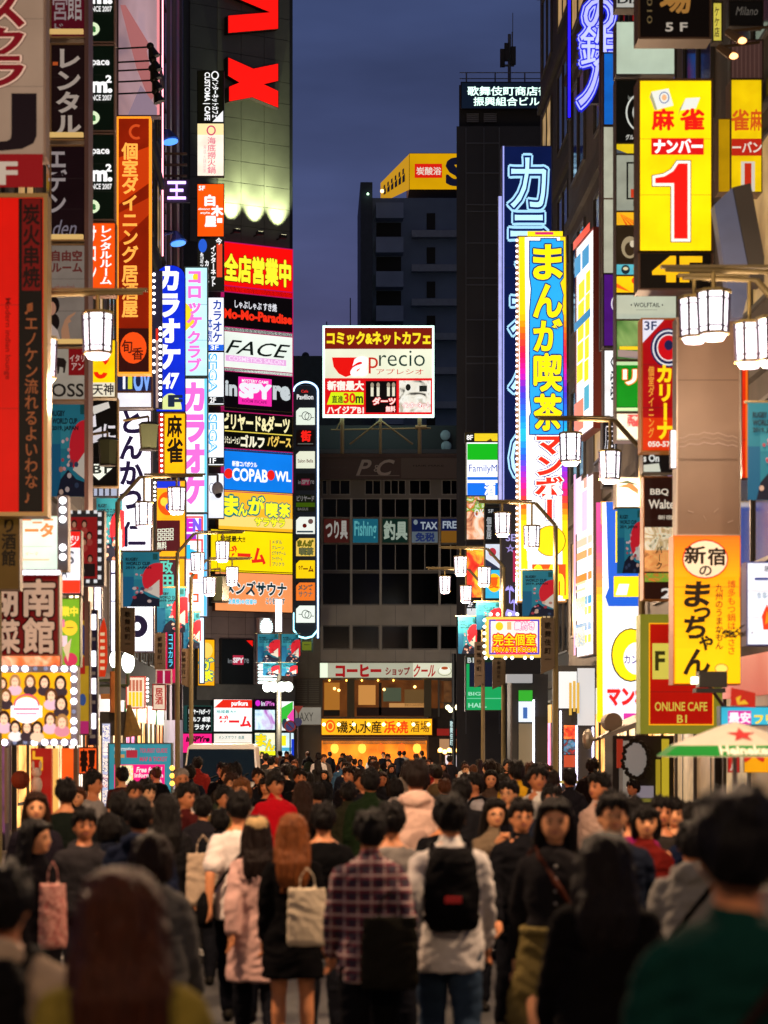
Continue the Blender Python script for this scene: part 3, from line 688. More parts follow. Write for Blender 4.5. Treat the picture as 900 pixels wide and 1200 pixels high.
s.poly([(141, 6), (147, 6), (175, 52), (172, 60), (182, 110), (176, 120), (160, 80)], '#d08080', .6); s.poly([(150, 135), (165, 100), (185, 128), (187, 135)], '#b49ab0', .55); s.poly([(184, -40), (187, -40), (187, 135), (184, 135)], '#ff9aa0', .9); s.done()
for i, (y, x) in enumerate(((57, 180), (73, 183), (83, 182), (96, 184), (110, 186))):
    q = at(139, y, 58.5); lab = ['topmost arm lamp over the pink billboard', 'second black arm lamp down the pink billboard', 'middle arm lamp of five over the pink billboard', 'fourth black arm lamp down the pink billboard', 'lowest black arm lamp over the pink billboard'][i]
    a = thing('billboard_lamp', lab, 'lamp', tuple(q), 0, 'arm lamps over the pink billboard'); dk_ = mat('#0a080a', .5)
    m = MB(); e_ = at(x-4, y-2, 58.0); m.bar((0, 0, 0), tuple(e_-q), .022, dk_); m.build('arm', a)
    m = MB(); e2 = at(x, y+2, 57.9)-q; m.bar((e2.x-.08, e2.y, e2.z+.12), (e2.x+.02, e2.y, e2.z-.16), .05, dk_, 8, .15); m.ball((e2.x-.08, e2.y, e2.z+.1), .09, dk_); m.build('lamp_head', a)
s = Sign('sign', 'small dark blue sign with pale blue letters under the private dining sign', (138, 438, 177, 458), 53, '#10204a', 1, fr='#5a3a2a', dep=.3)
s.text('OV', 157, 434, 176, 458, '#78a8f8', .04); s.rect(144, 440, 147, 456, '#e8f0ff'); s.rect(150, 440, 155, 456, '#c8d038'); s.done()
s = Sign('sign', 'blank white lit panel above the white pork cutlet sign', (138, 460.5, 177, 477), 53, '#e4e8f4', 1.1, fr='#6a5038', dep=.3); s.done()
s = Sign('sign', 'tall white lit sign with big indigo hiragana in a column', (138, 482, 176.5, 646), 55, '#f4f2ff', 1.5, fr='#4a4458', dep=.35)
s.vert('とんかつ', 140, 480, 167, 600, '#1c1238', .04, e=1); s.text('仁', 142, 612, 170, 640, '#1c1238', .03, e=1); s.done()
s = Sign('sign', 'white lit sign with one thick dark curl, between two banners', (149, 710, 179, 763), 55, '#f2f4ff', 1.4, fr='#3a3458', dep=.3); s.ring(161, 734, 12, 13, 8, '#171030', a0=-120, a1=130, e=1); s.done()
s = Sign('light_column', 'slim white light column behind the striped rugby banners', (130.5, 656, 137, 763), 57, '#e8ecff', 1.6, fr='#3a3650', dep=.2, cat='light'); s.rect(130.5, 671, 137, 673, '#40385a', 1); s.rect(130.5, 704, 137, 705, '#40385a', 1); s.done()
s = Sign('light_column', 'short white light column beside the film strip sign', (111, 685, 118, 725), 43, '#f4f2ff', 2.0, fr='#4a4460', dep=.2, cat='light'); s.done()
s = Sign('sign', 'film strip sign with white dots round small red pictures', (81, 600, 121, 685), 34.5, '#2a282a', .5, fr='#1a1818', dep=.3)
s.rect(82, 606, 114, 678, '#7c0f12', .9)
for x, y in ((87, 614), (99, 614), (105, 628), (99, 635), (106, 655), (92, 650)): s.oval(x, y, 3.5, 5, '#30100c'); s.oval(x, y+1, 2.2, 3.4, '#c08a70'); s.oval(x, y+8, 4, 4, '#a84038')
s.rect(97, 661, 112, 676, '#1c0c10')
for i in range(8): s.rect(115.5, 601+i*10.5, 119.5, 606+i*10.5, '#d8dce0', .9)
for x in (84, 94, 104, 113): s.rect(x-2, 599, x+2, 603, '#d8dce0', .9); s.rect(x-2, 680, x+2, 684, '#d8dce0', .9)
s.done()
s = Sign('sign', 'small lit sign of red, white and red bands in front of the film strip', (71, 623, 94, 695), 33, '#f2f2fa', 1.15, fr='#1e1a22', dep=.3)
s.rect(71, 623, 94, 642, '#e02018', 1.1); s.text('ポリ', 80, 628, 92, 634, W, .02); s.text('ン', 81, 634, 89, 640, W, .02); s.rect(71, 680, 94, 695, '#f83a20', 1.1); s.text('S', 78, 646, 87, 661, '#4a4a54', .01); s.text('A', 72, 664, 79, 677, '#30303c', .01); s.done()
s = Sign('sign', 'green and yellow sign with a round yellow badge', (71, 702, 93, 780), 33, '#7fb428', .95, fr='#4a5a20', dep=.3)
s.text('業中', 72, 711, 91, 722, '#ffe840', .05); s.oval(82, 736, 9, 9, '#ffd838'); s.text('一', 78, 733, 86, 738, '#5a4020', .03); s.rect(71, 726, 76, 735, '#f080a0'); s.oval(83, 773, 8, 8, '#d83a5a'); s.rect(71, 745, 79, 758, '#f8d8e0'); s.poly([(74, 760), (84, 748), (80, 776)], '#e8c8a0'); s.done()
s = Sign('sign', 'narrow painted sign of maroon, blue and yellow patches', (93.5, 706, 104, 860), 36, '#c8a028', .55, fr='#4a3a28', dep=.3)
s.rect(93.5, 706, 104, 727, '#701018'); s.poly([(93.5, 727), (104, 740), (104, 775), (93.5, 762)], '#28387a'); s.rect(93.5, 770, 100, 790, '#b82820'); s.oval(97, 820, 4, 7, '#3a5a9a'); s.rect(93.5, 845, 104, 860, '#c8307a'); s.done()
s = Sign('light_column', 'post of separate white light blocks beside the painted sign', (104.6, 716, 113, 872), 36.5, '#332a48', .2, fr='#2a2430', dep=.2, cat='light')
for y in (720, 763, 795, 836): s.rect(105.2, y, 112.4, y+18, '#f4f0ff', 3.5)
for y in (744, 784, 818, 858): s.rect(105.5, y+3, 112, y+7, '#7a6a60', .6)
s.done()
b = thing('nobori_banner', 'orange red feather banner with white marks beside a light post', 'banner', tuple(at(120, 800, 38)))
m = MB(); q0 = at(120, 800, 38)
pts = [(115.5, 793), (115.5, 745), (118, 733), (122, 724), (125, 737), (126, 775), (123, 793)]
m.prism([(at(x, y, 38).x-q0.x, at(x, y, 38).z-q0.z) for x, y in pts], -.01, .01, mat('#f03c14', .7, e=.55)); m.build('cloth', b)
m = MB(); q = at(115, 800, 38)-q0; m.bar((q.x, 0, -2.9), (q.x, 0, 1.0), .012, mat('#c8c8c8', .4)); m.build('pole', b)
m = MB()
for k in range(6): q = at(117.5, 745+k*8, 38)-q0; m.box(q.x, q.x+.07, -.016, -.011, q.z, q.z+.05, mat('#ffe0b0', .6, e=.6))
m.build('lettering', b)
# ---- shop fronts along the pavement on that side
t = thing('corner_shop', 'red shop front with a yellow square frame and a white plush on its ledge', 'shop front', tuple(at(50, 960, 33)))
def rel(p0, x, y, D): q = at(x, y, D)-p0; return q.x, q.y, q.z
p0 = at(50, 960, 33)
m = MB()
def pbx(m, x0, y0, x1, y1, D, dep, mt, p0): a = rel(p0, x0, y1, D); b2 = rel(p0, x1, y0, D); m.box(a[0], b2[0], a[1], a[1]+dep, a[2], b2[2], mt)
pbx(m, 36, 877, 60, 965, 33, .2, mat('#a80c08', .5, e=.7), p0); m.build('wall', t)
m = MB(); ye = mat('#f0b020', .5, e=.8)
for b_ in ((38, 887, 50, 890), (47, 890, 50, 903), (38, 901, 47, 904), (38, 880, 41, 887)): pbx(m, *b_, 32.97, .02, ye, p0)
m.build('ornament', t)
for b_, mm_ in (((62, 877, 67, 965), mat('#ffc060', .5, e=.9)), ((86, 877, 91, 965), mat('#6a5038', .5)), ((5, 876, 8, 965), mat('#6a6058', .4, .3))): m = MB(); pbx(m, *b_, 33, .2, mm_, p0); m.build('pillar', t)
m = MB(); pbx(m, 72, 877, 85.5, 920, 33, .15, mat('#ff5a10', .5, e=.95, vary=.2), p0); m.build('light_box', t)
m = MB(); q = rel(p0, 43, 920, 32.9); m.ball(q, .08, mat('#e0d8d0', .9), rz=.13); m.ball((q[0], q[1]-.02, q[2]+.17), .07, mat('#e0d8d0', .9)); m.ball((q[0]-.05, q[1], q[2]+.27), .022, mat('#e0d8d0', .9), rz=.06); m.ball((q[0]+.05, q[1], q[2]+.27), .022, mat('#e0d8d0', .9), rz=.06); q = rel(p0, 24, 914, 32.9); m.ball(q, .13, mat('#6a2408', .8)); m.build('plush_toy', t)
s = Sign('sign', 'orange banner with heavy black characters over the crowd', (93, 877, 113, 906), 38, '#f8581c', .95, fr='#5a2a10', dep=.1); s.text('春夏', 94, 879, 112, 904, '#1a0a06', .05); s.done()
s = Sign('notice_board', 'narrow rack of lit picture panels beside the pink kiosk', (120, 848, 129, 945), 50, '#c8d0f0', .8, fr='#2a2838', dep=.3, cat='sign')
for k, c in enumerate(('#4060c0', '#e8e8f8', '#30343c', '#b83050', '#f0f0ff')): s.pic(120.5, 850+k*19, 128.5, 866+k*19, [c, '#ffffff', '#506090', c], 4)
s.done()
t = thing('straw_figure', 'straw cone and carved wooden post on a dark shop ledge', 'decoration', tuple(at(140, 862, 50))); p0 = at(140, 862, 50)
m = MB(); pbx(m, 117, 834, 148, 862, 50, .4, mat('#0e0806', .7), p0); m.build('ledge', t)
m = MB(); q = rel(p0, 151, 826, 49.9); q2 = rel(p0, 156, 863, 49.9); m.bar(q2, q, .2, mat('#5a4418', .9, vary=.3, vscale=9), 14, .04); m.build('straw_cone', t)
m = MB(); a_ = rel(p0, 134, 835, 49.9); b_ = rel(p0, 134, 787, 49.9); m.bar(a_, b_, .09, mat('#8a5020', .7, vary=.3)); pbx(m, 118, 813, 140, 819, 49.9, .1, mat('#8a5a24', .7), p0); m.build('carved_post', t)
for i, (x, y, rx, ry, lab) in enumerate(((134, 773, 5.5, 10, 'smaller white globe lamp beside the feather banner'), (150, 776, 7.5, 13, 'bigger white globe lamp under the curl sign'))):
    g_ = thing('globe_lamp', lab, 'lamp', tuple(at(x, y, 50)), 0, 'white globe lamps over the pavement')
    m = MB(); m.ball((0, 0, 0), rx*50/F, mat('#f4fff0', .3, e=5), rz=ry*50/F, nu=16, nv=12); m.build('globe', g_)
    m = MB(); m.bar((0, 0, -ry*50/F-.25), (0, 0, -ry*50/F+.02), .04, mat('#2c3a24', .5)); m.bar((0, 0, -ry*50/F-.25), (-.6, .3, -ry*50/F-.25), .03, mat('#2c3a24', .5)); m.build('bracket', g_)
s = Sign('sign', 'small white menu sign with yellow beer mugs', (149, 794, 169, 829), 52, '#f0d8c0', 1, fr='#c04030', dep=.2)
for k in range(4): s.rect(151+k*4.2, 811, 154+k*4.2, 828, '#f4c81c'); s.rect(151+k*4.2, 797, 154+k*4.2, 810, '#b86a50')
s.bulbs([(173, 796+5*k) for k in range(6)], 1.6, e=4); s.done()
s = Sign('sign', 'magenta and white double flag sign on a pole', (184, 786, 200, 801), 60, '#a01040', .9, fr='#d0c8c8', dep=.1); s.rect(191, 786, 193, 801, '#e0c8d0'); s.done()
s = Sign('sign', 'small cream sign with a red frame beside the light tubes', (180, 803, 193, 831), 60, '#e8d0b8', .9, fr='#a82018', dep=.2); s.vert('居酒', 182, 806, 191, 826, '#b02820', .03); s.done()
s = Sign('sign', 'pink purple sign with blue lettering hanging over the crowd', (194, 738, 211, 800), 62, '#b81850', .9, fr='#3a1028', dep=.2); s.rect(196, 740, 204, 784, '#101828', .8); s.vert('ココカラ', 197, 742, 203, 782, '#48c0f0', .02); s.done()
# tourist kiosk
s = Sign('kiosk_sign', 'teal and pink information kiosk sign behind the walking crowd', (128, 872, 200, 928), 46, '#3a98a8', .75, fr='#4a6a70', dep=.5, cat='sign')
s.text('information', 134, 875, 158, 880, '#e8f0f0', .02); s.rect(148, 879, 161, 888, '#b83040'); s.rect(134, 884, 146, 888, '#d0a060'); s.text('TOURIST GUIDE', 164, 877, 196, 882, '#d04868', .02); s.text('MAP & TICKET', 164, 887, 196, 892, '#d04868', .02)
s.rect(134, 896, 193, 928, '#f01878', 1.1); s.pic(135, 897, 156, 920, ['#f8e8a0', '#c8d870', '#f0f0d0', '#d8a060'], 3, 1); s.text('Free friend', 160, 899, 190, 905, W, .03, slant=.2); s.text('information', 158, 906, 191, 911, W, .03); s.oval(174, 918, 4, 6, '#f8d0d8'); s.oval(186, 918, 4, 6, '#f8d0d8')
s.bulbs([(202, 900), (202, 909), (202, 918)], 3, '#ffb040', 3); s.done()

# ---- karaoke column
rx = [(183.5, 555), (183.5, 324)] + [(200-16.5*math.cos(R(a)), 324-13*math.sin(R(a))) for a in range(20, 161, 20)] + [(216.5, 324), (216.5, 555)]
s = Sign('sign', 'tall royal blue karaoke sign with a rounded top', (183.5, 308, 216.5, 482), 72, '#0c2cd4', 1.1, fr='#0a0a30', dep=.3, shape=[(x, min(y, 482)) for x, y in rx])
s.vert('カラオケ', 183, 312, 212, 434, W, .05, e=1.2); s.text('47', 191, 438, 209, 455, W, .04, slant=.2, e=1.2); s.oval(200, 480, 13, 19, '#d8e498', a0=0, a1=180); s.text('F', 199, 464, 212, 476, '#1c2840', .06); s.done()
s = Sign('bulb_post', 'twin rows of tiny white bulbs running down beside the blue karaoke sign', (178.5, 318, 189.5, 478), 71.5, '#3a3a58', .3, fr='#2a2a3a', fw=.6, dep=.2, cat='light')
s.bulbs([(180.5, 322+7.5*k) for k in range(7)] + [(180.5, 400+9*k) for k in range(5)] + [(188, 385+7*k) for k in range(13)], 1.9, e=4); s.rect(182.6, 385, 185.6, 478, '#c8a8a0', .6); s.rect(182.6, 385, 185.6, 399, '#d83020', .9); s.done()
s = Sign('sign', 'yellow mahjong sign with two black characters under the blue one', (193, 485, 216.5, 555), 70, '#ffb60a', 1.1, fr='#8a6020', dep=.3)
s.text('麻', 196, 487, 213, 512, '#171008', .03); s.text('雀', 196, 514, 214, 542, '#171008', .03); s.rect(186, 485, 192, 555, '#c82820', .8); s.bulbs([(189.5, 486+6*k) for k in range(12)], 1.5, e=4); s.done()
s = Sign('sign', 'yellow orange sign with an orange ring above a dark grid', (184, 564, 216.5, 652), 71, '#ffae18', 1.05, fr='#4a3a30', dep=.3)
s.rect(184, 564, 211, 572, '#1030d0', 1.1); s.ring(197, 590, 12, 14, 7, '#f0500c'); s.oval(199, 594, 5, 5, '#2040c0'); s.oval(192, 588, 4, 5, '#ffd040'); s.rect(184, 610, 211, 646, '#4a0c18', .9)
for i in range(4):
    for j in range(3): s.border(185+5*i-.3, 620+5*j, 189+5*i, 624+5*j, .9, '#d8e0d0')
s.text('無料', 185, 636, 196, 645, '#d8e0d0', .02); s.bulbs([(181.5, 566+5*k) for k in range(5)], 1.5, e=4); s.done()
s = Sign('sign', 'yellow and maroon sign with teal characters below the grid', (186, 655, 216, 690), 71.3, '#ffb018', 1, fr='#4a3a30', dep=.3); s.rect(187, 656, 210, 688, '#48202c', .9); s.text('政', 188, 657, 202, 672, '#58c8b8', .03); s.text('田', 190, 674, 203, 688, '#58c8b8', .04); s.done()
s = Sign('sign', 'pale sky blue sign with pink katakana above the giant pink ones', (217.5, 314, 242.5, 440), 84, '#bff2ff', 1.2, fr='#6a8a98', dep=.3)
s.poly([(217.5, 355), (225, 362), (228, 378), (217.5, 388)], '#ffd428'); s.oval(230, 325, 4, 5, '#ffd428'); s.vert('コロッケ', 219, 316, 237, 386, '#f070d0', .05); s.vert('クラブ', 219, 388, 236, 437, '#f070d0', .04); s.done()
s = Sign('sign', 'white sign with giant pink brush katakana running down it', (217.5, 444, 242.5, 600), 84, '#eefaff', 1.35, fr='#6a8a98', dep=.3); s.vert('カラオケ', 214, 448, 242, 592, '#f070d8', .06, e=1.1); s.rect(239.5, 444, 242.5, 600, '#68c8f8'); s.done()
s = Sign('sign', 'white sign of boxed red, purple and cyan characters', (217.5, 603, 242.5, 722), 84, '#f4f4ff', 1.25, fr='#4a4a58', dep=.3)
s.border(218, 605, 238, 623, 2, '#f04030'); s.text('E', 218, 609, 226, 622, '#c828c8', .08); s.text('N', 227, 609, 235, 622, '#7858e0', .08); s.rect(218, 626, 230, 634, '#a030c8'); s.border(218, 632, 238, 656, 2, '#f04040'); s.text('ト', 220, 640, 230, 654, '#30b8e0', .08); s.rect(226, 662, 232, 679, '#f05a20'); s.rect(222, 671, 232, 674, '#f05a20'); s.border(221, 696, 233, 706, 2, '#f05a20'); s.rect(239, 603, 242.5, 722, '#60c0f8'); s.done()
s = Sign('light_column', 'blue white light tube hanging beside the pink purple sign', (234.5, 724, 238.5, 800), 84, '#d0e8ff', 2.2, fr='#4a5a78', dep=.2, cat='light'); s.done()

# ---- the stack on the tower corner
def stack(label, y0, y1, bgc, e, x0=231.5, **k): return Sign('sign', label, (x0, y0, 262, y1), 106, bgc, e, fr='#1a1c20', fw=.7, dep=.3, **k)
s = stack('black internet cafe sign with white writing turned on its side', 83.5, 143, '#0d0d06', 1); s.text('CUSTOMA | CAFE', 238, 85, 246, 141, W, .03, rot=1); s.text('インターネットカフェ', 248.5, 92, 256, 138, W, .03, rot=1); s.ring(252, 88.5, 4.5, 5, 1.4, W); s.poly([(249, 143), (261.5, 130), (261.5, 143)], W); s.done()
s = stack('cream and white hot pot sign with a pink ring emblem', 145, 206, '#fff0dc', 1.15); s.rect(231.5, 145, 262, 158, '#ffe6a8', 1.1); s.ring(247.5, 153, 5.5, 6, 1.8, '#c8506a'); s.vert('海底撈火鍋', 243, 161, 253, 204, '#d05a78', .01); s.vert('海底火鍋店家', 238, 170, 242, 203, '#d8a0a8', 0); s.done()
s = stack('orange restaurant sign with white characters at floor five', 216, 277, '#ff560a', 1.15); s.text('5F', 233, 218, 240, 223, W, .03); s.text('白', 240.5, 229, 251.5, 241, W, .06); s.text('木', 248, 241.5, 261, 253, W, .06); s.text('屋', 240.5, 254, 253, 265.5, W, .06); s.text('dining', 232.5, 244, 246, 247, W, .02); s.text('style', 235, 248.5, 246, 251.5, W, .02); s.rect(254.5, 256, 260.5, 261.5, W); s.done()
s = stack('dark sign crowded with white and orange slanting writing and a blue disc', 280, 340, '#1c1a16', 1); s.oval(237.5, 288, 5, 8, '#2a60d8'); s.vert('インターネット', 247, 288, 253, 336, W, .05); s.vert('カラコン', 240, 305, 245, 335, W, .05); s.rect(254, 286, 260.5, 325, '#e84a28'); s.vert('＆コミック', 234, 296, 239, 318, W, .04); s.text('今', 253, 279, 260, 287, W, .03); s.done()
s = stack('white sign with dark blue katakana in a column', 349, 411, '#f2f4ff', 1.25, 243.5); s.vert('カラオケ', 249, 351, 260.5, 402, '#1c3c98', .03); s.vert('本気', 243.5, 372, 249, 402, '#2850a8', .02); s.rect(243.5, 404, 262, 411, '#1c60d8'); s.text('3F', 247, 405, 256, 410, W, .02); s.done()
for y0, fl, lab in ((413, '2F', 'white arcade sign with cyan letters down it, floor two'), (484, '1F', 'white arcade sign with cyan letters down it, floor one')):
    s = stack(lab, y0, y0+61, '#f4faff', 1.25, 243.5); s.text('SEGA', 245, y0+2, 254, y0+46, '#38a8e0', .02, rot=1, o=[('#38a8e0', .02)]); s.text('SEGA', 246, y0+3, 253, y0+45, '#f4faff', -.01, rot=1); s.rect(243.5, y0+52, 262, y0+60, '#16181c', 1); s.text(fl, 246, y0+53, 253, y0+59, W, .02); s.done()
s = stack('white sign panel with a dome camera hanging over it', 555, 607, '#eef0fc', 1.15, 243.5); s.ring(248, 572, 3, 6, .7, '#30343a'); s.done()
c_ = thing('dome_camera', 'white dome security camera in front of the stack of white signs', 'camera', tuple(at(255, 573, 100)))
m = MB(); m.ball((0, 0, 0), .24, mat('#e0e0e4', .4), rz=.3); m.bar((0, 0, .25), (0, 0, .6), .05, mat('#6a6a70', .4)); m.bar((0, 0, .6), (-1.0, .2, .6), .05, mat('#6a6a70', .4)); m.build('housing', c_)
m = MB(); m.ball((.03, -.03, -.22), .15, mat('#241830', .1), rz=.17); m.build('lens_dome', c_)

# ---- small lamps and neon on the piped tower
for i, (x, y, lab) in enumerate(((197, 163, 'upper blue spotlight shade on the piped tower'), (206, 282, 'lower blue spotlight arm on the piped tower'))):
    b_ = thing('blue_spotlight', lab, 'spotlight', tuple(at(x, y, 94)), 0, 'blue spotlights on the piped tower')
    m = MB(); m.bar((0, 0, .35), (.1, -.1, -.1), .08, mat('#1c3a78', .4, .2), 10, .36); m.build('lamp_shade', b_)
    m = MB(); m.bar((.1, -.1, -.12), (.105, -.105, -.15), .3, mat('#4a8af0', .3, e=2.0), 12); m.build('lamp_glass', b_)
    m = MB(); m.bar((0, 0, .35), (-.6, .6, .5), .04, mat('#1c2440', .4, .3)); m.bar((0, 0, .35), (-.9, .2, .15), .04, mat('#2a4a90', .4, .3)); m.build('arm', b_)
n_ = thing('added_neon_tube', 'added pink neon tube lighting the pipes beside the billboard', 'neon sign', tuple(at(190, 300, 93.6))); zt = at(190, -60, 93.6).z-at(190, 300, 93.6).z  # tube added to throw pink light on the tower and its pipes
m = MB(); m.bar((0, 0, 0), (0, 0, zt), .05, mat('#ffa0b0', .3, e=3.0), 8); m.build('glass_tube', n_)
m = MB()
for k in range(7): m.box(-.08, .08, 0.05, 1.5, zt*k/6-.04, zt*k/6+.04, mat('#3a3038', .5, .3))
m.build('bracket', n_)
n_ = thing('neon_character', 'small violet neon strokes stacked on the piped tower', 'neon sign', tuple(at(207, 232, 94)))
m = MB()
for k, (w_, z_) in enumerate(((.5, 0), (.36, .3), (.5, .6))): m.bar((-w_/1.4, 0, z_), (w_/1.4, 0, z_), .055, mat('#c8a0ff', .3, e=3.0), 6)
m.bar((0, 0, 0), (0, 0, .6), .04, mat('#c8a0ff', .3, e=2.0), 6); m.build('neon_stroke', n_)
m = MB(); m.box(-.5, .5, .1, .25, -.15, .75, mat('#2a2430', .5)); m.box(-.1, .1, .25, 1.6, .2, .4, mat('#2a2430', .5)); m.build('backing_panel', n_)
# ---- wide signs on the tower front
def xs(name, label, x0, y0, x1, y1, bgc, e=1.1, **k):
    u, _ = xplane((x0+x1)/2, 500); k.setdefault('fr', '#c01868'); k.setdefault('fre', .8)
    return Sign(name, label, (x0, y0, x1, y1), XD+u*math.sin(XYAW)-.32, bgc, e, fw=1.0, dep=.25, yaw=XYAW, **k)
s = xs('sign', 'wide red sign with yellow characters saying all floors are open', 262.5, 293, 342.5, 341, '#f80c08', 1.05); s.text('全店営業中', 263, 302, 340, 332, '#fff030', .05, o=[('#501008', .03)], e=1.1); s.done()
s = xs('sign', 'wide black sign with small white hiragana over red letters', 262.5, 343.5, 342.5, 387, '#0a0608', 1); s.text('しゃぶしゃぶ すき焼', 275, 354, 324, 363, '#e8e8f0', .03); s.text('Mo-Mo-Paradise', 262.5, 366, 341.5, 376, '#f83018', .05); s.done()
s = xs('sign', 'wide white sign with black slanting capitals over a pink stripe', 262.5, 391, 342.5, 434, '#e6f0e6', 1.15); s.text('FACE', 264, 401, 340, 417, '#0c1410', .005, slant=.4); s.rect(264, 419, 335, 426, '#e0a8d8'); s.text('COSMETICS SALON', 268, 420, 332, 425, '#f0d8f0', .01); s.done()
s = xs('sign', 'wide black escape game sign with a magenta block in its middle', 262.5, 438, 342.5, 481, '#0a060a', 1); s.text('in', 264.5, 447, 277, 463, '#c8d0d4', .04); s.rect(279, 443, 318, 475, '#f02ca8', 1.1); s.text('SPY', 281.5, 451, 316, 466, '#f4f4ff', .08); s.text('MYSTERY GAME', 283, 445.5, 314, 449, W, .02); s.text('ROOM ESCAPE', 283, 469, 312, 472.5, '#a01870', .02); s.text('re', 320, 454, 338, 468, '#c8d0d4', .05); s.done()
s = xs('sign', 'wide black sign with two lines of cream billiards and darts katakana', 262.5, 484, 342.5, 527, '#0a0a06', 1, fr='#7a6a4a', fre=0); s.text('ビリヤード&ダーツ', 261, 487, 339, 505, '#fff4b8', .04); s.rect(263, 507, 342, 508.2, '#f0d850'); s.text('シミュレーション', 263, 512, 281, 520, '#fff8d8', .03); s.text('ゴルフ', 282, 511, 309, 524, '#fff8d8', .05); s.text('バグース', 313, 512, 340, 524, '#f8d060', .04); s.done()
s = xs('sign', 'wide blue bowling sign with white capitals and two red balls', 262.5, 531, 342.5, 575, '#0f7ce8', 1.1); s.text('新宿コパボウル', 272, 541, 301, 547, W, .04); s.oval(267.5, 555, 5, 6, '#e82018'); s.text('COPAB', 272, 550, 313, 564, W, .03); s.oval(317, 557, 4.5, 6, '#e82018'); s.text('WL', 322, 553, 340, 564, W, .03); s.done()
s = xs('sign', 'wide yellow orange comic cafe sign with teal edged hiragana', 256, 579, 342.5, 620, '#ffb828', 1.1, fr='#8a5a28', fre=0); s.rect(256, 606, 342.5, 618, '#ffd878')
for ch, b_ in (('ま', (263, 582, 278, 603)), ('ん', (279, 591, 289, 604)), ('が', (291, 583, 308, 602)), ('喫', (311, 590, 324, 606)), ('茶', (326, 591, 338, 606))): s.text(ch, *b_, '#fff428', .05, o=[('#107878', .09)])
s.text('サラサラ', 297, 608, 332, 617, '#fff428', .04, o=[('#6a8a38', .06)]); s.done()
s = xs('sign', 'wide yellow arcade sign with big red katakana and small black words', 247, 625, 342.5, 669, '#ffdc08', 1.15, fr='#5a4a28', fre=0); s.text('地域最大!!', 258, 628, 287, 635, '#18180c', .03); s.text('ゲーム', 261, 641, 310, 660, '#e02818', .05); s.rect(254, 626, 255, 668, '#a08018')
for k, w_ in enumerate(('メダル', 'クレーン', 'ビデオゲーム', 'カードゲーム', 'プリクラ')): s.text(w_, 318, 633+k*6.5, 330+k % 3*2, 637.5+k*6.5, '#3a6a58', .02)
s.rect(315, 633, 316, 664, '#e07028'); s.done()
s = xs('sign', 'wide orange sauna sign with black katakana edged in white', 252, 672, 342.5, 715, '#f89a5c', 1.05, fr='#7a4a30', fre=0); s.text('メンズサウナ', 264, 682, 335, 697, '#10303a', .04, o=[('#fff4e8', .06)]); s.text('会員様24H営業中', 267, 702, 300, 708, '#58c8e8', .03, o=[(W, .05)]); s.text('こりをほぐす', 311, 701, 333, 708, '#28281c', .03, o=[(W, .05)]); s.done()
s = xs('sign', 'upright yellow comic cafe sign low on the pinkish tiles', 232, 750, 251, 803, '#ffb010', 1.05, fr='#6a4a20', fre=0); s.oval(242, 762, 7, 9, '#f8d060'); s.text('が', 234, 772, 249, 785, '#fff428', .04, o=[('#108088', .09)]); s.text('茶', 234, 786, 249, 798, '#fff428', .04, o=[('#108088', .09)]); s.done()
s = xs('sign', 'dark almost black panel with a small red and white logo on pinkish tiles', 260, 750, 296, 801, '#0c0d0e', .8, fr='#1a1a1a', fre=0); s.text('in', 267, 772, 272, 777, '#787c80', .02); s.rect(272.5, 768, 285, 779, '#c0304a', .8); s.text('SPY', 273, 771, 284.5, 776.5, '#f0e8ec', .05); s.text('re', 286, 772, 291, 777, '#787c80', .02); s.poly([(288, 750.5), (295.5, 750.5), (295.5, 758)], '#e81810', 1); s.done()
n_ = thing('neon_figure', 'striped cyan and white neon figure with an oval head on the tiles', 'neon sign', tuple(at(310, 803, 116.4)), XYAW)
m = MB(); hd = MB(); ne = mat('#d8ffff', .3, e=3.2); q0 = at(310, 803, 116.4)
for k in range(8):
    y = 726+k*2.6; hw = 8*math.sqrt(max(.08, 1-((y-735)/10)**2)); a = at(310-hw, y, 116.4)-q0; b_ = at(310+hw, y, 116.4)-q0; hd.bar((a.x, -.2, a.z), (b_.x, -.2, b_.z), .035, ne, 6)
for k in range(13):
    y = 752+k*4; a = at(299+(2 if k < 3 else 0), y, 116.4)-q0; b_ = at(323, y, 116.4)-q0; m.bar((a.x, -.2, a.z), (b_.x, -.2, b_.z), .045, ne, 6)
hd.build('neon_head', n_); m.build('neon_body', n_)
m = MB(); a = at(301, 802, 116.4)-q0; b_ = at(319, 724, 116.4)-q0; m.box(a.x, b_.x, -.14, .14, a.z, b_.z, mat('#a88a84', .4)); m.build('backing_panel', n_)
# base row
s = xs('sign', 'black street level sign with rows of white katakana', 219, 828, 247.5, 857, '#0a0c0e', 1, fr='#2a6a60', fre=.3)
for k, w_ in enumerate(('ビリヤード&ダーツ', 'ゴルフ 卓球', 'カラオケ')): s.text(w_, 221, 831+k*9, 246, 837+k*9, '#f0f4f4', .04)
s.done()
s = xs('sign', 'red and white street level arcade sign over the parked van', 250.5, 820, 295, 857, '#f6faf8', 1.2, fr='#2a3a3a', fre=0); s.rect(250.5, 820, 295, 829.5, '#e02818', 1.1); s.poly([(250.5, 820), (261, 820), (250.5, 829.5)], '#f0f0e8'); s.text('purikura', 271, 821.5, 290, 828.5, W, .03); s.text('地域最大!!', 253, 832, 276, 836, '#3a9a9a', .02); s.text('ゲーム', 254, 839, 293, 852, '#e02028', .05); s.done()
s = xs('sign', 'low white street level sign with a thin line of writing', 250.5, 860, 295, 876, '#f2ecdf', 1.1, fr='#2a3a3a', fre=0); s.text('メンズサウナ 会員', 256, 862, 286, 866, '#60888a', .02); s.rect(252, 870, 293, 871, '#c8b8a0'); s.done()
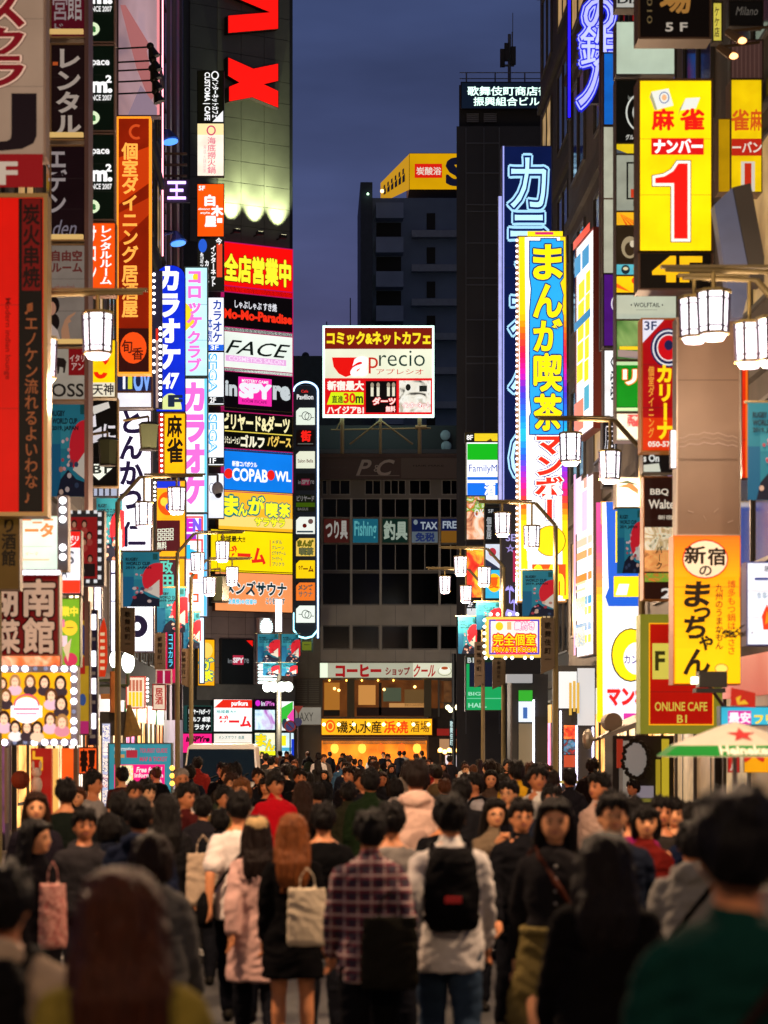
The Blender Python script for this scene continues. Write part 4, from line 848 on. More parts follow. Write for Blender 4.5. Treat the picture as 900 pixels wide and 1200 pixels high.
s = xs('sign', 'magenta street level sign with black slanting word', 210, 860, 248, 882, '#f02080', 1.1, fr='#4a1030', fre=0); s.text('inSPYre', 218, 863, 245, 869, '#1c0810', .05, slant=.2); s.done()
s = xs('sign', 'small purple and black sign above the lit picture panel', 298.5, 820, 322, 829, '#180818', 1, fr='#3a1038', fre=0); s.oval(302, 824, 3, 3.5, '#d828d0'); s.text('in', 306, 822, 310, 827, '#e0e0f0', .03); s.text('SPYre', 310.5, 822, 321, 827, '#e878d8', .03); s.done()
s = xs('sign', 'lit game picture panel of pale blue and purple', 298.5, 832, 322, 855, '#8ac0e0', 1, fr='#1c4a48', fre=.2, pic=picture_mat(['#2868a8', '#d8f4ff', '#b070c0', '#203060'], .8, 1.1)); s.done()
s = xs('sign', 'yellow and white comic cafe sign behind the grey street pole', 298.5, 859, 322, 885, '#f8f4c8', 1.1, fr='#3a4a40', fre=0); s.text('ま', 300, 861, 311, 874, '#f8d810', .06, o=[('#38a8b8', .05)]); s.text('ん', 311, 867, 321, 879, '#f8d810', .06, o=[('#38a8b8', .05)]); s.rect(298.5, 880, 322, 885, '#e8e820'); s.done()
s = xs('sign', 'narrow green, white and pink sign at the tower foot', 329, 822, 344, 856, '#f2f6f2', 1.1, fr='#2a2a2a', fre=0); s.poly([(329, 830), (343, 822), (343, 836), (330, 848)], '#38b838'); s.poly([(336, 840), (344, 830), (344, 850)], '#e848a8'); s.oval(333, 848, 3, 6, '#283848'); s.done()
s = xs('sign', 'narrow white, blue and yellow sign at the tower foot', 329, 859, 344, 886, '#d8f2f8', 1.1, fr='#2a2a2a', fre=0); s.rect(330, 862, 335, 874, '#f8e820'); s.rect(330, 876, 342, 880, '#48a8c8'); s.rect(341, 866, 344, 886, '#1838c0'); s.done()

# ---- blue neon directory
s = Sign('directory_sign', 'tall dark floor directory outlined in blue white neon', (344.5, 452, 372, 746), 120.5, '#3a404a', .12, fr='#5a6878', fw=.5, dep=.4, cat='sign')
s.text('Cafe', 353, 457, 361, 460, '#e02828', .02, e=1); s.text('Pavilion', 348, 462.5, 367, 468, W, .03, e=.8)
ch = [(347, 478, 369, 498, '#e8f4e4'), (347, 504, 369, 523, '#140a0a'), (347, 529, 369, 549, '#e8ecd4'), (347, 555, 369, 575, '#0c0c0c'), (347, 580, 369, 600, '#101408'), (347, 606, 369, 626, '#f0f4ea'), (347, 631, 369, 652, '#f0c858'), (347, 657, 369, 678, '#ffd40c'), (347, 683, 369, 704, '#f47a28'), (347, 710, 369, 730, '#f4fff4')]
for x0, y0, x1, y1, c in ch:
    s.rect(x0, y0, x1, y1, c, 1.0 if c != '#140a0a' else .6); s.poly([(x0, y0), (x0+4, y0), (x0, y0+4)], '#2a2e34')
for y in (488, 720): s.ring(358, y, 4.5, 5, .8, '#384048'); s.ring(361, y+1, 4, 4.5, .7, '#484038'); s.rect(350, y, 354, y+.7, '#503830'); s.rect(364, y+2, 368, y+2.7, '#503830')
s.text('街', 353, 506, 364, 518, '#f02018', .05, e=1.1); s.rect(349, 520.5, 367, 521.7, '#d0e0d8'); s.text('Salon Bella', 349, 539, 367, 543, '#c83030', .01); s.text('in', 349.5, 564, 353, 568, W, .01); s.rect(353, 562, 363, 569.5, '#f03878'); s.text('SPY', 354, 563.5, 362.5, 568, W, .04); s.text('re', 364, 564, 368, 568, W, .01)
s.text('ビリヤード', 348, 582, 368, 588, W, .04); s.rect(347, 590, 369, 595, '#88c818'); s.text('BAGUS', 349, 596, 361, 599, '#e0e0d8', .03); s.oval(357, 617, 2.5, 2.5, '#e02818'); s.oval(364, 612, 3, 3, '#f0b8b0'); s.rect(348, 623, 367, 625, '#78a8c0'); s.text('まんが', 349, 634, 367, 641, '#f8f028', .04, o=[('#48a048', .06)]); s.text('喫茶', 351, 643, 367, 651, '#f0f4a0', .04, o=[('#48a048', .06)]); s.text('ゲーム', 349, 664, 367, 671, '#d83018', .05); s.text('メンズ', 350, 686, 366, 692, '#fff0d8', .03, o=[('#b04818', .04)]); s.text('サウナ', 350, 694, 366, 700, '#fff0d8', .03)
t_ = s.done()
m = MB(); nb = mat('#a8d0ff', .3, e=3.0)
pth = [(372.6, 748)]+[(372.6, 459)] + [(358.3+14.3*math.cos(R(a)), 459-11*math.sin(R(a))) for a in range(15, 166, 15)] + [(343.8, 459)]
def tube(pp, D, y, r, m, mt):
    for (xa, ya), (xb, yb) in zip(pp, pp[1:]):
        a = at(xa, ya, D)-s.P; b = at(xb, yb, D)-s.P; m.bar((a.x, y, a.z), (b.x, y, b.z), r, mt, 6)
tube(pth, 120.5, -.1, .045, m, nb)
tube([(343.8, 718), (343.8, 738), (350, 746), (358, 748), (366, 746), (372.6, 738)], 120.5, -.1, .045, m, mat('#a0f0ff', .3, e=3.0))
m.build('neon_outline', t_)
m = MB()
for x in (353, 366): a = at(x, 748, 120.5)-s.P; b = at(x, 764, 120.5)-s.P; m.bar((a.x, .1, a.z), (b.x, .1, b.z), .04, mat('#8aa898', .4, .4))
m.build('bracket', t_)
s = Sign('sign', 'dim olive plate hanging under the blue neon directory', (354, 752, 365, 762), 120.8, '#7a8420', .6, fr='#3a4a28', dep=.1); s.rect(356, 755, 363, 756, '#48501c'); s.done()
s = Sign('sign', 'pale sign with thin black capitals and a row of little lamps', (346, 829, 376, 849), 131.4, '#b0a898', .55, fr='#6a6258', dep=.1); s.text('AXY', 351, 835, 367, 845, '#5a554c', .005); s.done()
# ---- straight ahead
s = Sign('billboard', 'framed billboard on the corner roof with a red bowl shape and yellow top line', (380.5, 384, 506.5, 486), 130.5, '#eef0d4', 1.05, fr='#d8fff0', fw=2.4, dep=.4, cat='billboard', fre=2.0)
s.rect(380.5, 384, 506.5, 409, '#7c1c10', 1); s.text('コミック&ネットカフェ', 383.5, 389.5, 504, 403.5, '#ffe428', .05)
s.poly([(389, 419), (430, 419), (424, 430), (416, 438), (405, 442), (397, 438), (391, 430)], '#e41410', 1.1); s.text('a', 412, 419, 430, 440, W, .03, slant=.3, e=1.1); s.text('p', 432, 419, 443, 438, '#c82818', .0); s.text('recio', 444, 411, 498, 429.5, '#18342c', -.005); s.text('アプレシオ', 441, 432.5, 496, 439, '#c83028', 0)
s.rect(380.5, 443.5, 506.5, 486, '#e0141a', 1); s.text('新宿最大', 384, 447, 426, 457.5, '#fff4e8', .05); s.poly([(388, 460), (426, 460), (426, 474.5), (383, 474.5)], '#d8f018', 1.05); s.text('直進', 389, 464, 402, 472.5, '#283818', .02); s.text('30', 403, 461.5, 416, 472.5, '#e03018', .04); s.text('m', 417, 465, 425, 472.5, '#283818', .03); s.text('ハイジアB1', 383.5, 477, 426, 485, '#fff4e8', .04)
s.rect(428.5, 447, 464.5, 484, '#100c0c', .8)
for x in (436, 443, 455, 461): s.rect(x-1.6, 454, x+1.6, 465, '#f0ead0', 1); s.oval(x, 452, 2, 3, '#b8a890', .8)
s.text('ダーツ', 437, 467, 463, 475, '#ffe8e0', .05, o=[('#e02828', .07)]); s.text('無料', 452, 477, 463, 483.5, '#ffe8e0', .04, o=[('#e02828', .06)])
s.pic(467.5, 447, 504.5, 484, ['#3c3a34', '#e8e4d4', '#f4f4ea', '#b0a890'], 2.2, 1); s.oval(478, 455, 3, 4, '#1c1c18'); s.rect(491, 453, 500, 460, '#202420'); s.text('インターネット', 471, 473, 503, 479, '#ffffff', .04, o=[('#c83028', .06)])
t_ = s.done()
m = MB(); st = mat('#b09868', .5, .2)
def seg(a, b, r): 
    p = at(*a, 130.5)-s.P; q = at(*b, 130.5)-s.P; m.bar((p.x, .25, p.z), (q.x, .25, q.z), r, st)
for x in (401, 446, 492): seg((x, 489), (x, 531), .11 if x != 446 else .08)
seg((446, 492), (410, 520), .05); seg((446, 492), (484, 520), .05); seg((388, 503), (505, 501), .04); seg((394, 503), (401, 490), .03); seg((487, 500), (500, 500), .12)
m.build('support_leg', t_)
s = Sign('sign', 'unlit brown fascia sign with a worn curling two letter monogram', (376, 536, 536, 561), 131.3, '#5a4640', 0, fr='#5a504a', fw=.5, dep=.08)
s.rect(470, 536.5, 536, 560.5, '#75665d', 0); s.text('P C', 418, 539, 462, 557, '#c8b6a8', .02, slant=.35, e=0); s.text('&', 438, 545, 446, 553, '#c8b6a8', 0, e=0); s.rect(417, 557, 468, 558, '#a09084', 0); s.text('FOR YOUR LIFE', 378, 547, 408, 549, '#6a5d56', .0, e=0); s.text('HAIR MAKE', 484, 545, 520, 547, '#33302c', 0, e=0); s.done()
def wsign(lab, x0, x1, bgc, e): return Sign('sign', lab, (x0, 608, x1, 636), 131.75, bgc, e, fr='#7a7464', fw=.8, dep=.15, vary=.1)
s = wsign('dark red panel with pale fishing gear hiragana between window bands', 379.5, 409, '#4a1c18', .55); s.text('つり具', 382, 611, 407, 631, '#a8a49c', .04, e=.7); s.done()
s = wsign('teal panel with one pale english word between window bands', 413.5, 443, '#1c6a80', .6); s.text('Fishing', 415.5, 611, 441, 633, '#60b4b8', .02, e=.7); s.done()
s = wsign('dark green panel with two pale characters between window bands', 448, 478, '#0c2a22', .6); s.text('釣具', 450, 611, 477, 632, '#a0b0a0', .04, e=.7); s.done()
s = wsign('navy over grey tax panel with a small round emblem', 482.5, 513, '#101c48', .6); s.rect(482.5, 623, 513, 636, '#5a6670', .7); s.oval(487, 612, 2.5, 3, '#8a98a0', .6); s.text('TAX', 493, 612, 512, 620, '#a8b4c0', .03, e=.7); s.text('免税', 487, 624.5, 509, 634.5, '#1c2c60', .04, e=.7); s.done()
s = wsign('navy over ochre panel with the second half of the tax words', 517, 536, '#101c48', .6); s.rect(517, 622, 536, 636, '#8a5c1c', .6); s.text('FREE', 519, 611, 540, 619, '#a8b4c0', .03, e=.7); s.done()
s = Sign('sign', 'long cream coffee shop fascia with dark red katakana and a cup emblem', (375, 777, 531, 794), 131.2, '#c8c8ae', .75, fr='#8a867a', fw=.8, dep=.3)
s.rect(375, 777, 384, 794, '#eaf6d8', 1.1); s.rect(484, 777, 531, 794, '#dcdcc0', .95); s.text('コーヒー', 394, 779.5, 446, 792.5, '#b01a1c', .06); s.text('ショップ', 452, 782, 480, 791, '#8a2a24', .04); s.text('クール', 485, 779, 510, 793, '#c02a24', .03, slant=.25); s.ring(521, 786.5, 8, 5.5, .6, '#8a8a6a'); s.oval(521, 785.5, 7, 4.5, '#f4f4e0', 1); s.oval(521, 783, 4, 1.8, '#c85a28'); s.done()
s = Sign('sign', 'glowing yellow grill restaurant sign lit by eight lamps', (377, 842.5, 506, 861), 130.9, '#ffb41c', 1.2, fr='#8a4a10', fw=1, dep=.3)
s.oval(387, 851, 6, 7.5, '#f05a10'); s.ring(387, 851, 4, 5, 1.2, '#ffd040'); s.text('磯丸水産', 395, 845, 447, 859, '#33260a', .02); s.text('浜焼', 450, 845, 478, 859, '#e04010', .03); s.text('酒場', 481, 845, 503, 858, '#5a3a10', .01); s.bulbs([(379.5+17.5*k, 849) for k in range(8)], 2.0, '#fff0a0', 7); s.done()
c_ = thing('food_cart', 'small food cart strung with warm bulbs at the end of the street', 'cart', tuple(at(531, 917, 118))); p0 = at(531, 917, 118)
m = MB(); pbx(m, 514, 878, 549, 882, 118, 1.0, mat('#ffb040', .5, e=1.2), p0); m.build('canopy', c_)
m = MB(); pbx(m, 522, 885, 548, 900, 118, .1, mat('#e8e0e8', .5, e=.9), p0); pbx(m, 526, 888, 534, 898, 117.98, .015, mat('#8a2030', .5, e=.6), p0); pbx(m, 536, 893, 541, 899, 117.98, .015, mat('#c8c828', .5, e=.8), p0); pbx(m, 542, 893, 547, 899, 117.98, .015, mat('#e82828', .5, e=.8), p0); pbx(m, 536, 887, 547, 890, 117.98, .015, mat('#2a2438', .5), p0); m.build('menu_panel', c_)
m = MB(); pbx(m, 515, 900, 548, 917, 118.1, .9, mat('#3a2418', .6), p0); pbx(m, 515, 882, 517, 900, 118.1, .06, mat('#3a2418', .6), p0); pbx(m, 546, 882, 548, 900, 118.3, .06, mat('#3a2418', .6), p0); m.build('counter', c_)
m = MB()
for k in range(7): m.ball(rel(p0, 516+5.2*k, 879+(k % 2)*2, 117.85), .11, mat('#ffd078', .4, e=6))
m.build('bulb_chain', c_)
v = thing('delivery_truck', 'dark blue truck crossing behind the food cart', 'truck', tuple(at(562, 916, 121))); p0 = at(562, 916, 121); bm_ = mat('#0e2440', .3, .2)
m = MB(); pbx(m, 536, 868, 596, 905, 121, 2.0, bm_, p0); m.build('cargo_box', v)
m = MB(); pbx(m, 524, 880, 535.6, 905, 121, 1.9, bm_, p0); m.build('cab', v)
m = MB(); pbx(m, 525, 882, 531, 891, 120.98, .015, GLASS, p0); m.build('side_window', v)
for x in (530, 583): 
    m = MB(); q = rel(p0, x, 908, 121); m.bar((q[0], -.05, q[2]), (q[0], .25, q[2]), .4, mat('#0a0a0a', .8), 16); m.build('wheel', v)
t = thing('lamp_post', 'dark pole with a cluster of small lamps and a banner of writing', 'lamp post', (at(532, 900, 112).x, 112, 0)); p0 = Vector((at(532, 900, 112).x, 112, 0))
m = MB(); q = rel(p0, 532, 766, 112); m.bar((0, 0, 0), (0, 0, q[2]), .1, mat('#15171b', .5, .3)); m.build('pole', t)
m = MB()
for x, y in ((525, 829), (528, 832), (535, 829), (538, 831)): q = rel(p0, x, y, 112); m.ball(q, .12, mat('#ffe8b0', .4, e=4)); m.bar((0, 0, q[2]-.2), q, .03, mat('#15171b', .5))
m.build('lamp_cluster', t)
s = Sign('sign', 'narrow dark upright sign with pale characters on the dark pole', (527, 843, 531, 876), 111.5, '#1c2a30', .6, fr='#101418', fw=.4, dep=.05); s.vert('歌舞伎町', 527.3, 845, 530.7, 874, '#d0f0f0', .02, e=.9); s.done()
s = Sign('sign', 'rooftop name board with two lines of pale green lit characters', (541, 97, 700, 127), 100.3, '#1c2c44', .35, fr='#10141c', fw=1, dep=.15)
s.text('歌舞伎町商店街', 548, 101.5, 644, 112, '#d8fff0', .02, e=1.6); s.text('振興組合ビル', 555, 114, 632, 124, '#d8fff0', .02, e=1.6); s.done()
s = Sign('sign', 'yellow roof box sign with a red label and a black letter S', (480, 180, 560, 222), 172.5, '#eeb004', .8, fr='#8a6808', fw=.5, dep=5.0)
s.rect(486, 192, 518, 208.5, '#d81c10', 1); s.text('炭酸浴', 488, 196, 517, 205, '#f0e0d0', .02, e=.9); s.text('S', 525, 187, 543, 216, '#12142a', .06); t_ = s.done()
m = MB(); a = at(480, 222, 172.5)-s.P; L = (at(480, 222, 172.5).x - at(452, 222, 174).x)
q1, q2, q3, q4 = (a.x, 0.0, a.z), (a.x-1.9, 6.0, a.z+.35), (a.x-1.9, 6.0, a.z+1.85), (a.x, 0.0, at(480, 180, 172.5).z-s.P.z)
m.add([q1, q2, q3, q4], [(1, 0, 3, 2)], mat('#e6a800', .5, e=.7)); m.build('side_face', t_)
m = MB()
for k in range(6):
    f0 = .12+.13*k; f1 = f0+.085
    def on(f, g_): b0 = Vector(q1).lerp(Vector(q2), f); b1 = Vector(q4).lerp(Vector(q3), f); r_ = b0.lerp(b1, g_); return (r_.x-.03, r_.y-.03, r_.z)
    m.add([on(1-f1, .3), on(1-f0, .3), on(1-f0, .5), on(1-f1, .55)], [(0, 1, 2, 3)], mat('#181a2a', .5)); m.add([on(1-f1+.03, .55), on(1-f0, .55), on(1-f0, .72), on(1-f1+.03, .72)], [(0, 1, 2, 3)], mat('#181a2a', .5))
m.build('lettering', t_)

# ---- right-hand side, far to near
s = Sign('sign', 'convenience store sign of green, white and blue bands', (547, 518, 589, 589), 86, '#f6faff', 1.25, fr='#b8c8b8', fw=1, dep=.3)
s.rect(547.5, 520, 589, 539, '#14b01c', 1.15); s.text('FamilyM', 549.5, 544.5, 582.5, 555.5, '#1c3c9c', 0); s.rect(547.5, 559, 589, 562.5, '#1c68d0'); s.rect(547.5, 566, 589, 580.5, '#1470e8', 1.15); s.text('酒', 568, 566.5, 580, 580, W, .04); s.done()
s = Sign('sign', 'thin yellow floor eight sign above the convenience store bands', (546, 508, 589, 517), 86, '#f8d828', 1.0, fr='#2a2a20', dep=.3); s.rect(546, 508, 556, 517, '#101010', 1); s.text('8F', 547, 510, 554, 515.5, W, .03); s.poly([(570, 517), (575, 514), (577, 517)], '#604018'); s.done()
s = Sign('sign', 'upper food photograph sign of salad and raw meat', (547, 582, 568, 632), 86, '#c07860', .9, fr='#1c1414', dep=.3, pic=picture_mat(['#7a2420', '#e0a078', '#f4e0d0', '#c8503c'], 1.6, .95)); s.pic(547, 582, 568, 600, ['#f0e8d8', '#c86a30', '#58a028', '#f8f0e0'], 2, 1); s.text('OK', 556, 597, 567, 606, '#f0f0f0', .03); s.done()
s = Sign('sign', 'dark sign with faint white characters beside the food photographs', (569, 595, 590, 636), 85.5, '#0e1218', .6, fr='#141414', dep=.3); s.vert('個室居', 570, 606, 576, 632, '#c8d0d8', .02); s.text('5F', 572, 597, 578, 601, '#c8d0d8', .02); s.done()
s = Sign('sign', 'white sign with a slanting dark band and a red disc', (569, 636, 588, 676), 85.6, '#d8e0f0', 1, fr='#2a3048', dep=.3); s.oval(577, 647, 4.5, 5, '#b83040'); s.poly([(569, 655), (588, 668), (588, 676), (569, 668)], '#283048'); s.done()
s = Sign('sign', 'lower red and yellow food photograph sign', (547, 640, 568, 700), 86, '#e03020', 1, fr='#1c1414', dep=.3, pic=picture_mat(['#c81810', '#f04028', '#f8d030', '#68a030'], 1.3, 1.0)); s.text('4F', 549, 641, 556, 645, W, .02); s.done()
s = Sign('sign', 'cyan sign with a big yellow sunburst', (569, 668, 588, 701), 85.4, '#38b8e8', 1.1, fr='#1a4a68', dep=.3); s.oval(579, 683, 8, 11, '#ffc818', 1.1); s.text('夏', 574, 677, 584, 689, '#e86018', .04); s.done()
s = Sign('sign', 'small black and white floor two sign above the teal banner', (547, 704, 562, 722), 86.2, '#e8ecf0', .9, fr='#1c1c20', dep=.3); s.rect(547, 704, 562, 713, '#101418', 1); s.text('2F', 548, 706, 554, 711, W, .02); s.ring(556, 716, 4, 6, .8, '#60686c', a0=0, a1=180); s.done()
s = Sign('sign', 'green and navy hall sign at the basement entrance', (546.5, 770, 590, 832), 88, '#08301c', .8, fr='#0a0c10', dep=.3); s.rect(546.5, 778, 590, 832, '#12a058', 1.0); s.rect(550, 776, 590, 805, '#0c1830', .9); s.text('B1', 548, 771, 555, 776.5, '#d0d8d8', .03); s.text('BIG', 549, 811, 563, 815, '#a8f0d0', .02); s.rect(547, 818, 590, 819, '#78e0b0'); s.text('HALL', 549, 824, 570, 829, '#a8f0d0', .03); s.done()
s = Sign('sign', 'very tall navy karaoke sign with huge pale blue katakana', (589, 172, 646, 588), 68, '#0a1848', .9, fr='#3a4470', fw=1, dep=.5)
for ch, a, b_ in (('カ', 183, 246), ('ラ', 250, 318), ('オ', 335, 400), ('ケ', 420, 486), ('の', 502, 566)): s.text(ch, 598, a+2, 640, b_-2, '#b4e4ff', 0, o=[('#0c2058', .035), ('#9cd0f0', .075)], e=1.3)
s.rect(588.8, 172.3, 590.5, 587.5, '#a8b0ff', 1.0); s.done()
s = Sign('light_column', 'long lavender light strip along the edge of the navy karaoke sign', (584.2, 230, 588, 588), 67.6, '#b0b4f4', 1.0, fr='#3a4058', fw=.5, dep=.2, cat='light'); s.done()
s = Sign('sign', 'dark grey panel with blue purple palm trees and letters', (588, 590, 606, 722), 68.2, '#26242c', .6, fr='#1a1a20', dep=.3); s.text('SE', 593, 626, 604, 634, '#b0b0ff', .02); s.text('☆', 593, 638, 603, 647, '#a8a0f8', .02); s.rect(601, 645, 606, 682, '#a82050', .9)
def palm(x, y, k):
    for a_ in range(-20, 201, 32): s.poly([(x, y), (x+6*k*math.cos(R(a_))*.6, y-4*k*math.sin(R(a_))-1.5), (x+6.5*k*math.cos(R(a_)), y-3.5*k*math.sin(R(a_))+2.5)], '#a09cff', 1)
    s.rect(x-.6, y, x+.8, y+16, '#a09cff', 1)
palm(597, 691, 1.0); palm(602, 706, .7); s.poly([(590, 722), (594, 714), (606, 718), (606, 722)], '#a09cff', 1); s.done()
s = Sign('sign', 'tall white comic cafe sign with rainbow edges and yellow characters', (608, 278, 662.5, 704), 58, '#fffdf4', 1.35, fr='#c8a060', fw=1.6, dep=.5)
stops = [(278, '#ffe818'), (370, '#ffd810'), (392, '#ff6a18'), (415, '#f81c50'), (440, '#e81cc0'), (462, '#5038e0'), (490, '#1c8cf0'), (512, '#28d0e0'), (535, '#2068f0'), (555, '#a030e0'), (575, '#f01c90'), (592, '#ff4a20'), (612, '#ffd810'), (704, '#ffe818')]
for (ya, ca), (yb, cb) in zip(stops, stops[1:]):
    n_ = max(1, int((yb-ya)/6))
    for k in range(n_):
        c = lerp_hex(ca, cb, (k+.5)/n_); y0 = ya+(yb-ya)*k/n_; y1 = ya+(yb-ya)*(k+1)/n_
        s.rect(608, y0, 615, y1, c, 1.1); s.rect(656, y0, 662.5, y1, c, 1.1)
s.rect(615, 278, 656, 284, '#ffe818', 1.1); s.rect(624, 279, 645, 282, '#e02878', 1)
blue = [(618, 290), (631, 290), (631, 287), (648, 287), (648, 290), (656, 290), (656, 332), (652, 338), (656, 352), (654, 368), (656, 376), (656, 505), (654, 498), (656, 502), (656, 513), (618, 513), (618, 492), (620, 488), (618, 470), (618, 372), (620, 345), (618, 330)]
s.poly([(x + (-1.2 if x < 637 else 1.2), y + (-1.2 if y < 300 else (1.2 if y > 500 else 0))) for x, y in blue], '#102878', 1); s.poly(blue, '#28a8f8', 1.1)
for ch, a, b_ in (('ま', 295, 333), ('ん', 341, 377), ('が', 381, 416), ('喫', 421, 463), ('茶', 468, 508)): s.text(ch, 623, a, 654, b_, '#ffe60c', .035, o=[('#14206a', .035)], e=1.15)
s.vert('マンボー', 624, 513, 655, 613, '#f02818', .05, o=[('#fffdf4', .05), ('#203c90', .085)])
s.oval(641, 637, 18, 18, '#4a3008', 1); s.oval(641, 637, 17.2, 17.2, '#ffd814', 1.15); s.rect(620, 664, 659, 700, '#f85018', 1.1); s.text('24h', 623, 667, 656, 698, '#ffe020', .06); s.rect(608, 660, 615, 704, '#ffe818', 1.1)
s.bulbs([(605.5, 282+6.4*k) for k in range(66)], 1.5, '#f8e8ff', 4); s.done()
# signs lying along the wall
def along(label, x0, y0, x1, y1, Dm, **k): return Sign('sign', label, (x0, y0, x1, y1), Dm, k.pop('bg', '#fff8f8'), k.pop('e', 1.3), yaw=R(-86.5), dep=.2, **k)
s = along('tall slanting view of a pink and yellow comic cafe sign flat on the wall', 676, 268, 696.5, 515, 56, fr='#6a2a28', fw=2)
for k in range(5): s.rect(679, 330+k*24, 686, 351+k*24, '#ffd814', 1.2); s.rect(688, 318+k*26, 693, 342+k*26, '#ffd814', 1.2)
s.rect(677, 300, 684, 322, '#3898d0', 1); s.rect(686, 290, 694, 312, '#3898d0', 1); s.rect(677, 370, 696, 380, '#2888c0', 1); s.rect(677, 470, 688, 505, '#f08870', 1); s.rect(689, 452, 695, 480, '#48b0d0', 1); s.rect(676.4, 272, 696, 282, '#f05a48', 1); s.done()
s = along('long white and pink wall sign with orange bands, washed out by its own light', 676.5, 555, 696.5, 770, 56, fr='#5a4a48', fw=1.5)
for y, c in ((630, '#f0c8b0'), (645, '#f8a060'), (672, '#f08838'), (700, '#38a0c8'), (712, '#f8d820'), (730, '#3890c0'), (745, '#f8d820')): s.rect(677, y, 695, y+9, c, 1.1)
s.rect(677.2, 560, 684, 625, '#f8d8e8', 1.1); s.rect(685, 575, 691, 622, '#e8c8f0', 1.0); s.rect(687, 560, 691, 572, '#f0b0a0', 1)

for y in (682, 690): s.rect(678, y, 690, y+3, '#f8d8b0', 1.1)
s.pic(679, 700, 690, 726, ['#f8d020', '#f8f0a0', '#3098c8', '#f0c020'], 2.2, 1); s.pic(679, 735, 690, 758, ['#f8d820', '#3088b8', '#f4f0e0'], 2.2, 1)
s.rect(676.8, 556, 679, 768, '#f0a8d0'); s.rect(692.5, 556, 694, 768, '#c8d0f0'); s.done()
s = Sign('light_column', 'tall violet blue neon tube up the dark wall', (665.5, -60, 668.5, 138), 60, '#2418f0', 2.2, fr='#140c30', fw=1.2, dep=.15, cat='neon sign'); s.done()
# neon letters standing free
n_ = thing('neon_letter_sign', 'lavender and blue outlined neon letters hanging from the wall', 'neon sign', tuple(at(698, 130, 50)))
q0 = at(698, 130, 50)
for ch, b_ in (('の', (684, 0, 719, 36)), ('鉄', (680, 32, 719, 78)), ('ノ', (678, 76, 702, 124))):
    v_, f_ = glyphs(ch, .02); g_, _ = glyphs(ch, 0.0)
    for off, c, e, y in ((.13, '#1a22c8', 1.0, 0.0), (.085, '#b0b4ff', 1.1, -.03), (.05, '#2a30d0', 1.0, -.05), (.01, '#b8bcff', 1.15, -.07)):
        v_, f_ = glyphs(ch, off); a0, a1 = min(p[0] for p in g_), max(p[0] for p in g_); b0, b1 = min(p[1] for p in g_), max(p[1] for p in g_)
        A = at(b_[0], b_[3], 50)-q0; B = at(b_[2], b_[1], 50)-q0
        m = MB(); m.add([(A.x+(p[0]-a0)/(a1-a0)*(B.x-A.x), y, A.z+(p[1]-b0)/(b1-b0)*(B.z-A.z)) for p in v_], f_, mat(c, .4, e=e)); m.build('letter', n_)
m = MB(); a = at(690, 126, 50)-q0; b_ = at(714, -30, 50)-q0; m.box(a.x, b_.x, .04, .2, a.z+.1, b_.z, mat('#1c1a3a', .5)); m.build('backing_panel', n_)
s = Sign('sign', 'narrow plain blue panel beside the neon letters', (708, 63, 719, 146), 46, '#1462c0', 1.0, fr='#3a2418', dep=.3); s.done()
s = Sign('sign', 'tall narrow cream panel with grey joints below the plain blue one', (707.5, 149, 719.5, 320), 46, '#c8cab4', .7, fr='#4a3828', dep=.3); s.rect(707.5, 232, 719.5, 234, '#6a5a48', .6); s.done()
s = Sign('sign', 'narrow deep purple panel with a sliver of white lettering', (708, 322, 719.5, 405), 46, '#4a1478', .9, fr='#2a2030', dep=.3); s.ring(720, 356, 4, 8, 1.5, '#e8e0f0', a0=110, a1=250); s.done()
s = Sign('sign', 'narrow white panel with black squiggles under the purple one', (708.5, 411, 721, 488), 46, '#f0f2f4', 1.1, fr='#4a4448', dep=.3); s.vert('くらら', 714, 416, 722, 470, '#1c2434', .03); s.done()
s = Sign('sign', 'black and white upright sign with round brush characters', (707.5, 495, 721.5, 570), 45.5, '#14121a', 1, fr='#2a2830', dep=.3); s.oval(715, 545, 6, 20, '#f0f0f8', 1.1); s.vert('居を', 709, 500, 721, 560, '#14141c', .04, o=[('#f0f0f8', .04)]); s.done()
s = Sign('post', 'brown steel upright running past the neon letters', (703.5, -40, 706.5, 410), 47, '#4a332c', 0, fr='#3a2822', fw=.3, dep=.2, cat='post'); s.done()
# column of boxes beside the mahjong sign
def col3(label, y0, y1, bgc, e=1.0, x1=749, **k): return Sign('sign', label, (722.5, y0, x1, y1), 39, bgc, e, fr='#3a3430', fw=1, dep=.35, **k)
s = col3('narrow pale sign with black capitals cut by the top edge', -12, 9, '#c8c8c0', .8); s.text('DI.', 724, -3, 744, 4, '#1c1c1c', .03); s.done()
s = col3('wide blank pale green lit panel below the black gold sign', 26, 87, '#c4d6c0', .85, 790); s.done()
s = col3('black sign with a white ring emblem and small katakana', 94, 167, '#0a0a08', .9); s.ring(754, 132, 21, 24, 2, '#d0d4cc'); s.ring(754, 132, 13, 15, 2, '#d0d4cc'); s.text('グルメ', 733, 158, 747, 164, '#d8d8d0', .02); s.text('Le monde', 736, 112, 748, 117, '#a8aca4', 0); s.done()
s = col3('thin yellow strip above the grey curved sign', 169, 180, '#e8c818', 1); s.poly([(722.5, 175), (735, 180), (722.5, 182)], '#4a5058'); s.done()
s = col3('grey green sign with a thick black rounded frame', 182, 247, '#a8ad9c', .75); s.border(734, 190, 756, 234, 2, '#14120f'); s.rect(739, 222, 748, 232, '#d84020'); s.text('ト', 742, 236, 748, 242, '#2a2824', .02); s.done()
s = col3('small orange and yellow rayed sign', 249, 264, '#f8b820', 1.0)
for k in range(4): s.poly([(726, 250), (733+k*5, 264), (736+k*5, 264)], '#e85a18')
s.done()
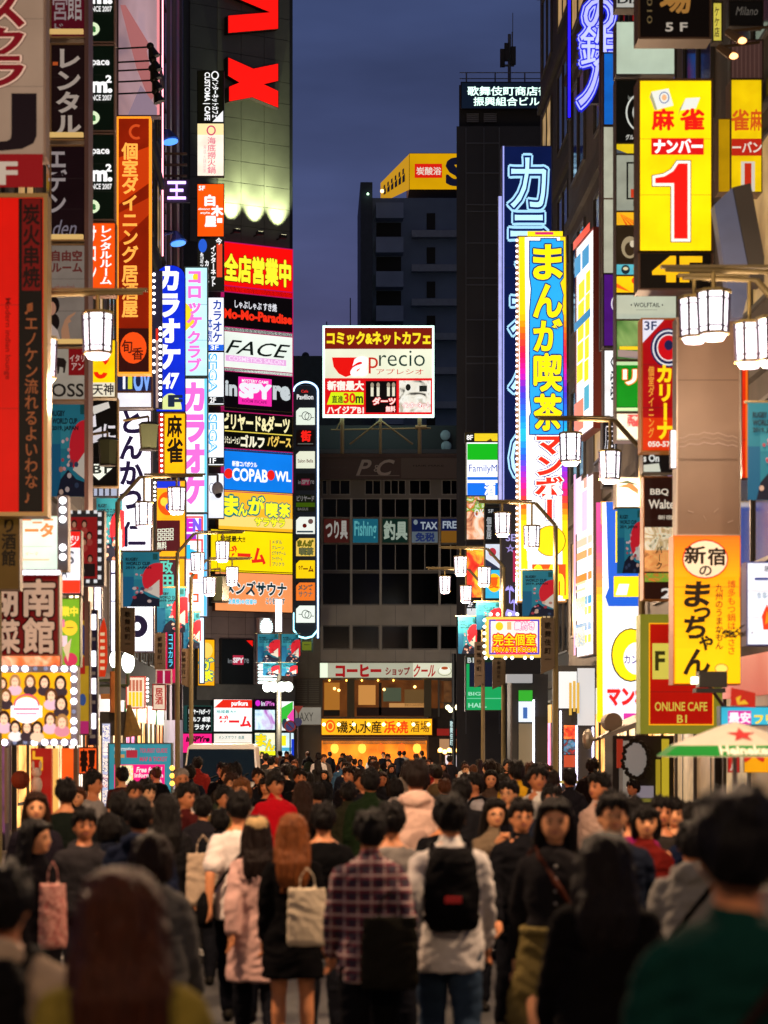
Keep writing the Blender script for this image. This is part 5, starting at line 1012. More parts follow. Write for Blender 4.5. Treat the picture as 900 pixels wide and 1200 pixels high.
s = col3('dark brown sign with a cream round portrait emblem', 266, 308, '#2e2216', .8); s.oval(738, 290, 10, 13, '#a89878', .8); s.oval(738, 292, 6, 8, '#3a2c1c', .8); s.oval(741, 286, 3, 4, '#e0d4b8', .8); s.done()
s = col3('small cyan sign with a cartoonish round dark face', 310, 322, '#58b8c8', 1); s.oval(733, 316, 5, 5.5, '#1c2c34'); s.oval(733, 315, 3, 2, '#d0c8a0'); s.oval(745, 315, 3, 3, '#f0a848'); s.done()
s = col3('yellow sign with orange diagonal flashes', 324, 343, '#ffc810', 1.1); s.poly([(722.5, 332), (740, 343), (722.5, 337)], '#e86018'); s.oval(744, 329, 4, 4, '#e04018'); s.done()
s = col3('pale wide sign with tiny dark capitals between two dots', 346, 374, '#c2ccb8', .85, 792); s.text('• WOLFTAIL •', 739, 355, 777, 360, '#20241c', .01); s.rect(745, 363, 770, 363.6, '#8a9080'); s.done()
s = col3('green leafy photograph sign with white flowers', 376, 421, '#3a6a34', .75, pic=picture_mat(['#1c3c1c', '#3f6f38', '#7aa068', '#c8d4c0'], .9, .7)); s.rect(726, 406, 749, 410, '#e8c020', 1); s.poly([(724, 410), (749, 412), (749, 421), (724, 418)], '#9a8a88', .8); s.done()
s = col3('bright green sign with one orange edged katakana', 424, 482, '#0a7a18', .95); s.rect(722.5, 424, 749, 428, '#a8d0a0'); s.text('リ', 731, 434, 745, 450, '#f0f0e0', .05, o=[('#e06a18', .05)]); s.rect(722.5, 478, 749, 482, '#a8d0a0'); s.done()
s = col3('sign with red berries and a cream lower half', 485, 516, '#d8d8c4', .9); s.pic(735, 486, 749, 500, ['#a81018', '#e83038', '#f0a0a0'], 3, 1); s.done()
s = col3('white and orange patterned sign above the teal banner', 560, 594, '#d8dcd0', .9); s.poly([(722.5, 570), (740, 566), (749, 575), (749, 580), (736, 572)], '#9a5a38'); s.poly([(722.5, 566), (735, 563), (749, 569), (738, 567)], '#3a4430'); s.done()
# yellow mahjong sign
s = Sign('sign', 'big yellow mahjong sign with two white tiles and a huge red 1', (750, 95, 833, 294), 31, '#ffd606', 1.2, fr='#4a3420', fw=2.5, dep=.4)
s.poly([(763, 108), (783, 104), (789, 124), (770, 129)], '#e8ece4', 1); s.poly([(763, 108), (770, 129), (767, 130), (761, 114)], '#a8a880', 1); s.ring(778, 115, 6, 7, 1.2, '#5a6a98'); s.oval(778, 115, 3, 3.5, '#e0a878')
s.poly([(803, 116), (820, 115), (815, 128), (797, 130)], '#e8ece4', 1); s.poly([(803, 116), (797, 130), (794, 137), (796, 128)], '#98a848', 1)
s.text('麻', 764, 129, 789, 153, '#e81c10', .04, e=1); s.text('雀', 797, 129, 824, 153, '#e81c10', .04, e=1); s.rect(762.5, 163, 824, 182.5, '#d81418', 1); s.text('ナンバー', 766, 165, 822, 180, '#ffffff', .05)
one = [(803, 192), (806, 192), (806, 282), (788, 282), (788, 217), (768, 217), (768, 209), (780, 207), (790, 201), (793, 192)]
cx, cy_ = 789, 240
def grow(pts, d): 
    n = len(pts); o = []
    for i in range(n):
        p0, p1, p2 = Vector(pts[i-1]), Vector(pts[i]), Vector(pts[(i+1) % n]); e1 = (p1-p0).normalized(); e2 = (p2-p1).normalized(); nn = Vector((e1.y, -e1.x))+Vector((e2.y, -e2.x)); nn = nn/max(.5, nn.length_squared)*2; o.append((p1.x+nn.x*d, p1.y+nn.y*d))
    return o
one = [(794, 193), (805, 193), (805, 281), (789, 281), (789, 216), (767, 216), (767, 210), (778, 208), (788, 202)]
s.poly(grow(one, 4.2), '#201408', 1); s.poly(grow(one, 3.3), '#f8f4e8', 1.1); s.poly(one, '#f01810', 1.05); s.done()
s = Sign('sign', 'black box with yellow floor numerals under the big mahjong sign', (750, 297, 833, 338), 31, '#0e0906', .7, fr='#4a3426', fw=2.5, dep=.4); s.text('4F', 767, 302, 820, 329, '#f8bc10', .05, e=1.0); s.done()
s = Sign('sign', 'black box with a gold character over the big mahjong sign', (750, -50, 831, 44), 31, '#070404', .7, fr='#4a382a', fw=2.5, dep=.4); s.text('場', 774, -22, 809, 15, '#a8783a', .03); s.text('5 F', 780, 27, 805, 37, '#b8b0a4', .02); s.text('0010', 758, -12, 764, 28, '#6a5a3c', 0, rot=1); s.done()
# things beyond it
s = Sign('sign', 'second yellow mahjong sign half hidden behind the big one', (857, 94, 892, 225), 34, '#f4cc08', .9, fr='#5a4020', fw=1, dep=.4); s.text('雀', 857, 129, 877, 153, '#d85a18', .03); s.text('麻', 879, 129, 892, 153, '#d85a18', .03); s.rect(857, 163, 892, 183, '#c82a18', .8); s.text('ーバン', 858, 167, 892, 179, '#e8d8c8', .03); s.rect(868, 190, 884, 225, '#e0d8c8', .8); s.rect(872, 192, 880, 225, '#d03018', .8); s.done()
s = Sign('sign', 'slim yellow panel edge standing beside the half hidden mahjong sign', (842, 140, 855, 225), 33.5, '#c89a08', .7, fr='#5a4020', fw=.6, dep=.3); s.done()
s = Sign('shutter_panel', 'dull pink corrugated panel high on the wall', (857, 48, 893, 92), 34, '#6e4e4a', .25, fr='#3a2c28', dep=.2, cat='panel')
for k in range(7): s.rect(858+k*5, 48.5, 859.5+k*5, 91.5, '#8a6660', .25)
s.done()
s = Sign('sign', 'dim black sign with a thin script line high on the wall', (855, 2, 893, 30), 34, '#12100f', .4, fr='#2a2420', dep=.2); s.text('Milano', 862, 8, 888, 18, '#7a746c', 0, slant=.3); s.done()
s = Sign('sign', 'tiny bright yellow and white sign beside the black gold box', (836, 4, 845, 48), 34, '#d8c850', .9, fr='#2a2014', dep=.2); s.vert('ケケ店', 837, 8, 843, 44, '#4a3a20', .02); s.done()
for i, (x, y) in enumerate(((851, 66), (861, 48))):
    f = thing('wall_spotlight', ('lower warm spotlight arm over the yellow signs', 'upper warm spotlight arm over the yellow signs')[i], 'spotlight', tuple(at(x, y, 31.5)), 0, 'warm spotlights over the yellow signs')
    m = MB(); m.bar((-.1, 0, .12), (.06, -.1, -.02), .05, mat('#5a4a38', .5, .3), 10, .07); m.build('lamp_head', f)
    m = MB(); m.ball((.075, -.12, -.03), .06, mat('#ffb070', .3, e=4), ry=.05, rz=.04); m.build('lamp_glass', f)
    m = MB(); m.bar((-.1, 0, .12), (.5, .4, .3), .02, mat('#5a4a38', .5, .3)); m.build('arm', f)
t = thing('tilted_sign_box', 'tilted grey blue sign box leaning under the yellow signs', 'sign', tuple(at(862, 325, 28.5))); p0 = at(862, 325, 28.5)
m = MB(); q = [rel(p0, x, y, 28.5) for x, y in ((837, 240), (858, 220), (880, 330), (870, 372), (858, 372))]; m.prism([(a[0], a[2]) for a in q], 0, .25, mat('#6a7290', .35, e=.28, vary=.2)); m.build('sign_face', t)
m = MB(); q = [rel(p0, x, y, 28.5) for x, y in ((859, 219), (880, 214), (896, 300), (896, 330), (881, 330))]; m.prism([(a[0], a[2]) for a in q], .02, .5, mat('#2c2a28', .5)); m.build('casing', t)
s = Sign('sign', 'tall bare grey brown back of a sign box with painted film highlights', (794, 374, 866, 626), 29.5, '#6b584c', 0, fr='#8a8078', fw=1.6, dep=.3, vary=.1); s.rect(794, 445, 866, 446, '#54453c', 0); 
for y_, am, c_ in ((513, 6, '#9a8c88'), (518, 5, '#8a7c76'), (523, 4, '#a09290')):  # film highlights painted in as pale arcs and streaks
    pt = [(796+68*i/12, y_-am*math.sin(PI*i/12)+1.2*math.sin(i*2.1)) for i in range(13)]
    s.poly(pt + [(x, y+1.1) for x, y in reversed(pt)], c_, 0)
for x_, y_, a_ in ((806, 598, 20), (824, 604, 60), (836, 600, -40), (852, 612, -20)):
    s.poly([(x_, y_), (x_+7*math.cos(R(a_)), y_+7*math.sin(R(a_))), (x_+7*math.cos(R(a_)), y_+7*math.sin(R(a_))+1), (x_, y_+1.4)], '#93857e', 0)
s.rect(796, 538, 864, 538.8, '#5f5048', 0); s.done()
s = Sign('sign', 'thin glowing red orange strip behind the bare brown sign back', (869.5, 424, 876, 560), 31, '#e02a08', .9, fr='#6a2410', fw=.8, dep=.2); s.rect(873.5, 424, 876, 560, '#f07018'); s.done()
s = Sign('sign', 'dark maroon izakaya sign with a round crest and yellow katakana', (753, 375, 791, 528), 32, '#a80c12', 1.0, fr='#c8742c', fw=2, dep=.3, fre=.35)
s.poly([(753, 375), (778, 375), (753, 402)], '#e4e4f4', 1); s.text('3F', 755, 377, 769, 387, '#20305a', .02); s.oval(783, 408, 21, 23, '#141c4a'); s.ring(783, 408, 19, 21, 2, '#d8d8e0'); s.oval(783, 408, 14, 16, '#c81018'); s.oval(783, 405, 5, 6, '#202048'); s.ring(783, 408, 14, 16, 1.5, '#e8e0e0'); s.rect(753, 490, 791, 528, '#d8340c', 1); s.vert('カリーナ', 769, 428, 788, 516, '#ffd418', .05, e=1.1); s.vert('個室ダイニング', 759, 430, 766, 514, '#e89838', .02); s.text('050-5773', 759, 518, 793, 524, '#f0e8d8', .03); s.done()
s = Sign('sign', 'black sign with a curved white phrase and a pale block', (754, 533, 790, 553), 32.3, '#120f0e', .9, fr='#3a2a20', fw=1, dep=.3); s.text('s On', 754, 533, 772, 541, '#d8dcd8', .04); s.poly([(754, 545), (772, 543), (774, 553), (754, 553)], '#d0d4c4', .9); s.done()
s = Sign('sign', 'dark brown barbecue sign with cream serif words and sandwich photographs', (755, 560, 788, 702), 32, '#28100a', .85, fr='#a06830', fw=1.4, dep=.3)
s.text('BBQ', 762, 573, 783, 581, '#e0d4c0', .02); s.text('Walter', 760, 586, 795, 596, '#e0d4c0', .02); s.text('新宿', 771, 604, 788, 609, '#c8bca8', .02); s.pic(755, 618, 788, 645, ['#4a5a28', '#d8d0b8', '#a08a58', '#f0ecd8'], 2, .9); s.pic(755, 645, 788, 670, ['#a8642c', '#d89a58', '#7a3c18'], 2, .9); s.pic(755, 672, 788, 682, ['#c82818', '#58982c', '#e04a28'], 3, .9); s.vert('パーク', 768, 640, 776, 668, '#2a1810', .02); s.text('2', 775, 690, 787, 701, '#e0d8d0', .03); s.done()
s = Sign('sign', 'white comic cafe sign with blue yellow blocks, rainbow edge and red katakana', (705, 589, 754, 846), 42, '#f8f6fa', 1.25, fr='#d8b840', fw=1, dep=.4)
st2 = [(589, '#d84a98'), (640, '#d04890'), (680, '#f08850'), (705, '#ffd818'), (846, '#ffe010')]
for (ya, ca), (yb, cb) in zip(st2, st2[1:]):
    n_ = max(1, int((yb-ya)/8))
    for k in range(n_): s.rect(698.5, ya+(yb-ya)*k/n_, 705.5, ya+(yb-ya)*(k+1)/n_, lerp_hex(ca, cb, (k+.5)/n_), 1.1)
s.poly([(709, 589), (722, 589), (722, 660), (720, 690), (754, 700), (754, 711), (712, 711), (708, 700), (712, 690)], '#1058d0', 1.1); s.rect(719, 595, 754, 690, '#1058d0', 1.1); s.rect(718, 676, 752, 700, '#ffdc10', 1.15); s.poly([(724, 685), (736, 685), (733, 698), (720, 698)], '#f4f4fa', 1); s.rect(720, 600, 724, 660, '#ffdc10', 1.15)
s.oval(738, 768, 23.5, 31.5, '#201808', 1); s.oval(738, 768, 22, 30, '#ffdc14', 1.15); s.oval(745, 772, 16, 19, '#f8f6fc', 1.2); s.text('カン', 730, 768, 746, 778, '#403888', .02); s.text('マンボ', 711, 806, 758, 826, '#e01c20', .06, o=[('#f8f6fa', .03), ('#2858a0', .055)]); s.rect(729, 836, 754, 846, '#d83aa8', 1); s.done()
s = Sign('light_column', 'bright upright tube beside the izakaya sign', (786.5, 505, 791.5, 548), 29.2, '#f0f4ff', 3, fr='#6a6a80', fw=.6, dep=.1, cat='light'); s.done()
s = Sign('sign', 'orange yellow restaurant sign with black brush hiragana and a white bubble', (790, 629, 866, 801), 29, '#ffa80c', 1.15, fr='#c86a18', fw=1.4, dep=.35, shape=None)
for k in range(12): s.rect(790, 629+k*4, 866, 633+k*4, lerp_hex('#f87018', '#ffa80c', k/12), 1.15)
for k in range(6): s.rect(790, 700+k*12, 866, 712+k*12, lerp_hex('#ffa80c', '#ffc40a', (k+1)/6), 1.15)
s.rect(790, 772, 866, 801, '#ffc40a', 1.15)
s.oval(825, 656, 27, 23, '#e02810'); s.oval(825, 656, 25.5, 21.5, '#f8d8b0', 1); s.text('新', 801, 641, 825, 661, '#28180a', .03); s.text('宿', 828, 643, 848, 663, '#28180a', .03); s.text('の', 818, 664, 832, 675, '#28180a', .02)
for ch, b_ in (('ま', (801, 683, 829, 711)), ('っ', (812, 713, 830, 726)), ('ち', (801, 723, 824, 748)), ('ゃ', (818, 746, 833, 762)), ('ん', (800, 762, 829, 790))): s.text(ch, *b_, '#221408', .035, slant=.08)
s.vert('博多もつ鍋はしささ', 850, 681, 860, 768, '#b04010', .01); s.vert('九州のうまかもん', 836, 685, 845, 762, '#7a2c0c', .02); s.oval(843, 784, 8, 6, '#ffd860'); s.ring(843, 784, 8, 6, 1, '#f07018'); s.done()
s = Sign('sign', 'tall red cafe sign board in a lime frame with olive letters', (760, 730, 836, 850), 33.5, '#b81408', .85, fr='#c8cc40', fw=10, dep=.4, fre=.25)
s.border(760, 730, 836, 850, 1.5, '#f8a818', 1); s.rect(764, 754, 812, 796, '#d8c850', .9); s.text('F', 768, 764, 778, 785, '#3a3410', .03); s.text('F', 786, 764, 796, 785, '#3a3410', .03); s.text('ONLINE CAFE', 767, 823, 828, 833, '#d8c048', .02); s.text('B1', 793, 838, 804, 847, '#d8c048', .02); s.done()
s = Sign('sign', 'white lit sign with blue and orange brush marks at the picture edge', (876, 660, 930, 755), 27, '#eef0f8', 1.15, fr='#3848a0', fw=1.6, dep=.3); s.rect(884, 677, 900, 680, '#28387a'); s.text('居酒屋', 895, 663, 915, 670, '#30343c', .02); s.text('食事処', 886, 694, 905, 702, '#98a8b8', .02); s.poly([(894, 738), (892, 722), (898, 708), (906, 722), (903, 738)], '#e8401c', 1); s.poly([(898, 716), (902, 728), (896, 732)], '#f89018', 1); s.done()
s = Sign('sign', 'turquoise sign with a pink outlined word and yellow scribble', (845, 829, 915, 849), 27, '#38b8d8', 1.0, fr='#2a6a88', dep=.2); s.rect(853, 833, 880, 849, '#d0289a', 1); s.text('最安', 854, 835, 879, 847, '#f4f0fa', .04, o=[('#e040a8', .05)]); s.text('フリ', 884, 838, 905, 848, '#f8d818', .05); s.done()
s = Sign('private_room_sign', 'yellow framed private room sign edged with white bulbs', (573, 726, 632, 767), 57, '#fffaf0', .9, fr='#f0c040', fw=3, dep=.4, cat='sign', fre=.9)
s.border(573, 726, 632, 767, 2, '#5038c0', 1); s.rect(581, 726, 621, 728, '#f02868'); s.rect(581, 765, 618, 767, '#f02868'); s.oval(585, 734, 4.5, 5, '#ffd018'); s.rect(594, 729, 599, 738, '#f8b878'); s.text('鍵付き', 603, 729, 626, 738, '#f8e8f4', .05, o=[('#e01890', .07)]); s.text('完全個室', 578, 743, 627, 756.5, '#ffe010', .02, o=[('#d81408', .12)], e=.95); s.text('PRIVATE ROOM', 577, 758.5, 628, 764, '#ffe010', .02, o=[('#d81408', .14)], e=.95)
s.bulbs([(567.5, 727+7.6*k) for k in range(6)] + [(575, 720), (583, 720), (597, 720), (606, 720)] + [(569, 771), (576, 771), (592, 771), (600, 771), (615, 771), (623, 771), (637, 771)], 2.0, '#f0fff8', 3); s.done()
# ---- shops at pavement level on that side
def shop(name, label, D, parts, cat='shop front'):
    x, y = parts[0][1][0], 930; p = Vector((at((parts[0][1][0]+parts[0][1][2])/2, 900, D).x, D, 0)); t = thing(name, label, cat, tuple(p))
    for nm, b_, off, dep, mt in parts:
        m = MB(); a = at(b_[0], b_[3], D+off)-p; c = at(b_[2], b_[1], D+off)-p; m.box(a.x, c.x, off, off+dep, max(0.102, a.z), c.z, mt); m.build(nm, t)
    return t
shop('corner_shop', 'narrow shop with cream tiles and a green and white sign above', 62, [
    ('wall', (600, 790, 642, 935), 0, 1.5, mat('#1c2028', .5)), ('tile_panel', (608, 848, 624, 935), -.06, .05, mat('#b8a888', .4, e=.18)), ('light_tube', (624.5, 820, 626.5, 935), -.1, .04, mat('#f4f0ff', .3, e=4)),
    ('sign_panel', (608, 822, 624, 846), -.14, .07, mat('#e8f4ff', .4, e=1.0)), ('sign_panel', (608, 809, 624, 821.5), -.14, .07, mat('#28a828', .4, e=1.0)), ('canopy', (594, 790, 624, 800), -.5, .4, mat('#c8ccd0', .4, e=.5)), ('poster', (613, 829, 618, 842), -.16, .01, mat('#3870c0', .5, e=.8)), ('door', (627, 840, 642, 935), -.03, .02, mat('#101216', .3))])
shop('corner_shop', 'white lit shop front with hanging yellow strips and red posters', 55, [
    ('wall', (652, 780, 698, 935), 0, 1.0, mat('#0e0f13', .5)), ('sign_panel', (655, 787, 676, 830), -.08, .06, mat('#dfe6ea', .4, e=.95)), ('sign_panel', (677, 783, 697, 850), -.08, .06, mat('#cfd4da', .4, e=.8)),
    ('light_tube', (656, 833, 658, 935), -.1, .05, mat('#e8e0ff', .3, e=4)), ('light_tube', (675, 850, 677, 935), -.1, .05, mat('#e8e0ff', .3, e=4)), ('light_tube', (694, 852, 696, 935), -.1, .05, mat('#e8e0ff', .3, e=4)),
    ('poster', (661, 850, 674, 866), -.05, .03, picture_mat(['#501008', '#c83018', '#f08040', '#301010'], 4, .6)), ('poster', (661, 867, 674, 884), -.05, .03, picture_mat(['#c02010', '#301828', '#3078a0', '#c03818'], 5, .6)), ('poster', (661, 885, 674, 899), -.05, .03, mat('#c84a28', .5, e=.6)),
    ('hanging_strip', (667, 800, 670, 838), -.2, .02, mat('#e8c050', .6, e=.6)), ('hanging_strip', (671.5, 798, 674.5, 834), -.2, .02, mat('#e8c050', .6, e=.6)), ('hanging_strip', (676, 800, 679, 836), -.2, .02, mat('#e8c050', .6, e=.6)), ('counter', (655, 915, 690, 918), -.4, .3, mat('#d8d070', .5, e=.4))])
shop('corner_shop', 'dark shop with a grey awning, a wreath and a pale oval panel', 36, [
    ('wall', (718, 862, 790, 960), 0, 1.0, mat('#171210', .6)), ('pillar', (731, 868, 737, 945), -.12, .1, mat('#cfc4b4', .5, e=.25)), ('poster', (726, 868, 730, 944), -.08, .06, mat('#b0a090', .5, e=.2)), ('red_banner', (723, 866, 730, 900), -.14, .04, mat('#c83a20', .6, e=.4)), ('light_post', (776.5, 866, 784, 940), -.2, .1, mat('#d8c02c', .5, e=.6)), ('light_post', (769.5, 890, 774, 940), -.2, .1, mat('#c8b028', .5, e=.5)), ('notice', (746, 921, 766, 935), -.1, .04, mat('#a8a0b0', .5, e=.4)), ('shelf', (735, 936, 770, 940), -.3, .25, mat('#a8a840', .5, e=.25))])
w_ = thing('wreath_panel', 'pale oval panel ringed by a dark leaf wreath', 'decoration', tuple(at(745, 890, 35.7))); m = MB(); m.ball((0, 0, 0), .16, mat('#b8b0a8', .5, e=.3), ry=.03, rz=.25, nu=20, nv=12); m.build('oval_panel', w_)
m = MB(); rr = random.Random(5)
for k in range(60):
    a = 2*PI*k/60; m.ball((.19*math.cos(a)+rr.uniform(-.02, .02), -.03, .28*math.sin(a)+rr.uniform(-.02, .02)), .03, mat('#15140c', .8), ry=.02, nu=5, nv=4)
m.build('wreath', w_)
aw = thing('shop_awning', 'long grey awning with a curled metal end over the pavement', 'awning', tuple(at(720, 860, 38))); p0 = at(720, 860, 38)
m = MB(); a = rel(p0, 697, 866, 38); b_ = rel(p0, 748, 845, 36); c = rel(p0, 748, 852, 36); d = rel(p0, 697, 869, 38); m.add([a, b_, c, d, (a[0]+.5, a[1]+.6, a[2]+.3), (b_[0]+.5, b_[1]+.6, b_[2]+.3)], [(0, 1, 2, 3)[::-1], (0, 4, 5, 1)[::-1]], mat('#6a675e', .5, .2, vary=.2)); m.build('canopy', aw)
m = MB(); q = rel(p0, 689, 866, 38); m.ball(q, .09, mat('#b8b4a8', .35, .5), rz=.16); m.bar(q, a, .04, mat('#b8b4a8', .35, .5)); m.build('end_bracket', aw)
m = MB(); q = rel(p0, 718, 846, 37.4); m.bar((q[0], -.7, q[2]), (q[0], -.2, q[2]), .14, mat('#a09484', .6), 20); m.build('round_housing', aw)
f = thing('floodlight', 'black floodlight pointing up at the orange restaurant sign', 'floodlight', tuple(at(830, 800, 28))); m = MB(); m.box(-.16, .16, -.35, -.1, -.06, .12, mat('#22201c', .4, .3)); m.build('housing', f); m = MB(); m.box(-.19, .15, -.3, -.05, -.12, -.07, mat('#15130f', .5)); m.bar((0, -.1, -.05), (.25, .5, -.25), .02, mat('#3a3428', .5)); m.build('bracket', f); m = MB(); m.box(-.22, -.165, -.3, -.12, -.02, .06, mat('#fff0c8', .3, e=4)); m.build('lamp_glass', f)
c_ = thing('hanging_plant', 'dark dried bunch hanging in front of the orange restaurant sign', 'decoration', tuple(at(858, 743, 27))); m = MB(); rr = random.Random(11)
for k in range(70):
    p = Vector((rr.gauss(0, .07), rr.gauss(0, .04), rr.gauss(0, .025))); q = p+Vector((rr.uniform(-.06, .06), rr.uniform(-.03, .03), rr.uniform(-.04, .04))); m.bar(tuple(p), tuple(q), .007, mat('#241a10', .8), 5, .002)
m.build('dried_stems', c_); m = MB(); m.bar((0, 0, 0), (.5, .3, .35), .006, mat('#2a2218', .6), 5); m.build('wire', c_)
# beer parasol
UD = 19.0
u = thing('parasol', 'white beer parasol with a green rim and a red star', 'parasol', (at(861, 900, UD).x, UD, 0)); uz = at(861, 849, UD).z
n_ = 8; rr_ = (.10, .52, .63); zz_ = (uz-.004, uz-.165, uz-.245); wm = mat('#d8d4c4', .7, vary=.08); gm = mat('#0c8a30', .7)
m = MB(); v = [(0, 0, uz+.02)] + [(rr_[j]*math.cos(2*PI*(k+.5)/n_), rr_[j]*math.sin(2*PI*(k+.5)/n_), zz_[j]) for j in range(3) for k in range(n_)]
m.add(v, [(0, 1+k, 1+(k+1) % n_) for k in range(n_)] + [(1+k, 9+k, 9+(k+1) % n_, 1+(k+1) % n_) for k in range(n_)], wm); m.add(v, [(9+k, 17+k, 17+(k+1) % n_, 9+(k+1) % n_) for k in range(n_)], gm)
m.add([(a, b, c-.008) for a, b, c in v], [(9+k, 1+k, 1+(k+1) % n_, 9+(k+1) % n_) for k in range(n_)] + [(17+k, 9+k, 9+(k+1) % n_, 17+(k+1) % n_) for k in range(n_)], wm); m.build('canopy', u)
m = MB(); m.bar((0, 0, .1), (0, 0, uz), .02, mat('#d0ccc4', .4, .3)); m.build('pole', u)
ca = math.cos(PI/8)
def on_canopy(x, t, j):                                              # a point on the front panel, t from the inner ring to the outer
    y = -(rr_[j]+(rr_[j+1]-rr_[j])*t)*ca; z = zz_[j]+(zz_[j+1]-zz_[j])*t; return (x, y-.004, z+.006)
m = MB(); m.add([on_canopy(.115*math.cos(R(90+36*k))*(1 if k % 2 == 0 else .40), .52-.36*math.sin(R(90+36*k))*(1 if k % 2 == 0 else .40), 0) for k in range(10)], [tuple(range(10))], mat('#c01018', .6)); m.build('star', u)
v_, f_ = glyphs('Heineken', .04); x0_, x1_ = min(p[0] for p in v_), max(p[0] for p in v_); y1_ = max(p[1] for p in v_)
m = MB(); m.add([on_canopy((p[0]-x0_)/(x1_-x0_)*.42-.21, .92-.84*p[1]/y1_, 1) for p in v_], f_, mat('#f0f4e8', .5)); m.build('lettering', u)
s = Sign('nobori_banner', 'red and white upright banner beside the parasol', (853, 862, 866, 905), 24, '#c82018', .7, fr='#5a1410', fw=.4, dep=.03, cat='banner'); s.vert('生ビール', 855, 864, 864, 904, '#f0e8d8', .03); s.done()
s = Sign('nobori_banner', 'yellow orange upright banner with red strokes beside the parasol', (872, 862, 905, 905), 24, '#f8a810', .85, fr='#7a4a10', fw=.4, dep=.03, cat='banner'); s.text('火', 872, 864, 895, 892, '#d02818', .05); s.done()
fl = thing('red_flag', 'small red cloth flag with yellow marks hanging over the parasol', 'flag', tuple(at(872, 822, 23))); m = MB(); q0 = at(872, 822, 23)
m.prism([(at(x, y, 23).x-q0.x, at(x, y, 23).z-q0.z) for x, y in ((857, 806), (885, 812), (885, 829), (856, 827))], -.01, .01, mat('#d8200c', .7, e=.55)); m.build('cloth', fl); m = MB(); m.add([(at(x, y, 23).x-q0.x, -.016, at(x, y, 23).z-q0.z) for x, y in ((862, 818), (868, 815), (866, 823), (872, 820), (877, 825), (864, 826))], [tuple(range(6))], mat('#f8c020', .6, e=.7)); m.build('lettering', fl)
# ------------------------------------------------------------------ street lamps with their banners and plates
LS = dict(pole=mat('#6e6340', .6, .0, vary=.15), cage=mat('#3a3040', .4, .3), glass=mat('#fff6ff', .3, e=2.6), cap=mat('#9a8a58', .45, .4))
def lantern_parts(parent, x, y, z):
    g = MB()
    pts = [(0.14*math.cos(R(a)), 0.14*math.sin(R(a))) for a in range(0, 360, 60)]
    top = [(1.12*a, 1.12*b) for a, b in pts]
    v = [(x+a, y+b, z-.2) for a, b in pts] + [(x+a, y+b, z+.2) for a, b in top]
    g.add(v, [(k, (k+1) % 6, 6+(k+1) % 6, 6+k) for k in range(6)] + [tuple(range(5, -1, -1)), tuple(range(6, 12))], LS['glass'])
    lo = g.build('lantern', parent)
    c = MB()
    for k in range(6): c.bar((x+pts[k][0]*1.06, y+pts[k][1]*1.06, z-.22), (x+top[k][0]*1.06, y+top[k][1]*1.06, z+.21), .016, LS['cage'], 5)
    for zz, kk in ((z-.15, 1.03), (z+.14, 1.11)):
        for k in range(6): c.bar((x+pts[k][0]*kk, y+pts[k][1]*kk, zz), (x+pts[(k+1) % 6][0]*kk, y+pts[(k+1) % 6][1]*kk, zz), .008, LS['cage'], 5)
    for zz, rr, h in ((z+.2, .19, .035), (z-.235, .17, .03)): c.bar((x, y, zz), (x, y, zz+h), rr, LS['cap'], 6, rr*.94)
    c.build('cage', lo)
    b = MB(); b.bar((x, y, z-.29), (x, y, z-.237), .105, mat('#ffeaff', .3, e=3.0), 10, .14); b.build('lower_lens', lo)
def street_lamp(label, X, D, side, zl=6.7, power=1.0, tip=1.62):
    """side +1: the arm reaches to +X. Pole, elbow arm, two lanterns."""
    t = thing('street_lamp', label, 'street lamp', (X, D, 0), 0, 'street lamps with paired lanterns along both pavements')
    m = MB(); m.bar((0, 0, .1), (0, 0, zl-.05), .065, LS['pole'], 10, .05); m.bar((0, 0, .1), (0, 0, .7), .11, LS['pole'], 10, .08); m.build('pole', t)
    m = MB(); s_ = side
    m.bar((0, 0, zl-.05), (s_*.42, 0, zl+.42), .038, LS['pole']); m.bar((s_*.42, 0, zl+.42), (s_*tip, 0, zl+.45), .028, LS['pole']); m.box(min(s_*.5, s_*(tip+.05)), max(s_*.5, s_*(tip+.05)), -.04, .04, zl+.46, zl+.49, LS['pole'])
    m.bar((s_*1.12, 0, zl+.43), (s_*1.12, 0, zl+.22), .022, LS['cap']); m.bar((s_*.5, 0, zl+.43), (s_*.5, 0, zl-.06), .022, LS['cap']); m.build('arm', t)
    lantern_parts(t, s_*1.12, 0, zl); lantern_parts(t, s_*.5, 0, zl-.28)
    ld = bpy.data.lights.new('lantern_light', 'POINT'); ld.energy = LAMP_W*20*power; ld.color = (1.0, .66, .40); ld.shadow_soft_size = .2
    lo = bpy.data.objects.new('lantern_light', ld); COL.objects.link(lo); lo.parent = t; lo.location = (s_*.8, .12, zl-.66)
    return t
def lampX(x, D): return (x-VX)*D/F
lamps = [('street lamp hanging in front of the private dining sign', lampX(-4, 26.8), 26.8, 1), ('street lamp whose lanterns hang beside the big indigo hiragana', lampX(138, 46), 46, 1), ('street lamp in front of the boxed red and purple characters', lampX(208, 60), 60, 1), ('small far street lamp beside the orange sauna sign', lampX(224, 66), 66, 1),
         ('street lamp in front of the yellow floor four numerals', lampX(930, 27.2), 27.2, -1), ('street lamp between the comic cafe sign and the barbecue sign', lampX(752, 38), 38, -1), ('street lamp standing in front of the tall rainbow edged sign', lampX(651, 51), 51, -1), ('street lamp in front of the food photograph signs', lampX(590, 63), 63, -1), ('street lamp with greenish lanterns over the far crossing', lampX(566, 71), 71, -1), ('street lamp at the picture edge beside the tilted grey box', lampX(962, 25.2), 25.2, -1)]
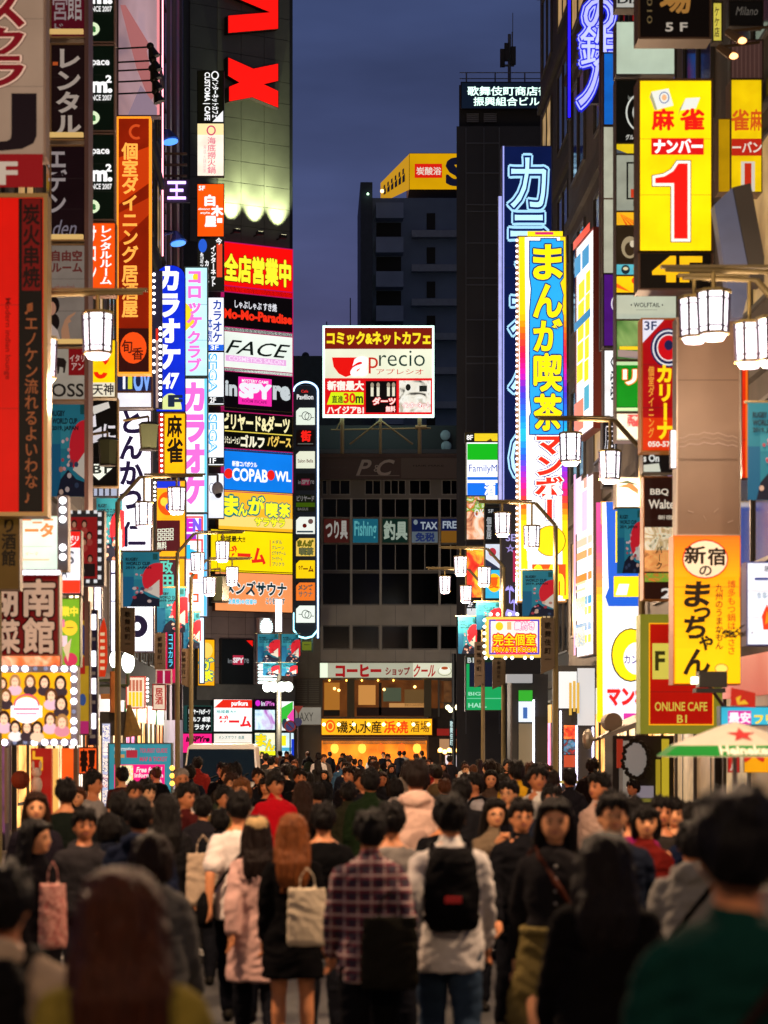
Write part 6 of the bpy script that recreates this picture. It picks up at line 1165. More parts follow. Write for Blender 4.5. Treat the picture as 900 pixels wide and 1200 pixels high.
for i, (lab, X, D, sd) in enumerate(lamps): street_lamp(lab, X, D, sd, zl=EYE+(872-(390 if i in (0,) else 585 if i == 1 else 645 if i == 2 else 674 if i == 3 else 372 if i == 4 else 524 if i == 5 else 613 if i == 6 else 662 if i == 7 else 684 if i == 8 else 366))*D/F, power=.24 if i in (0, 4, 9) else 1.0, tip=1.25 if i == 4 else 1.62)
for lab, X, D, sd in (('unseen street lamp just outside the picture on the western pavement', -3.6, 15, 1), ('unseen street lamp just outside the picture on the eastern pavement', 4.95, 14, -1), ('unseen street lamp beside the photographer on the western pavement', -3.6, 1.5, 1), ('unseen street lamp beside the photographer on the eastern pavement', 4.95, 1, -1)): street_lamp(lab, X, D, sd, power=1.9 if D > 5 else .42)  # unseen lamps continuing the rows, added to light the near crowd
# old unlit lantern boxes
for x, y, D, lab in ((126, 530, 44, 'unlit green glass lantern in front of the basement arrow sign'), (174, 512, 48, 'unlit dark lantern box in front of the big indigo hiragana'), (258, 690, 72, 'small unlit dark lantern before the orange sauna sign')):
    l = thing('unlit_lantern', lab, 'lantern', tuple(at(x, y+14, D))); k = D/F; m = MB(); m.bar((0, 0, 0), (0, 0, 28*k), 10*k, mat('#5a6450', .2, spec=.5), 6, 12*k); m.build('glass_body', l)
    m = MB(); m.bar((0, 0, 28*k+.001), (0, 0, 31*k), 14*k, mat('#2a2620', .4, .3), 6, 10*k); m.bar((0, 0, -2*k), (0, 0, -.001), 11*k, mat('#2a2620', .4, .3), 6)
    m.bar((0, 0, 31*k), (0, 0, 38*k), .02, mat('#7a6a40', .4, .3), 6); m.bar((0, 0, 38*k), (-30*k, .1, 34*k), .025, mat('#7a6a40', .4, .3), 6); m.build('cap', l)

def banner(label, x0, y0, x1, y1, D, dim=.35):  # cloth given a dim glow in place of lamplight
    s = Sign('banner', label, (x0, y0, x1, y1), D, '#2a8aa4', dim, fr='#1c6478', fw=0, dep=.012, cat='banner', group='teal rugby banners on the lamp posts', vary=.15)
    w, h = x1-x0, y1-y0
    def X(a): return x0+a*w
    def Y(a): return y0+a*h
    s.rect(X(0), Y(.45), X(.3), Y(1), '#1c6c98'); s.rect(X(.3), Y(.2), X(.55), Y(.5), '#3a9cb0'); s.rect(X(.82), Y(.03), X(.95), Y(.14), '#145a60')
    s.oval(X(.95), Y(.5), w*.42, h*.3, '#d02030', a0=70, a1=290, n=24, e=dim*1.5); s.poly([(X(.62), Y(.72)), (X(1), Y(.5)), (X(1), Y(.84))], '#d8d0c4', e=dim*1.4)
    s.poly([(X(.2), Y(1)), (X(.3), Y(.82)), (X(.5), Y(.72)), (X(.72), Y(.82)), (X(1), Y(.86)), (X(1), Y(1))], '#1c2238')
    rr = random.Random(int(x0*7+y0))
    for k in range(9): s.oval(X(rr.uniform(.3, .9)), Y(rr.uniform(.62, .98)), w*.06, h*.03, rr.choice(['#c88a78', '#d8c8c8', '#b04050', '#3a4a6a', '#e0c0b0']), n=8)
    for k in range(8): s.oval(X(rr.uniform(.36, .56)), Y(rr.uniform(.38, .8)), w*.04, h*.02, rr.choice(['#e8a8b0', '#f0d0d8', '#c05060']), n=8)
    s.text('RUGBY', X(.09), Y(.11), X(.42), Y(.165), '#0c1c2a', .04); s.text('WORLD CUP', X(.09), Y(.19), X(.75), Y(.245), '#0c1c2a', .04); s.text('2019, JAPAN', X(.09), Y(.27), X(.78), Y(.325), '#0c1c2a', .04)
    t = s.done()
    m = MB(); a = s.uv(x0-3, y0)[0]; b = s.uv(x1+2, y0)[0]; v = s.uv(x0, y0-1)[1]; m.bar((a, .02, v), (b, .02, v), .018, LS['pole']); m.build('banner_rod', t)
banner('teal rugby banner beside the tall bright red sign', 58, 470, 102, 582, 40, .3)
banner('teal rugby banner in front of the indigo hiragana sign edge', 113, 583, 143, 657, 47, .3)
banner('teal rugby banner above the white curl sign', 144, 647, 187, 711, 44, .42)
banner('teal rugby banner under the yellow sign with teal characters', 184, 689, 217, 741, 61, .42)
banner('small rugby banner crossing the pale light tube', 215, 718, 234, 760, 67, .42)
banner('upper rugby banner on the western arm of the grey street pole', 302, 743, 326, 776, 104, .4)
banner('upper rugby banner on the eastern arm of the grey street pole', 330, 743, 350, 776, 104, .4)
banner('lower rugby banner on the western arm of the grey street pole', 308, 777, 326, 792, 104.6, .4)
banner('lower rugby banner on the eastern arm of the grey street pole', 330, 777, 347, 792, 104.6, .4)
banner('big teal rugby banner beside the bare brown sign back', 876, 472, 925, 586, 27, .38)
banner('teal rugby banner in front of the blue and yellow block sign', 723, 596, 752, 672, 37.6, .42)
banner('teal rugby banner across the foot of the rainbow edged sign', 612, 669, 649, 722, 51, .42)
banner('teal rugby banner beside the lavender palm panel', 558, 706, 586, 738, 63.4, .42)
banner('teal rugby banner hanging between the coffee shop and the hall sign', 537, 723, 557, 766, 71.5, .42)
def plate(label, x0, y0, x1, y1, D, flip):
    t = thing('street_name_plate', label, 'sign', tuple(at((x0+x1)/2, y1, D)), 0, 'tan street name plates under the lamp arms'); q0 = at((x0+x1)/2, y1, D); k = D/F; w = (x1-x0)/2*k; h = (y1-y0)*k
    m = MB(); c = w*.9; m.prism([(-w, c if not flip else 0), (w, 0 if not flip else c), (w, h), (-w, h)], 0, .06, mat('#7a5c34', .5, e=.08, vary=.12)); m.build('board', t)
    s_ = MB()
    for i, ch in enumerate('歌舞伎町一番街'[:5]):
        v, f = glyphs(ch, .02); z = h-(i+.6)*h*.15-.05; z = h*(.86-.15*i); sz = h*.12
        s_.add([((p[0]-EMX)*sz, -.006, z+(p[1]-EMY)*sz) for p in v], f, mat('#3a1c0c', .6))
    s_.build('lettering', t)
plate('tan name plate under the banner above the white curl sign', 141, 712, 158, 770, 45.6, 0)
plate('tan name plate above the pink purple hanging sign', 181, 742, 194, 790, 60.5, 0)
plate('tan name plate with a slanting foot above the parked van', 208, 760, 222, 806, 66.5, 0)
plate('tan name plate below the banner crossing the rainbow sign', 634, 724, 650, 790, 50.9, 1)
plate('tan name plate under the private room sign', 577, 772, 592, 808, 62.8, 1)
plate('small tan name plate in front of the green hall sign', 556, 752, 567, 806, 70.8, 1)
# round security dome and the tall central post
gp = thing('street_pole', 'grey street pole with a white tube lamp on top and a cluster of white lamps', 'lamp post', (at(327, 900, 105).x, 105, 0)); p0 = Vector((at(327, 900, 105).x, 105, 0))
m = MB(); m.bar((0, 0, 0), (0, 0, at(327, 741, 105).z), .13, mat('#4a4a44', .4, .4), 12, .1); 
for y in (742, 776): q = rel(p0, 300, y, 105); r_ = rel(p0, 352, y, 105); m.bar(q, r_, .025, mat('#4a4a44', .4, .4))
m.build('pole', gp)
m = MB(); a = rel(p0, 326.5, 740, 105); b = rel(p0, 326.5, 703, 105); m.bar(a, b, .14, mat('#f8f4ff', .3, e=4), 12); m.build('tube_lamp', gp)
m = MB()
for x in (313, 321, 330, 338): q = rel(p0, x, 805, 105); m.ball((q[0], -.2+.3*(x % 2), q[2]), .2, mat('#f4fff0', .3, e=5), rz=.22); m.bar((0, 0, q[2]+.3), (q[0], -.2+.3*(x % 2), q[2]+.2), .03, mat('#4a4a44', .4, .4))
m.build('globe_cluster', gp)
ld = bpy.data.lights.new('globe_light', 'POINT'); ld.energy = 2200; ld.color = (1, .86, .66); ld.shadow_soft_size = .3
lo = bpy.data.objects.new('globe_light', ld); COL.objects.link(lo); lo.parent = gp; lo.location = (0, -1.6, at(327, 805, 105).z-.8)
for x, y, r_, lab, tri in ((340, 851, 7, 'round blue and red no parking sign on the bigger plate', 0), (349, 846, 5, 'smaller round blue road sign beside the no parking one', 0), (349.5, 832, 6, 'small red inverted triangle road sign above the round ones', 1)):
    t = thing('road_sign', lab, 'road sign', tuple(at(x, y, 101))); k = 101/F; m = MB()
    if tri: m.prism([(-r_*k, r_*.8*k), (0, -r_*.8*k), (r_*k, r_*.8*k)], 0, .02, mat('#c01818', .4, e=.25))
    else: m.bar((0, 0, 0), (0, .03, 0), r_*k, mat('#c81c24' if x == 340 else '#1c3c90', .4, e=.2), 20)
    m.build('plate', t)
    if x == 340: m = MB(); m.bar((0, -.008, 0), (0, -.002, 0), r_*k*.74, mat('#1c4aa8', .4, e=.25), 20); m.bar((-r_*k*.55, -.012, r_*k*.55), (r_*k*.55, -.012, -r_*k*.55), r_*k*.09, mat('#c81c24', .4, e=.2), 6); m.build('symbol', t)
    m = MB(); m.bar((0, .07, -(at(0, y, 101).z)), (0, .07, .1), .03, mat('#8a8a88', .4, .4)); m.build('post', t)

# ------------------------------------------------------------------ the van
VD = 52.0; vx0, vx1 = at(212, 930, VD).x, at(304, 930, VD).x; vw = vx1-vx0
v = thing('van', 'dark windscreened white van nosing through the crowd', 'van', ((vx0+vx1)/2, VD, 0))
wp_ = mat('#e8e8e8', .25, .1, spec=.6); hw = vw/2; ztop = at(0, 873, VD).z+.03
m = MB()
def loft(m, secs, mt, cap=True):
    n = len(secs[0]); vs_ = [p for s_ in secs for p in s_]; fs = []
    for i in range(len(secs)-1):
        for k in range(n): fs.append((i*n+k, i*n+(k+1) % n, (i+1)*n+(k+1) % n, (i+1)*n+k))
    if cap: fs.append(tuple(range(n))[::-1]); fs.append(tuple(range((len(secs)-1)*n, len(secs)*n)))
    m.add(vs_, fs, mt)
def rrect(hw, z0, z1, y, r, ch=.0, n=4):
    o = []
    for cx, cz, a0 in ((hw-r, z0+r, -90), (hw-r-ch, z1-r, 0), (-hw+r+ch, z1-r, 90), (-hw+r, z0+r, 180)):
        for k in range(n+1): a = R(a0+90*k/n); o.append((cx+r*math.cos(a), y, cz+r*math.sin(a)))
    return o
loft(m, [rrect(hw*.97, .35, .95, -.25, .08), rrect(hw, .32, 1.12, -.05, .08), rrect(hw, .32, 1.2, .15, .08, .02), rrect(hw, .3, ztop-.02, .75, .12, .1), rrect(hw, .3, ztop, 1.2, .12, .1), rrect(hw, .3, ztop, 4.4, .12, .1), rrect(hw*.97, .35, ztop-.05, 4.5, .12, .1)], wp_); m.build('body', v)
m = MB(); m.add([(-hw*.9, .125, 1.24), (hw*.9, .125, 1.24), (hw*.84, .655, ztop-.12), (-hw*.84, .655, ztop-.12)], [(0, 1, 2, 3)], mat('#0b1a22', .05, spec=.9)); m.build('windscreen', v)
for sg in (-1, 1):
    m = MB(); m.box(sg*hw*.72-.14, sg*hw*.72+.14, -.262, -.2, .72, .9, mat('#d8e0e8', .15, .2)); m.build('headlight', v)
    m = MB(); m.box(sg*(hw+.12)-.09, sg*(hw+.12)+.09, .05, .17, 1.2, 1.5, mat('#101010', .4)); m.bar((sg*hw*.96, .14, 1.25), (sg*(hw+.1), .12, 1.3), .025, mat('#101010', .4)); m.build('wing_mirror', v)
    for y in (.75, 3.5): m = MB(); m.bar((sg*(hw-.2), y, .32), (sg*(hw+.01), y, .32), .32, mat('#0a0a0a', .8), 18); m.build('wheel', v)
m = MB(); m.box(-hw*.75, -hw*.25, .2, .35, 1.262, 1.275, mat('#a8c8d0', .6)); m.build('dashboard_paper', v)
m = MB(); m.add([(hw*.45, .30, 1.47), (hw*.62, .30, 1.47), (hw*.6, .36, 1.54), (hw*.48, .36, 1.54)], [(0, 1, 2, 3)], mat('#c8d0d0', .5)); m.build('sticker', v)
m = MB(); m.box(-hw*.5, hw*.5, -.27, -.2, .6, .76, mat('#18181a', .4)); m.build('grille', v)
m = MB(); m.bar((-.4, .1, 1.25), (.05, .24, 1.42), .012, mat('#0a0a0a', .5)); m.bar((.25, .1, 1.25), (.6, .24, 1.42), .012, mat('#0a0a0a', .5)); m.build('wiper', v)
# ------------------------------------------------------------------ people
def ev_mesh(mb, voxel, smooth=3, name='m'):
    """Merge the shapes in mb into one closed, smooth surface."""
    me = bpy.data.meshes.new(name); me.from_pydata(mb.v, [], mb.f); me.update()
    o = bpy.data.objects.new(name, me)
    r = o.modifiers.new('r', 'REMESH'); r.mode = 'VOXEL'; r.voxel_size = voxel
    if smooth:
        s_ = o.modifiers.new('s', 'SMOOTH'); s_.factor = .5; s_.iterations = smooth
    res = evaluated(o)
    bpy.data.objects.remove(o); bpy.data.meshes.remove(me)
    return res
NM = mat('#808080')
def limb(m, pts, n=12):
    """Tapered rounded limb through (x, y, z, r) points."""
    rings = []
    P = [Vector(p[:3]) for p in pts]; rr_ = [p[3] for p in pts]
    path = [(P[0]-(P[1]-P[0]).normalized()*rr_[0]*.85, rr_[0]*.45), (P[0]-(P[1]-P[0]).normalized()*rr_[0]*.4, rr_[0]*.85)] + list(zip(P, rr_)) + [(P[-1]+(P[-1]-P[-2]).normalized()*rr_[-1]*.4, rr_[-1]*.85), (P[-1]+(P[-1]-P[-2]).normalized()*rr_[-1]*.85, rr_[-1]*.45)]
    ref = Vector((1, .02, 0)) if abs((P[-1]-P[0]).normalized().x) < .8 else Vector((0, 1, 0))
    v = []
    for i, (p, r) in enumerate(path):
        d = (path[min(i+1, len(path)-1)][0]-path[max(i-1, 0)][0]).normalized(); b = d.cross(ref).normalized(); a = b.cross(d).normalized()
        v += [tuple(p+a*r*math.cos(2*PI*k/n)+b*r*math.sin(2*PI*k/n)) for k in range(n)]
    f = [tuple(range(n))[::-1], tuple(range((len(path)-1)*n, len(path)*n))]
    for i in range(len(path)-1):
        for k in range(n): f.append((i*n+k, i*n+(k+1) % n, (i+1)*n+(k+1) % n, (i+1)*n+k))
    m.add(v, f, NM)
def tower(m, rings, n=20):
    """Loft of horizontal ellipses (cx, cy, z, rx, ry)."""
    v = []
    for cx, cy_, z, rx, ry in rings: v += [(cx+rx*math.cos(2*PI*k/n), cy_+ry*math.sin(2*PI*k/n), z) for k in range(n)]
    f = [tuple(range(n))[::-1], tuple(range((len(rings)-1)*n, len(rings)*n))]
    for i in range(len(rings)-1):
        for k in range(n): f.append((i*n+k, i*n+(k+1) % n, (i+1)*n+(k+1) % n, (i+1)*n+k))
    m.add(v, f, NM)
def pose(p, sex):
    sh = .166 if sex == 'm' else .148
    L = {}
    st = {'walk': .24, 'walk2': -.24, 'stand': .0, 'strap': .16, 'phone': 0.02, 'bag': -.18}[p]
    for sg, k in ((-1, 1), (1, -1)):
        f = st*k
        hip = (sg*.085, 0, .90)
        if f > .05: knee, ank = (sg*.09, -f*.75, .49), (sg*.085, -f*.95, .085)
        elif f < -.05: knee, ank = (sg*.09, -f*.2, .475), (sg*.085, -f*1.1, .12)
        else: knee, ank = (sg*.095, -.02, .48), (sg*.1, .01, .08)
        S = (sg*(sh-.008), .01, 1.352)
        el, wr = (sg*(sh+.045), .04, 1.11), (sg*(sh+.05), -.02, .87)
        if p in ('walk', 'walk2'): el, wr = (sg*(sh+.042), .04+f*.35, 1.10), (sg*(sh+.048), -.03+f*.75, .875)
        if p == 'strap' and sg < 0: el, wr = (sg*(sh+.06), .05, 1.11), (sg*.1, -.17, 1.26)
        if p == 'phone': el, wr = (sg*(sh+.045), -.07, 1.12), (sg*.055, -.25, 1.36)
        if p == 'bag' and sg > 0: el, wr = (sg*(sh+.06), .05, 1.11), (sg*(sh+.02), -.20, 1.06)
        L[sg] = (hip, knee, ank, S, el, wr)
    return L, sh
def torso_rings(sex, g=0.0):
    if sex == 'm': T = [(.80, .155, .105), (.90, .165, .115), (1.00, .155, .108), (1.10, .148, .10), (1.22, .168, .115), (1.32, .178, .115), (1.385, .165, .095), (1.43, .10, .075), (1.455, .065, .06)]
    else: T = [(.80, .155, .105), (.90, .168, .118), (1.00, .148, .105), (1.09, .128, .09), (1.20, .148, .115), (1.29, .155, .118), (1.375, .145, .088), (1.425, .085, .068), (1.45, .055, .055)]
    return [(0, .0, z, rx*.93+g, ry*.97+g) for z, rx, ry in T]
BODY, GARM = {}, {}
SKIN_S, LIP_S, EYE_S, BROW_S = 0, 1, 2, 3
def body_mesh(p, sex):
    if (p, sex) in BODY: return BODY[(p, sex)]
    m = MB(); L, sh = pose(p, sex); k = 1.0 if sex == 'm' else .9
    tower(m, torso_rings(sex))
    limb(m, [(0, .01, 1.40, .056*k), (0, .0, 1.50, .05*k), (0, -.005, 1.54, .05*k)])
    m.ball((0, .0, 1.595), .076, NM, ry=.093, rz=.108, nu=20, nv=14)                 # skull
    m.ball((0, -.03, 1.555), .060, NM, ry=.062, rz=.072, nu=16, nv=12)               # jaw
    m.ball((0, -.065, 1.512), .026, NM, ry=.024, rz=.02)                             # chin
    limb(m, [(0, -.090, 1.592, .008), (0, -.103, 1.562, .0125)], 8)                  # nose
    for sg in (-1, 1):
        m.ball((sg*.078, .008, 1.575), .010, NM, ry=.02, rz=.03)                     # ear
        m.ball((sg*.03, -.074, 1.555), .02, NM, ry=.014, rz=.018)                    # cheek
        hip, kn, an, S, el, wr = L[sg]
        limb(m, [(*hip, .088*(.97 if sex == 'f' else 1)), ((hip[0]+kn[0])/2, (hip[1]+kn[1])/2, (hip[2]+kn[2])/2, .074), (*kn, .053)])
        ca = Vector(kn).lerp(Vector(an), .3); limb(m, [(*kn, .05), (ca.x, ca.y+.015, ca.z, .053), (*an, .034)])
        limb(m, [(an[0], an[1]+.03, an[2]-.04, .035), (an[0]+sg*.01, an[1]-.15, max(.025, an[2]-.055), .028)])
        limb(m, [(*S, .047*k), ((S[0]*.5+el[0]*.5), (S[1]+el[1])/2, (S[2]+el[2])/2, .045*k), (*el, .037*k)])
        limb(m, [(*el, .037*k), (*Vector(el).lerp(Vector(wr), .35), .036*k), (*wr, .025*k)])
        d = (Vector(wr)-Vector(el)).normalized(); pc = Vector(wr)+d*.05
        limb(m, [(*wr, .024*k), (*pc, .031*k), (*(Vector(wr)+d*.085), .026*k)])
    me = ev_mesh(m, .0115, 4, 'person_body')
    # fingers, eyes, brows and lips join the same mesh
    bm_ = bmesh.new(); bm_.from_mesh(me); ex = MB()
    ms = [None]*4
    mk = [mat('#000001'), mat('#000002'), mat('#000003'), mat('#000004')]
    def stub(pts, slot, n=7):
        t = MB(); limb(t, pts, n); ex.add(t.v, t.f, mk[slot])
    for sg in (-1, 1):
        hip, kn, an, S, el, wr = L[sg]; d = (Vector(wr)-Vector(el)).normalized()
        side = Vector((0, -1, 0)) if abs(d.y) < .6 else Vector((-sg, 0, 0)); side = (side-d*side.dot(d)).normalized(); palm = d.cross(side)*sg
        base = Vector(wr)+d*.075
        for q in range(4):
            o = base+side*(.026-.017*q); ln = (.075, .085, .078, .06)[q]*.95
            a = o+d*ln*.5-palm*.010; b = o+d*ln*.85-palm*.032
            stub([(*o, .0088), (*a, .0082), (*b, .0068)], 0)
        o = Vector(wr)+d*.03+side*.026; a = o+d*.035+side*.024-palm*.008; b = a+d*.03-palm*.01
        stub([(*o, .011), (*a, .0095), (*b, .0075)], 0)
        ex.ball((sg*.0305, -.0845, 1.587), .0135, mk[2], ry=.007, rz=.0065, nu=8, nv=6)
        stub([(sg*.017, -.0925, 1.603, .0038), (sg*.033, -.0915, 1.607, .0042), (sg*.048, -.078, 1.603, .003)], 3, 6)
    ex.ball((0, -.0905, 1.537), .021, mk[1], ry=.007, rz=.0065, nu=10, nv=6)
    base_n = len(me.polygons)
    me2 = bpy.data.meshes.new('person_body')
    V = [tuple(v_.co) for v_ in me.vertices]; Fc = [tuple(f_.vertices) for f_ in me.polygons]; kk = len(V)
    slot_of = {i: mk.index(mm_) for i, mm_ in enumerate(ex.m)}
    me2.from_pydata(V+list(ex.v), [], Fc+[tuple(i+kk for i in f_) for f_ in ex.f])
    for mm_ in mk: me2.materials.append(mm_)
    me2.polygons.foreach_set('material_index', [0]*len(Fc)+[slot_of[i] for i in ex.i]); me2.polygons.foreach_set('use_smooth', [True]*len(me2.polygons)); me2.update()
    bm_.free(); bpy.data.meshes.remove(me)
    BODY[(p, sex)] = me2
    return me2
def wrinkle(me, amp, sc, seed, hairy=False):
    no_ = [v_.normal.copy() for v_ in me.vertices]
    for v_, nv_ in zip(me.vertices, no_):
        x, y, z = v_.co
        if hairy: q = noise.noise(Vector((x*sc+seed, y*sc, z*sc*.16))) + .7*noise.noise(Vector((x*sc*2.6, y*sc*2.6+seed, z*sc*.3)))
        else:
            w = z + .35*x + .08*noise.noise(Vector((x*5, y*5, z*5+seed)))
            q = .7*noise.noise(Vector((x*sc+seed, y*sc, z*sc*.55))) + .9*(.55-abs(noise.noise(Vector((x*sc*.8, y*sc*.8+seed, w*sc*1.9))))*2) 
        v_.co += nv_*amp*q
def garment(kind, p, sex):
    key = (kind, p, sex)
    if key in GARM: return GARM[key]
    m = MB(); L, sh = pose(p, sex); k = 1.0 if sex == 'm' else .9; amp, sc = .010, 9
    vox = .016; sm = 2
    def sleeves(g, full, end=1.0):
        for sg in (-1, 1):
            hip, kn, an, S, el, wr = L[sg]; S, el, wr = Vector(S)+Vector((-sg*.004, 0, -.004)), Vector(el), Vector(wr)
            if full: limb(m, [(*S, .05*k+g), (*S.lerp(el, .2), .053*k+g), (*S.lerp(el, .55), .05*k+g), (*el, .043*k+g), (*el.lerp(wr, .5), .04*k+g), (*el.lerp(wr, .93*end), .034*k+g)])
            else: limb(m, [(*S, .05*k+g), (*S.lerp(el, .4), .054*k+g), (*S.lerp(el, .72), .054*k+g*1.2)])
    if kind == 'tshirt':
        r = torso_rings(sex, .016); m_ = [(0, 0, .77, .186, .146), (0, 0, .9, .184, .14), (0, 0, 1.0, .17, .128)] + r[3:-1]; m_[-1] = (0, .008, 1.43, .088, .078); tower(m, m_); sleeves(.014, False)
    elif kind == 'shirt':
        r = torso_rings(sex, .018); m_ = [(0, 0, .75, .186, .148), (0, 0, .9, .186, .142), (0, 0, 1.05, .168, .128)] + r[4:-1]; m_[-1] = (0, .008, 1.44, .085, .082); tower(m, m_); sleeves(.012, True); limb(m, [(0, .01, 1.43, .062), (0, .004, 1.465, .06)]); amp = .013
    elif kind == 'blouse':
        r = torso_rings(sex, .026); m_ = [(0, 0, 1.005, .168, .126)] + r[3:-1]; m_[-1] = (0, .008, 1.44, .085, .082); tower(m, m_); sleeves(.02, True); limb(m, [(0, .01, 1.43, .062), (0, .004, 1.46, .06)])
    elif kind in ('jacket', 'hoodie'):
        r = torso_rings(sex, .028); m_ = [(0, 0, .76, .184, .15), (0, 0, .88, .192, .152), (0, 0, 1.05, .18, .142)] + r[4:-1]; m_[-1] = (0, .01, 1.44, .095, .09); tower(m, m_); sleeves(.02, True); amp = .012
        if kind == 'hoodie': m.ball((0, .105, 1.43), .115, NM, ry=.06, rz=.065); limb(m, [(-.09, .02, 1.43, .035), (-.05, -.07, 1.41, .03)]); limb(m, [(.09, .02, 1.43, .035), (.05, -.07, 1.41, .03)])
        else: limb(m, [(0, .012, 1.43, .07), (0, .01, 1.475, .066)])
    elif kind == 'coat':
        r = torso_rings(sex, .03); m_ = [(0, .01, .52, .232, .195), (0, .01, .64, .22, .182), (0, 0, .85, .202, .162), (0, 0, 1.05, .172, .138)] + r[4:-1]; m_[-1] = (0, .01, 1.44, .092, .09); tower(m, m_); sleeves(.02, True); limb(m, [(0, .012, 1.42, .07), (0, .012, 1.46, .068)]); amp = .012; sc = 8
    elif kind == 'dress':
        r = torso_rings(sex, .02); m_ = [(0, .005, .60, .215, .17), (0, .005, .75, .207, .162), (0, 0, .90, .194, .15), (0, 0, 1.05, .158, .122)] + r[4:-1]; m_[-1] = (0, .008, 1.43, .085, .078); tower(m, m_); sleeves(.014, True); amp = .012; sc = 8
    elif kind == 'trousers' or kind == 'shorts':
        tower(m, [(0, 0, .82, .166, .126), (0, 0, .90, .170, .127), (0, 0, .99, .155, .114)])
        for sg in (-1, 1):
            hip, kn, an, *_ = L[sg]; hip, kn, an = Vector(hip), Vector(kn), Vector(an)
            if kind == 'trousers': ca = kn.lerp(an, .3); limb(m, [(*hip, .1), (*hip.lerp(kn, .5), .092), (*kn, .077), (ca.x, ca.y+.014, ca.z, .075), (*kn.lerp(an, .65), .066), (*kn.lerp(an, .95), .06)])
            else: limb(m, [(*hip, .105), (*hip.lerp(kn, .5), .098), (*hip.lerp(kn, .85), .092)])
        amp = .008; sc = 11
    elif kind == 'skirt':
        tower(m, [(0, .0, .46, .26, .22), (0, 0, .62, .245, .20), (0, 0, .82, .212, .16), (0, 0, .95, .182, .135), (0, 0, 1.05, .15, .112)]); amp = .02; sc = 8
    elif kind == 'shoes':
        for sg in (-1, 1):
            an = L[sg][2]; z = an[2]-.085
            limb(m, [(an[0], an[1]+.035, .05+z, .045), (an[0]+sg*.01, an[1]-.06, .045+z, .046), (an[0]+sg*.012, an[1]-.165, .036+z*.6, .036)])
            limb(m, [(an[0], an[1]+.01, .10+z, .045), (an[0], an[1]+.02, .06+z, .045)])
        amp = 0; vox = .014
    elif kind.startswith('hair'):
        st = kind[5:]; amp = .013; sc = 30; vox = .010; sm = 1
        m.ball((0, .014, 1.632), .086, NM, ry=.094, rz=.086, nu=18, nv=12)
        m.ball((0, .048, 1.598), .083, NM, ry=.064, rz=.095, nu=18, nv=12)
        if st == 'short':
            for sg in (-1, 1): m.ball((sg*.067, .02, 1.61), .022, NM, ry=.05, rz=.05)
            limb(m, [(-.05, -.07, 1.668, .02), (.0, -.085, 1.676, .02), (.05, -.07, 1.668, .02)])
            for q in range(9): fx = -.06+.015*q; fy = -.1*math.sqrt(max(.1, 1-(fx/.085)**2)); limb(m, [(fx*.9, fy*.9, 1.672, .014), (fx*1.02+.004*((q*7) % 3-1), fy*1.0, 1.645-.008*((q*5) % 4), .008)], 6)
            for sg in (-1, 1): limb(m, [(sg*.07, -.035, 1.64, .018), (sg*.077, -.03, 1.595, .009)], 6)
            m.ball((0, .055, 1.545), .06, NM, ry=.035, rz=.04)
            rr_ = random.Random(3)
            for q in range(26): a = rr_.uniform(0, 2*PI); e = rr_.uniform(.25, 1.2); x, y, z = .084*math.cos(a)*math.cos(e), .09*math.sin(a)*math.cos(e)+.014, 1.636+.082*math.sin(e); limb(m, [(x, y, z, .016), (x*1.12, (y-.014)*1.12+.008, z+.014, .008)], 6)
        elif st == 'bob':
            for sg in (-1, 1): limb(m, [(sg*.06, .01, 1.66, .035), (sg*.082, .01, 1.57, .034), (sg*.078, .02, 1.49, .028)])
            limb(m, [(-.055, -.066, 1.664, .02), (.0, -.083, 1.672, .02), (.055, -.066, 1.664, .02)])
            for q in range(10): fx = -.062+.0138*q; fy = -.1*math.sqrt(max(.1, 1-(fx/.087)**2)); limb(m, [(fx*.92, fy*.9, 1.67, .015), (fx*1.04, fy*1.0, 1.63-.006*((q*5) % 4), .008)], 6)
            tower(m, [(0, .05, 1.47, .085, .05), (0, .055, 1.54, .095, .06), (0, .05, 1.62, .09, .06)])
        elif st == 'long':
            for sg in (-1, 1): limb(m, [(sg*.055, -.01, 1.67, .034), (sg*.084, .005, 1.57, .032), (sg*.092, .03, 1.45, .034), (sg*.098, .04, 1.33, .028)])
            limb(m, [(-.06, -.062, 1.655, .022), (-.02, -.085, 1.668, .02)]); limb(m, [(.06, -.062, 1.655, .022), (.02, -.085, 1.668, .02)])
            tower(m, [(0, .10, 1.18, .085, .026), (0, .108, 1.28, .11, .036), (0, .10, 1.38, .115, .045), (0, .07, 1.47, .105, .055), (0, .055, 1.56, .096, .062), (0, .045, 1.64, .086, .066)]); amp = .012
        elif st == 'bun':
            for sg in (-1, 1): m.ball((sg*.065, .02, 1.61), .022, NM, ry=.05, rz=.055)
            limb(m, [(-.05, -.072, 1.655, .02), (.0, -.088, 1.664, .02), (.05, -.072, 1.655, .02)]); m.ball((0, .125, 1.62), .042, NM)
        elif st == 'thin': 
            amp = .005; m.ball((0, .04, 1.56), .075, NM, ry=.045, rz=.05)
    elif kind == 'cap':
        tower(m, [(0, .008, 1.625, .09, .108), (0, .008, 1.67, .088, .105), (0, .01, 1.705, .068, .08), (0, .012, 1.722, .03, .035)]); amp = .002; sc = 12; vox = .011
        tower(m, [(0, -.125, 1.628, .068, .07), (0, -.125, 1.638, .068, .07)])
    elif kind == 'backpack':
        tower(m, [(0, .20, .98, .12, .06), (0, .215, 1.02, .148, .085), (0, .215, 1.2, .155, .09), (0, .20, 1.36, .135, .075), (0, .185, 1.43, .09, .04)]); amp = .008
        m.ball((0, .285, 1.12), .11, NM, ry=.04, rz=.09)
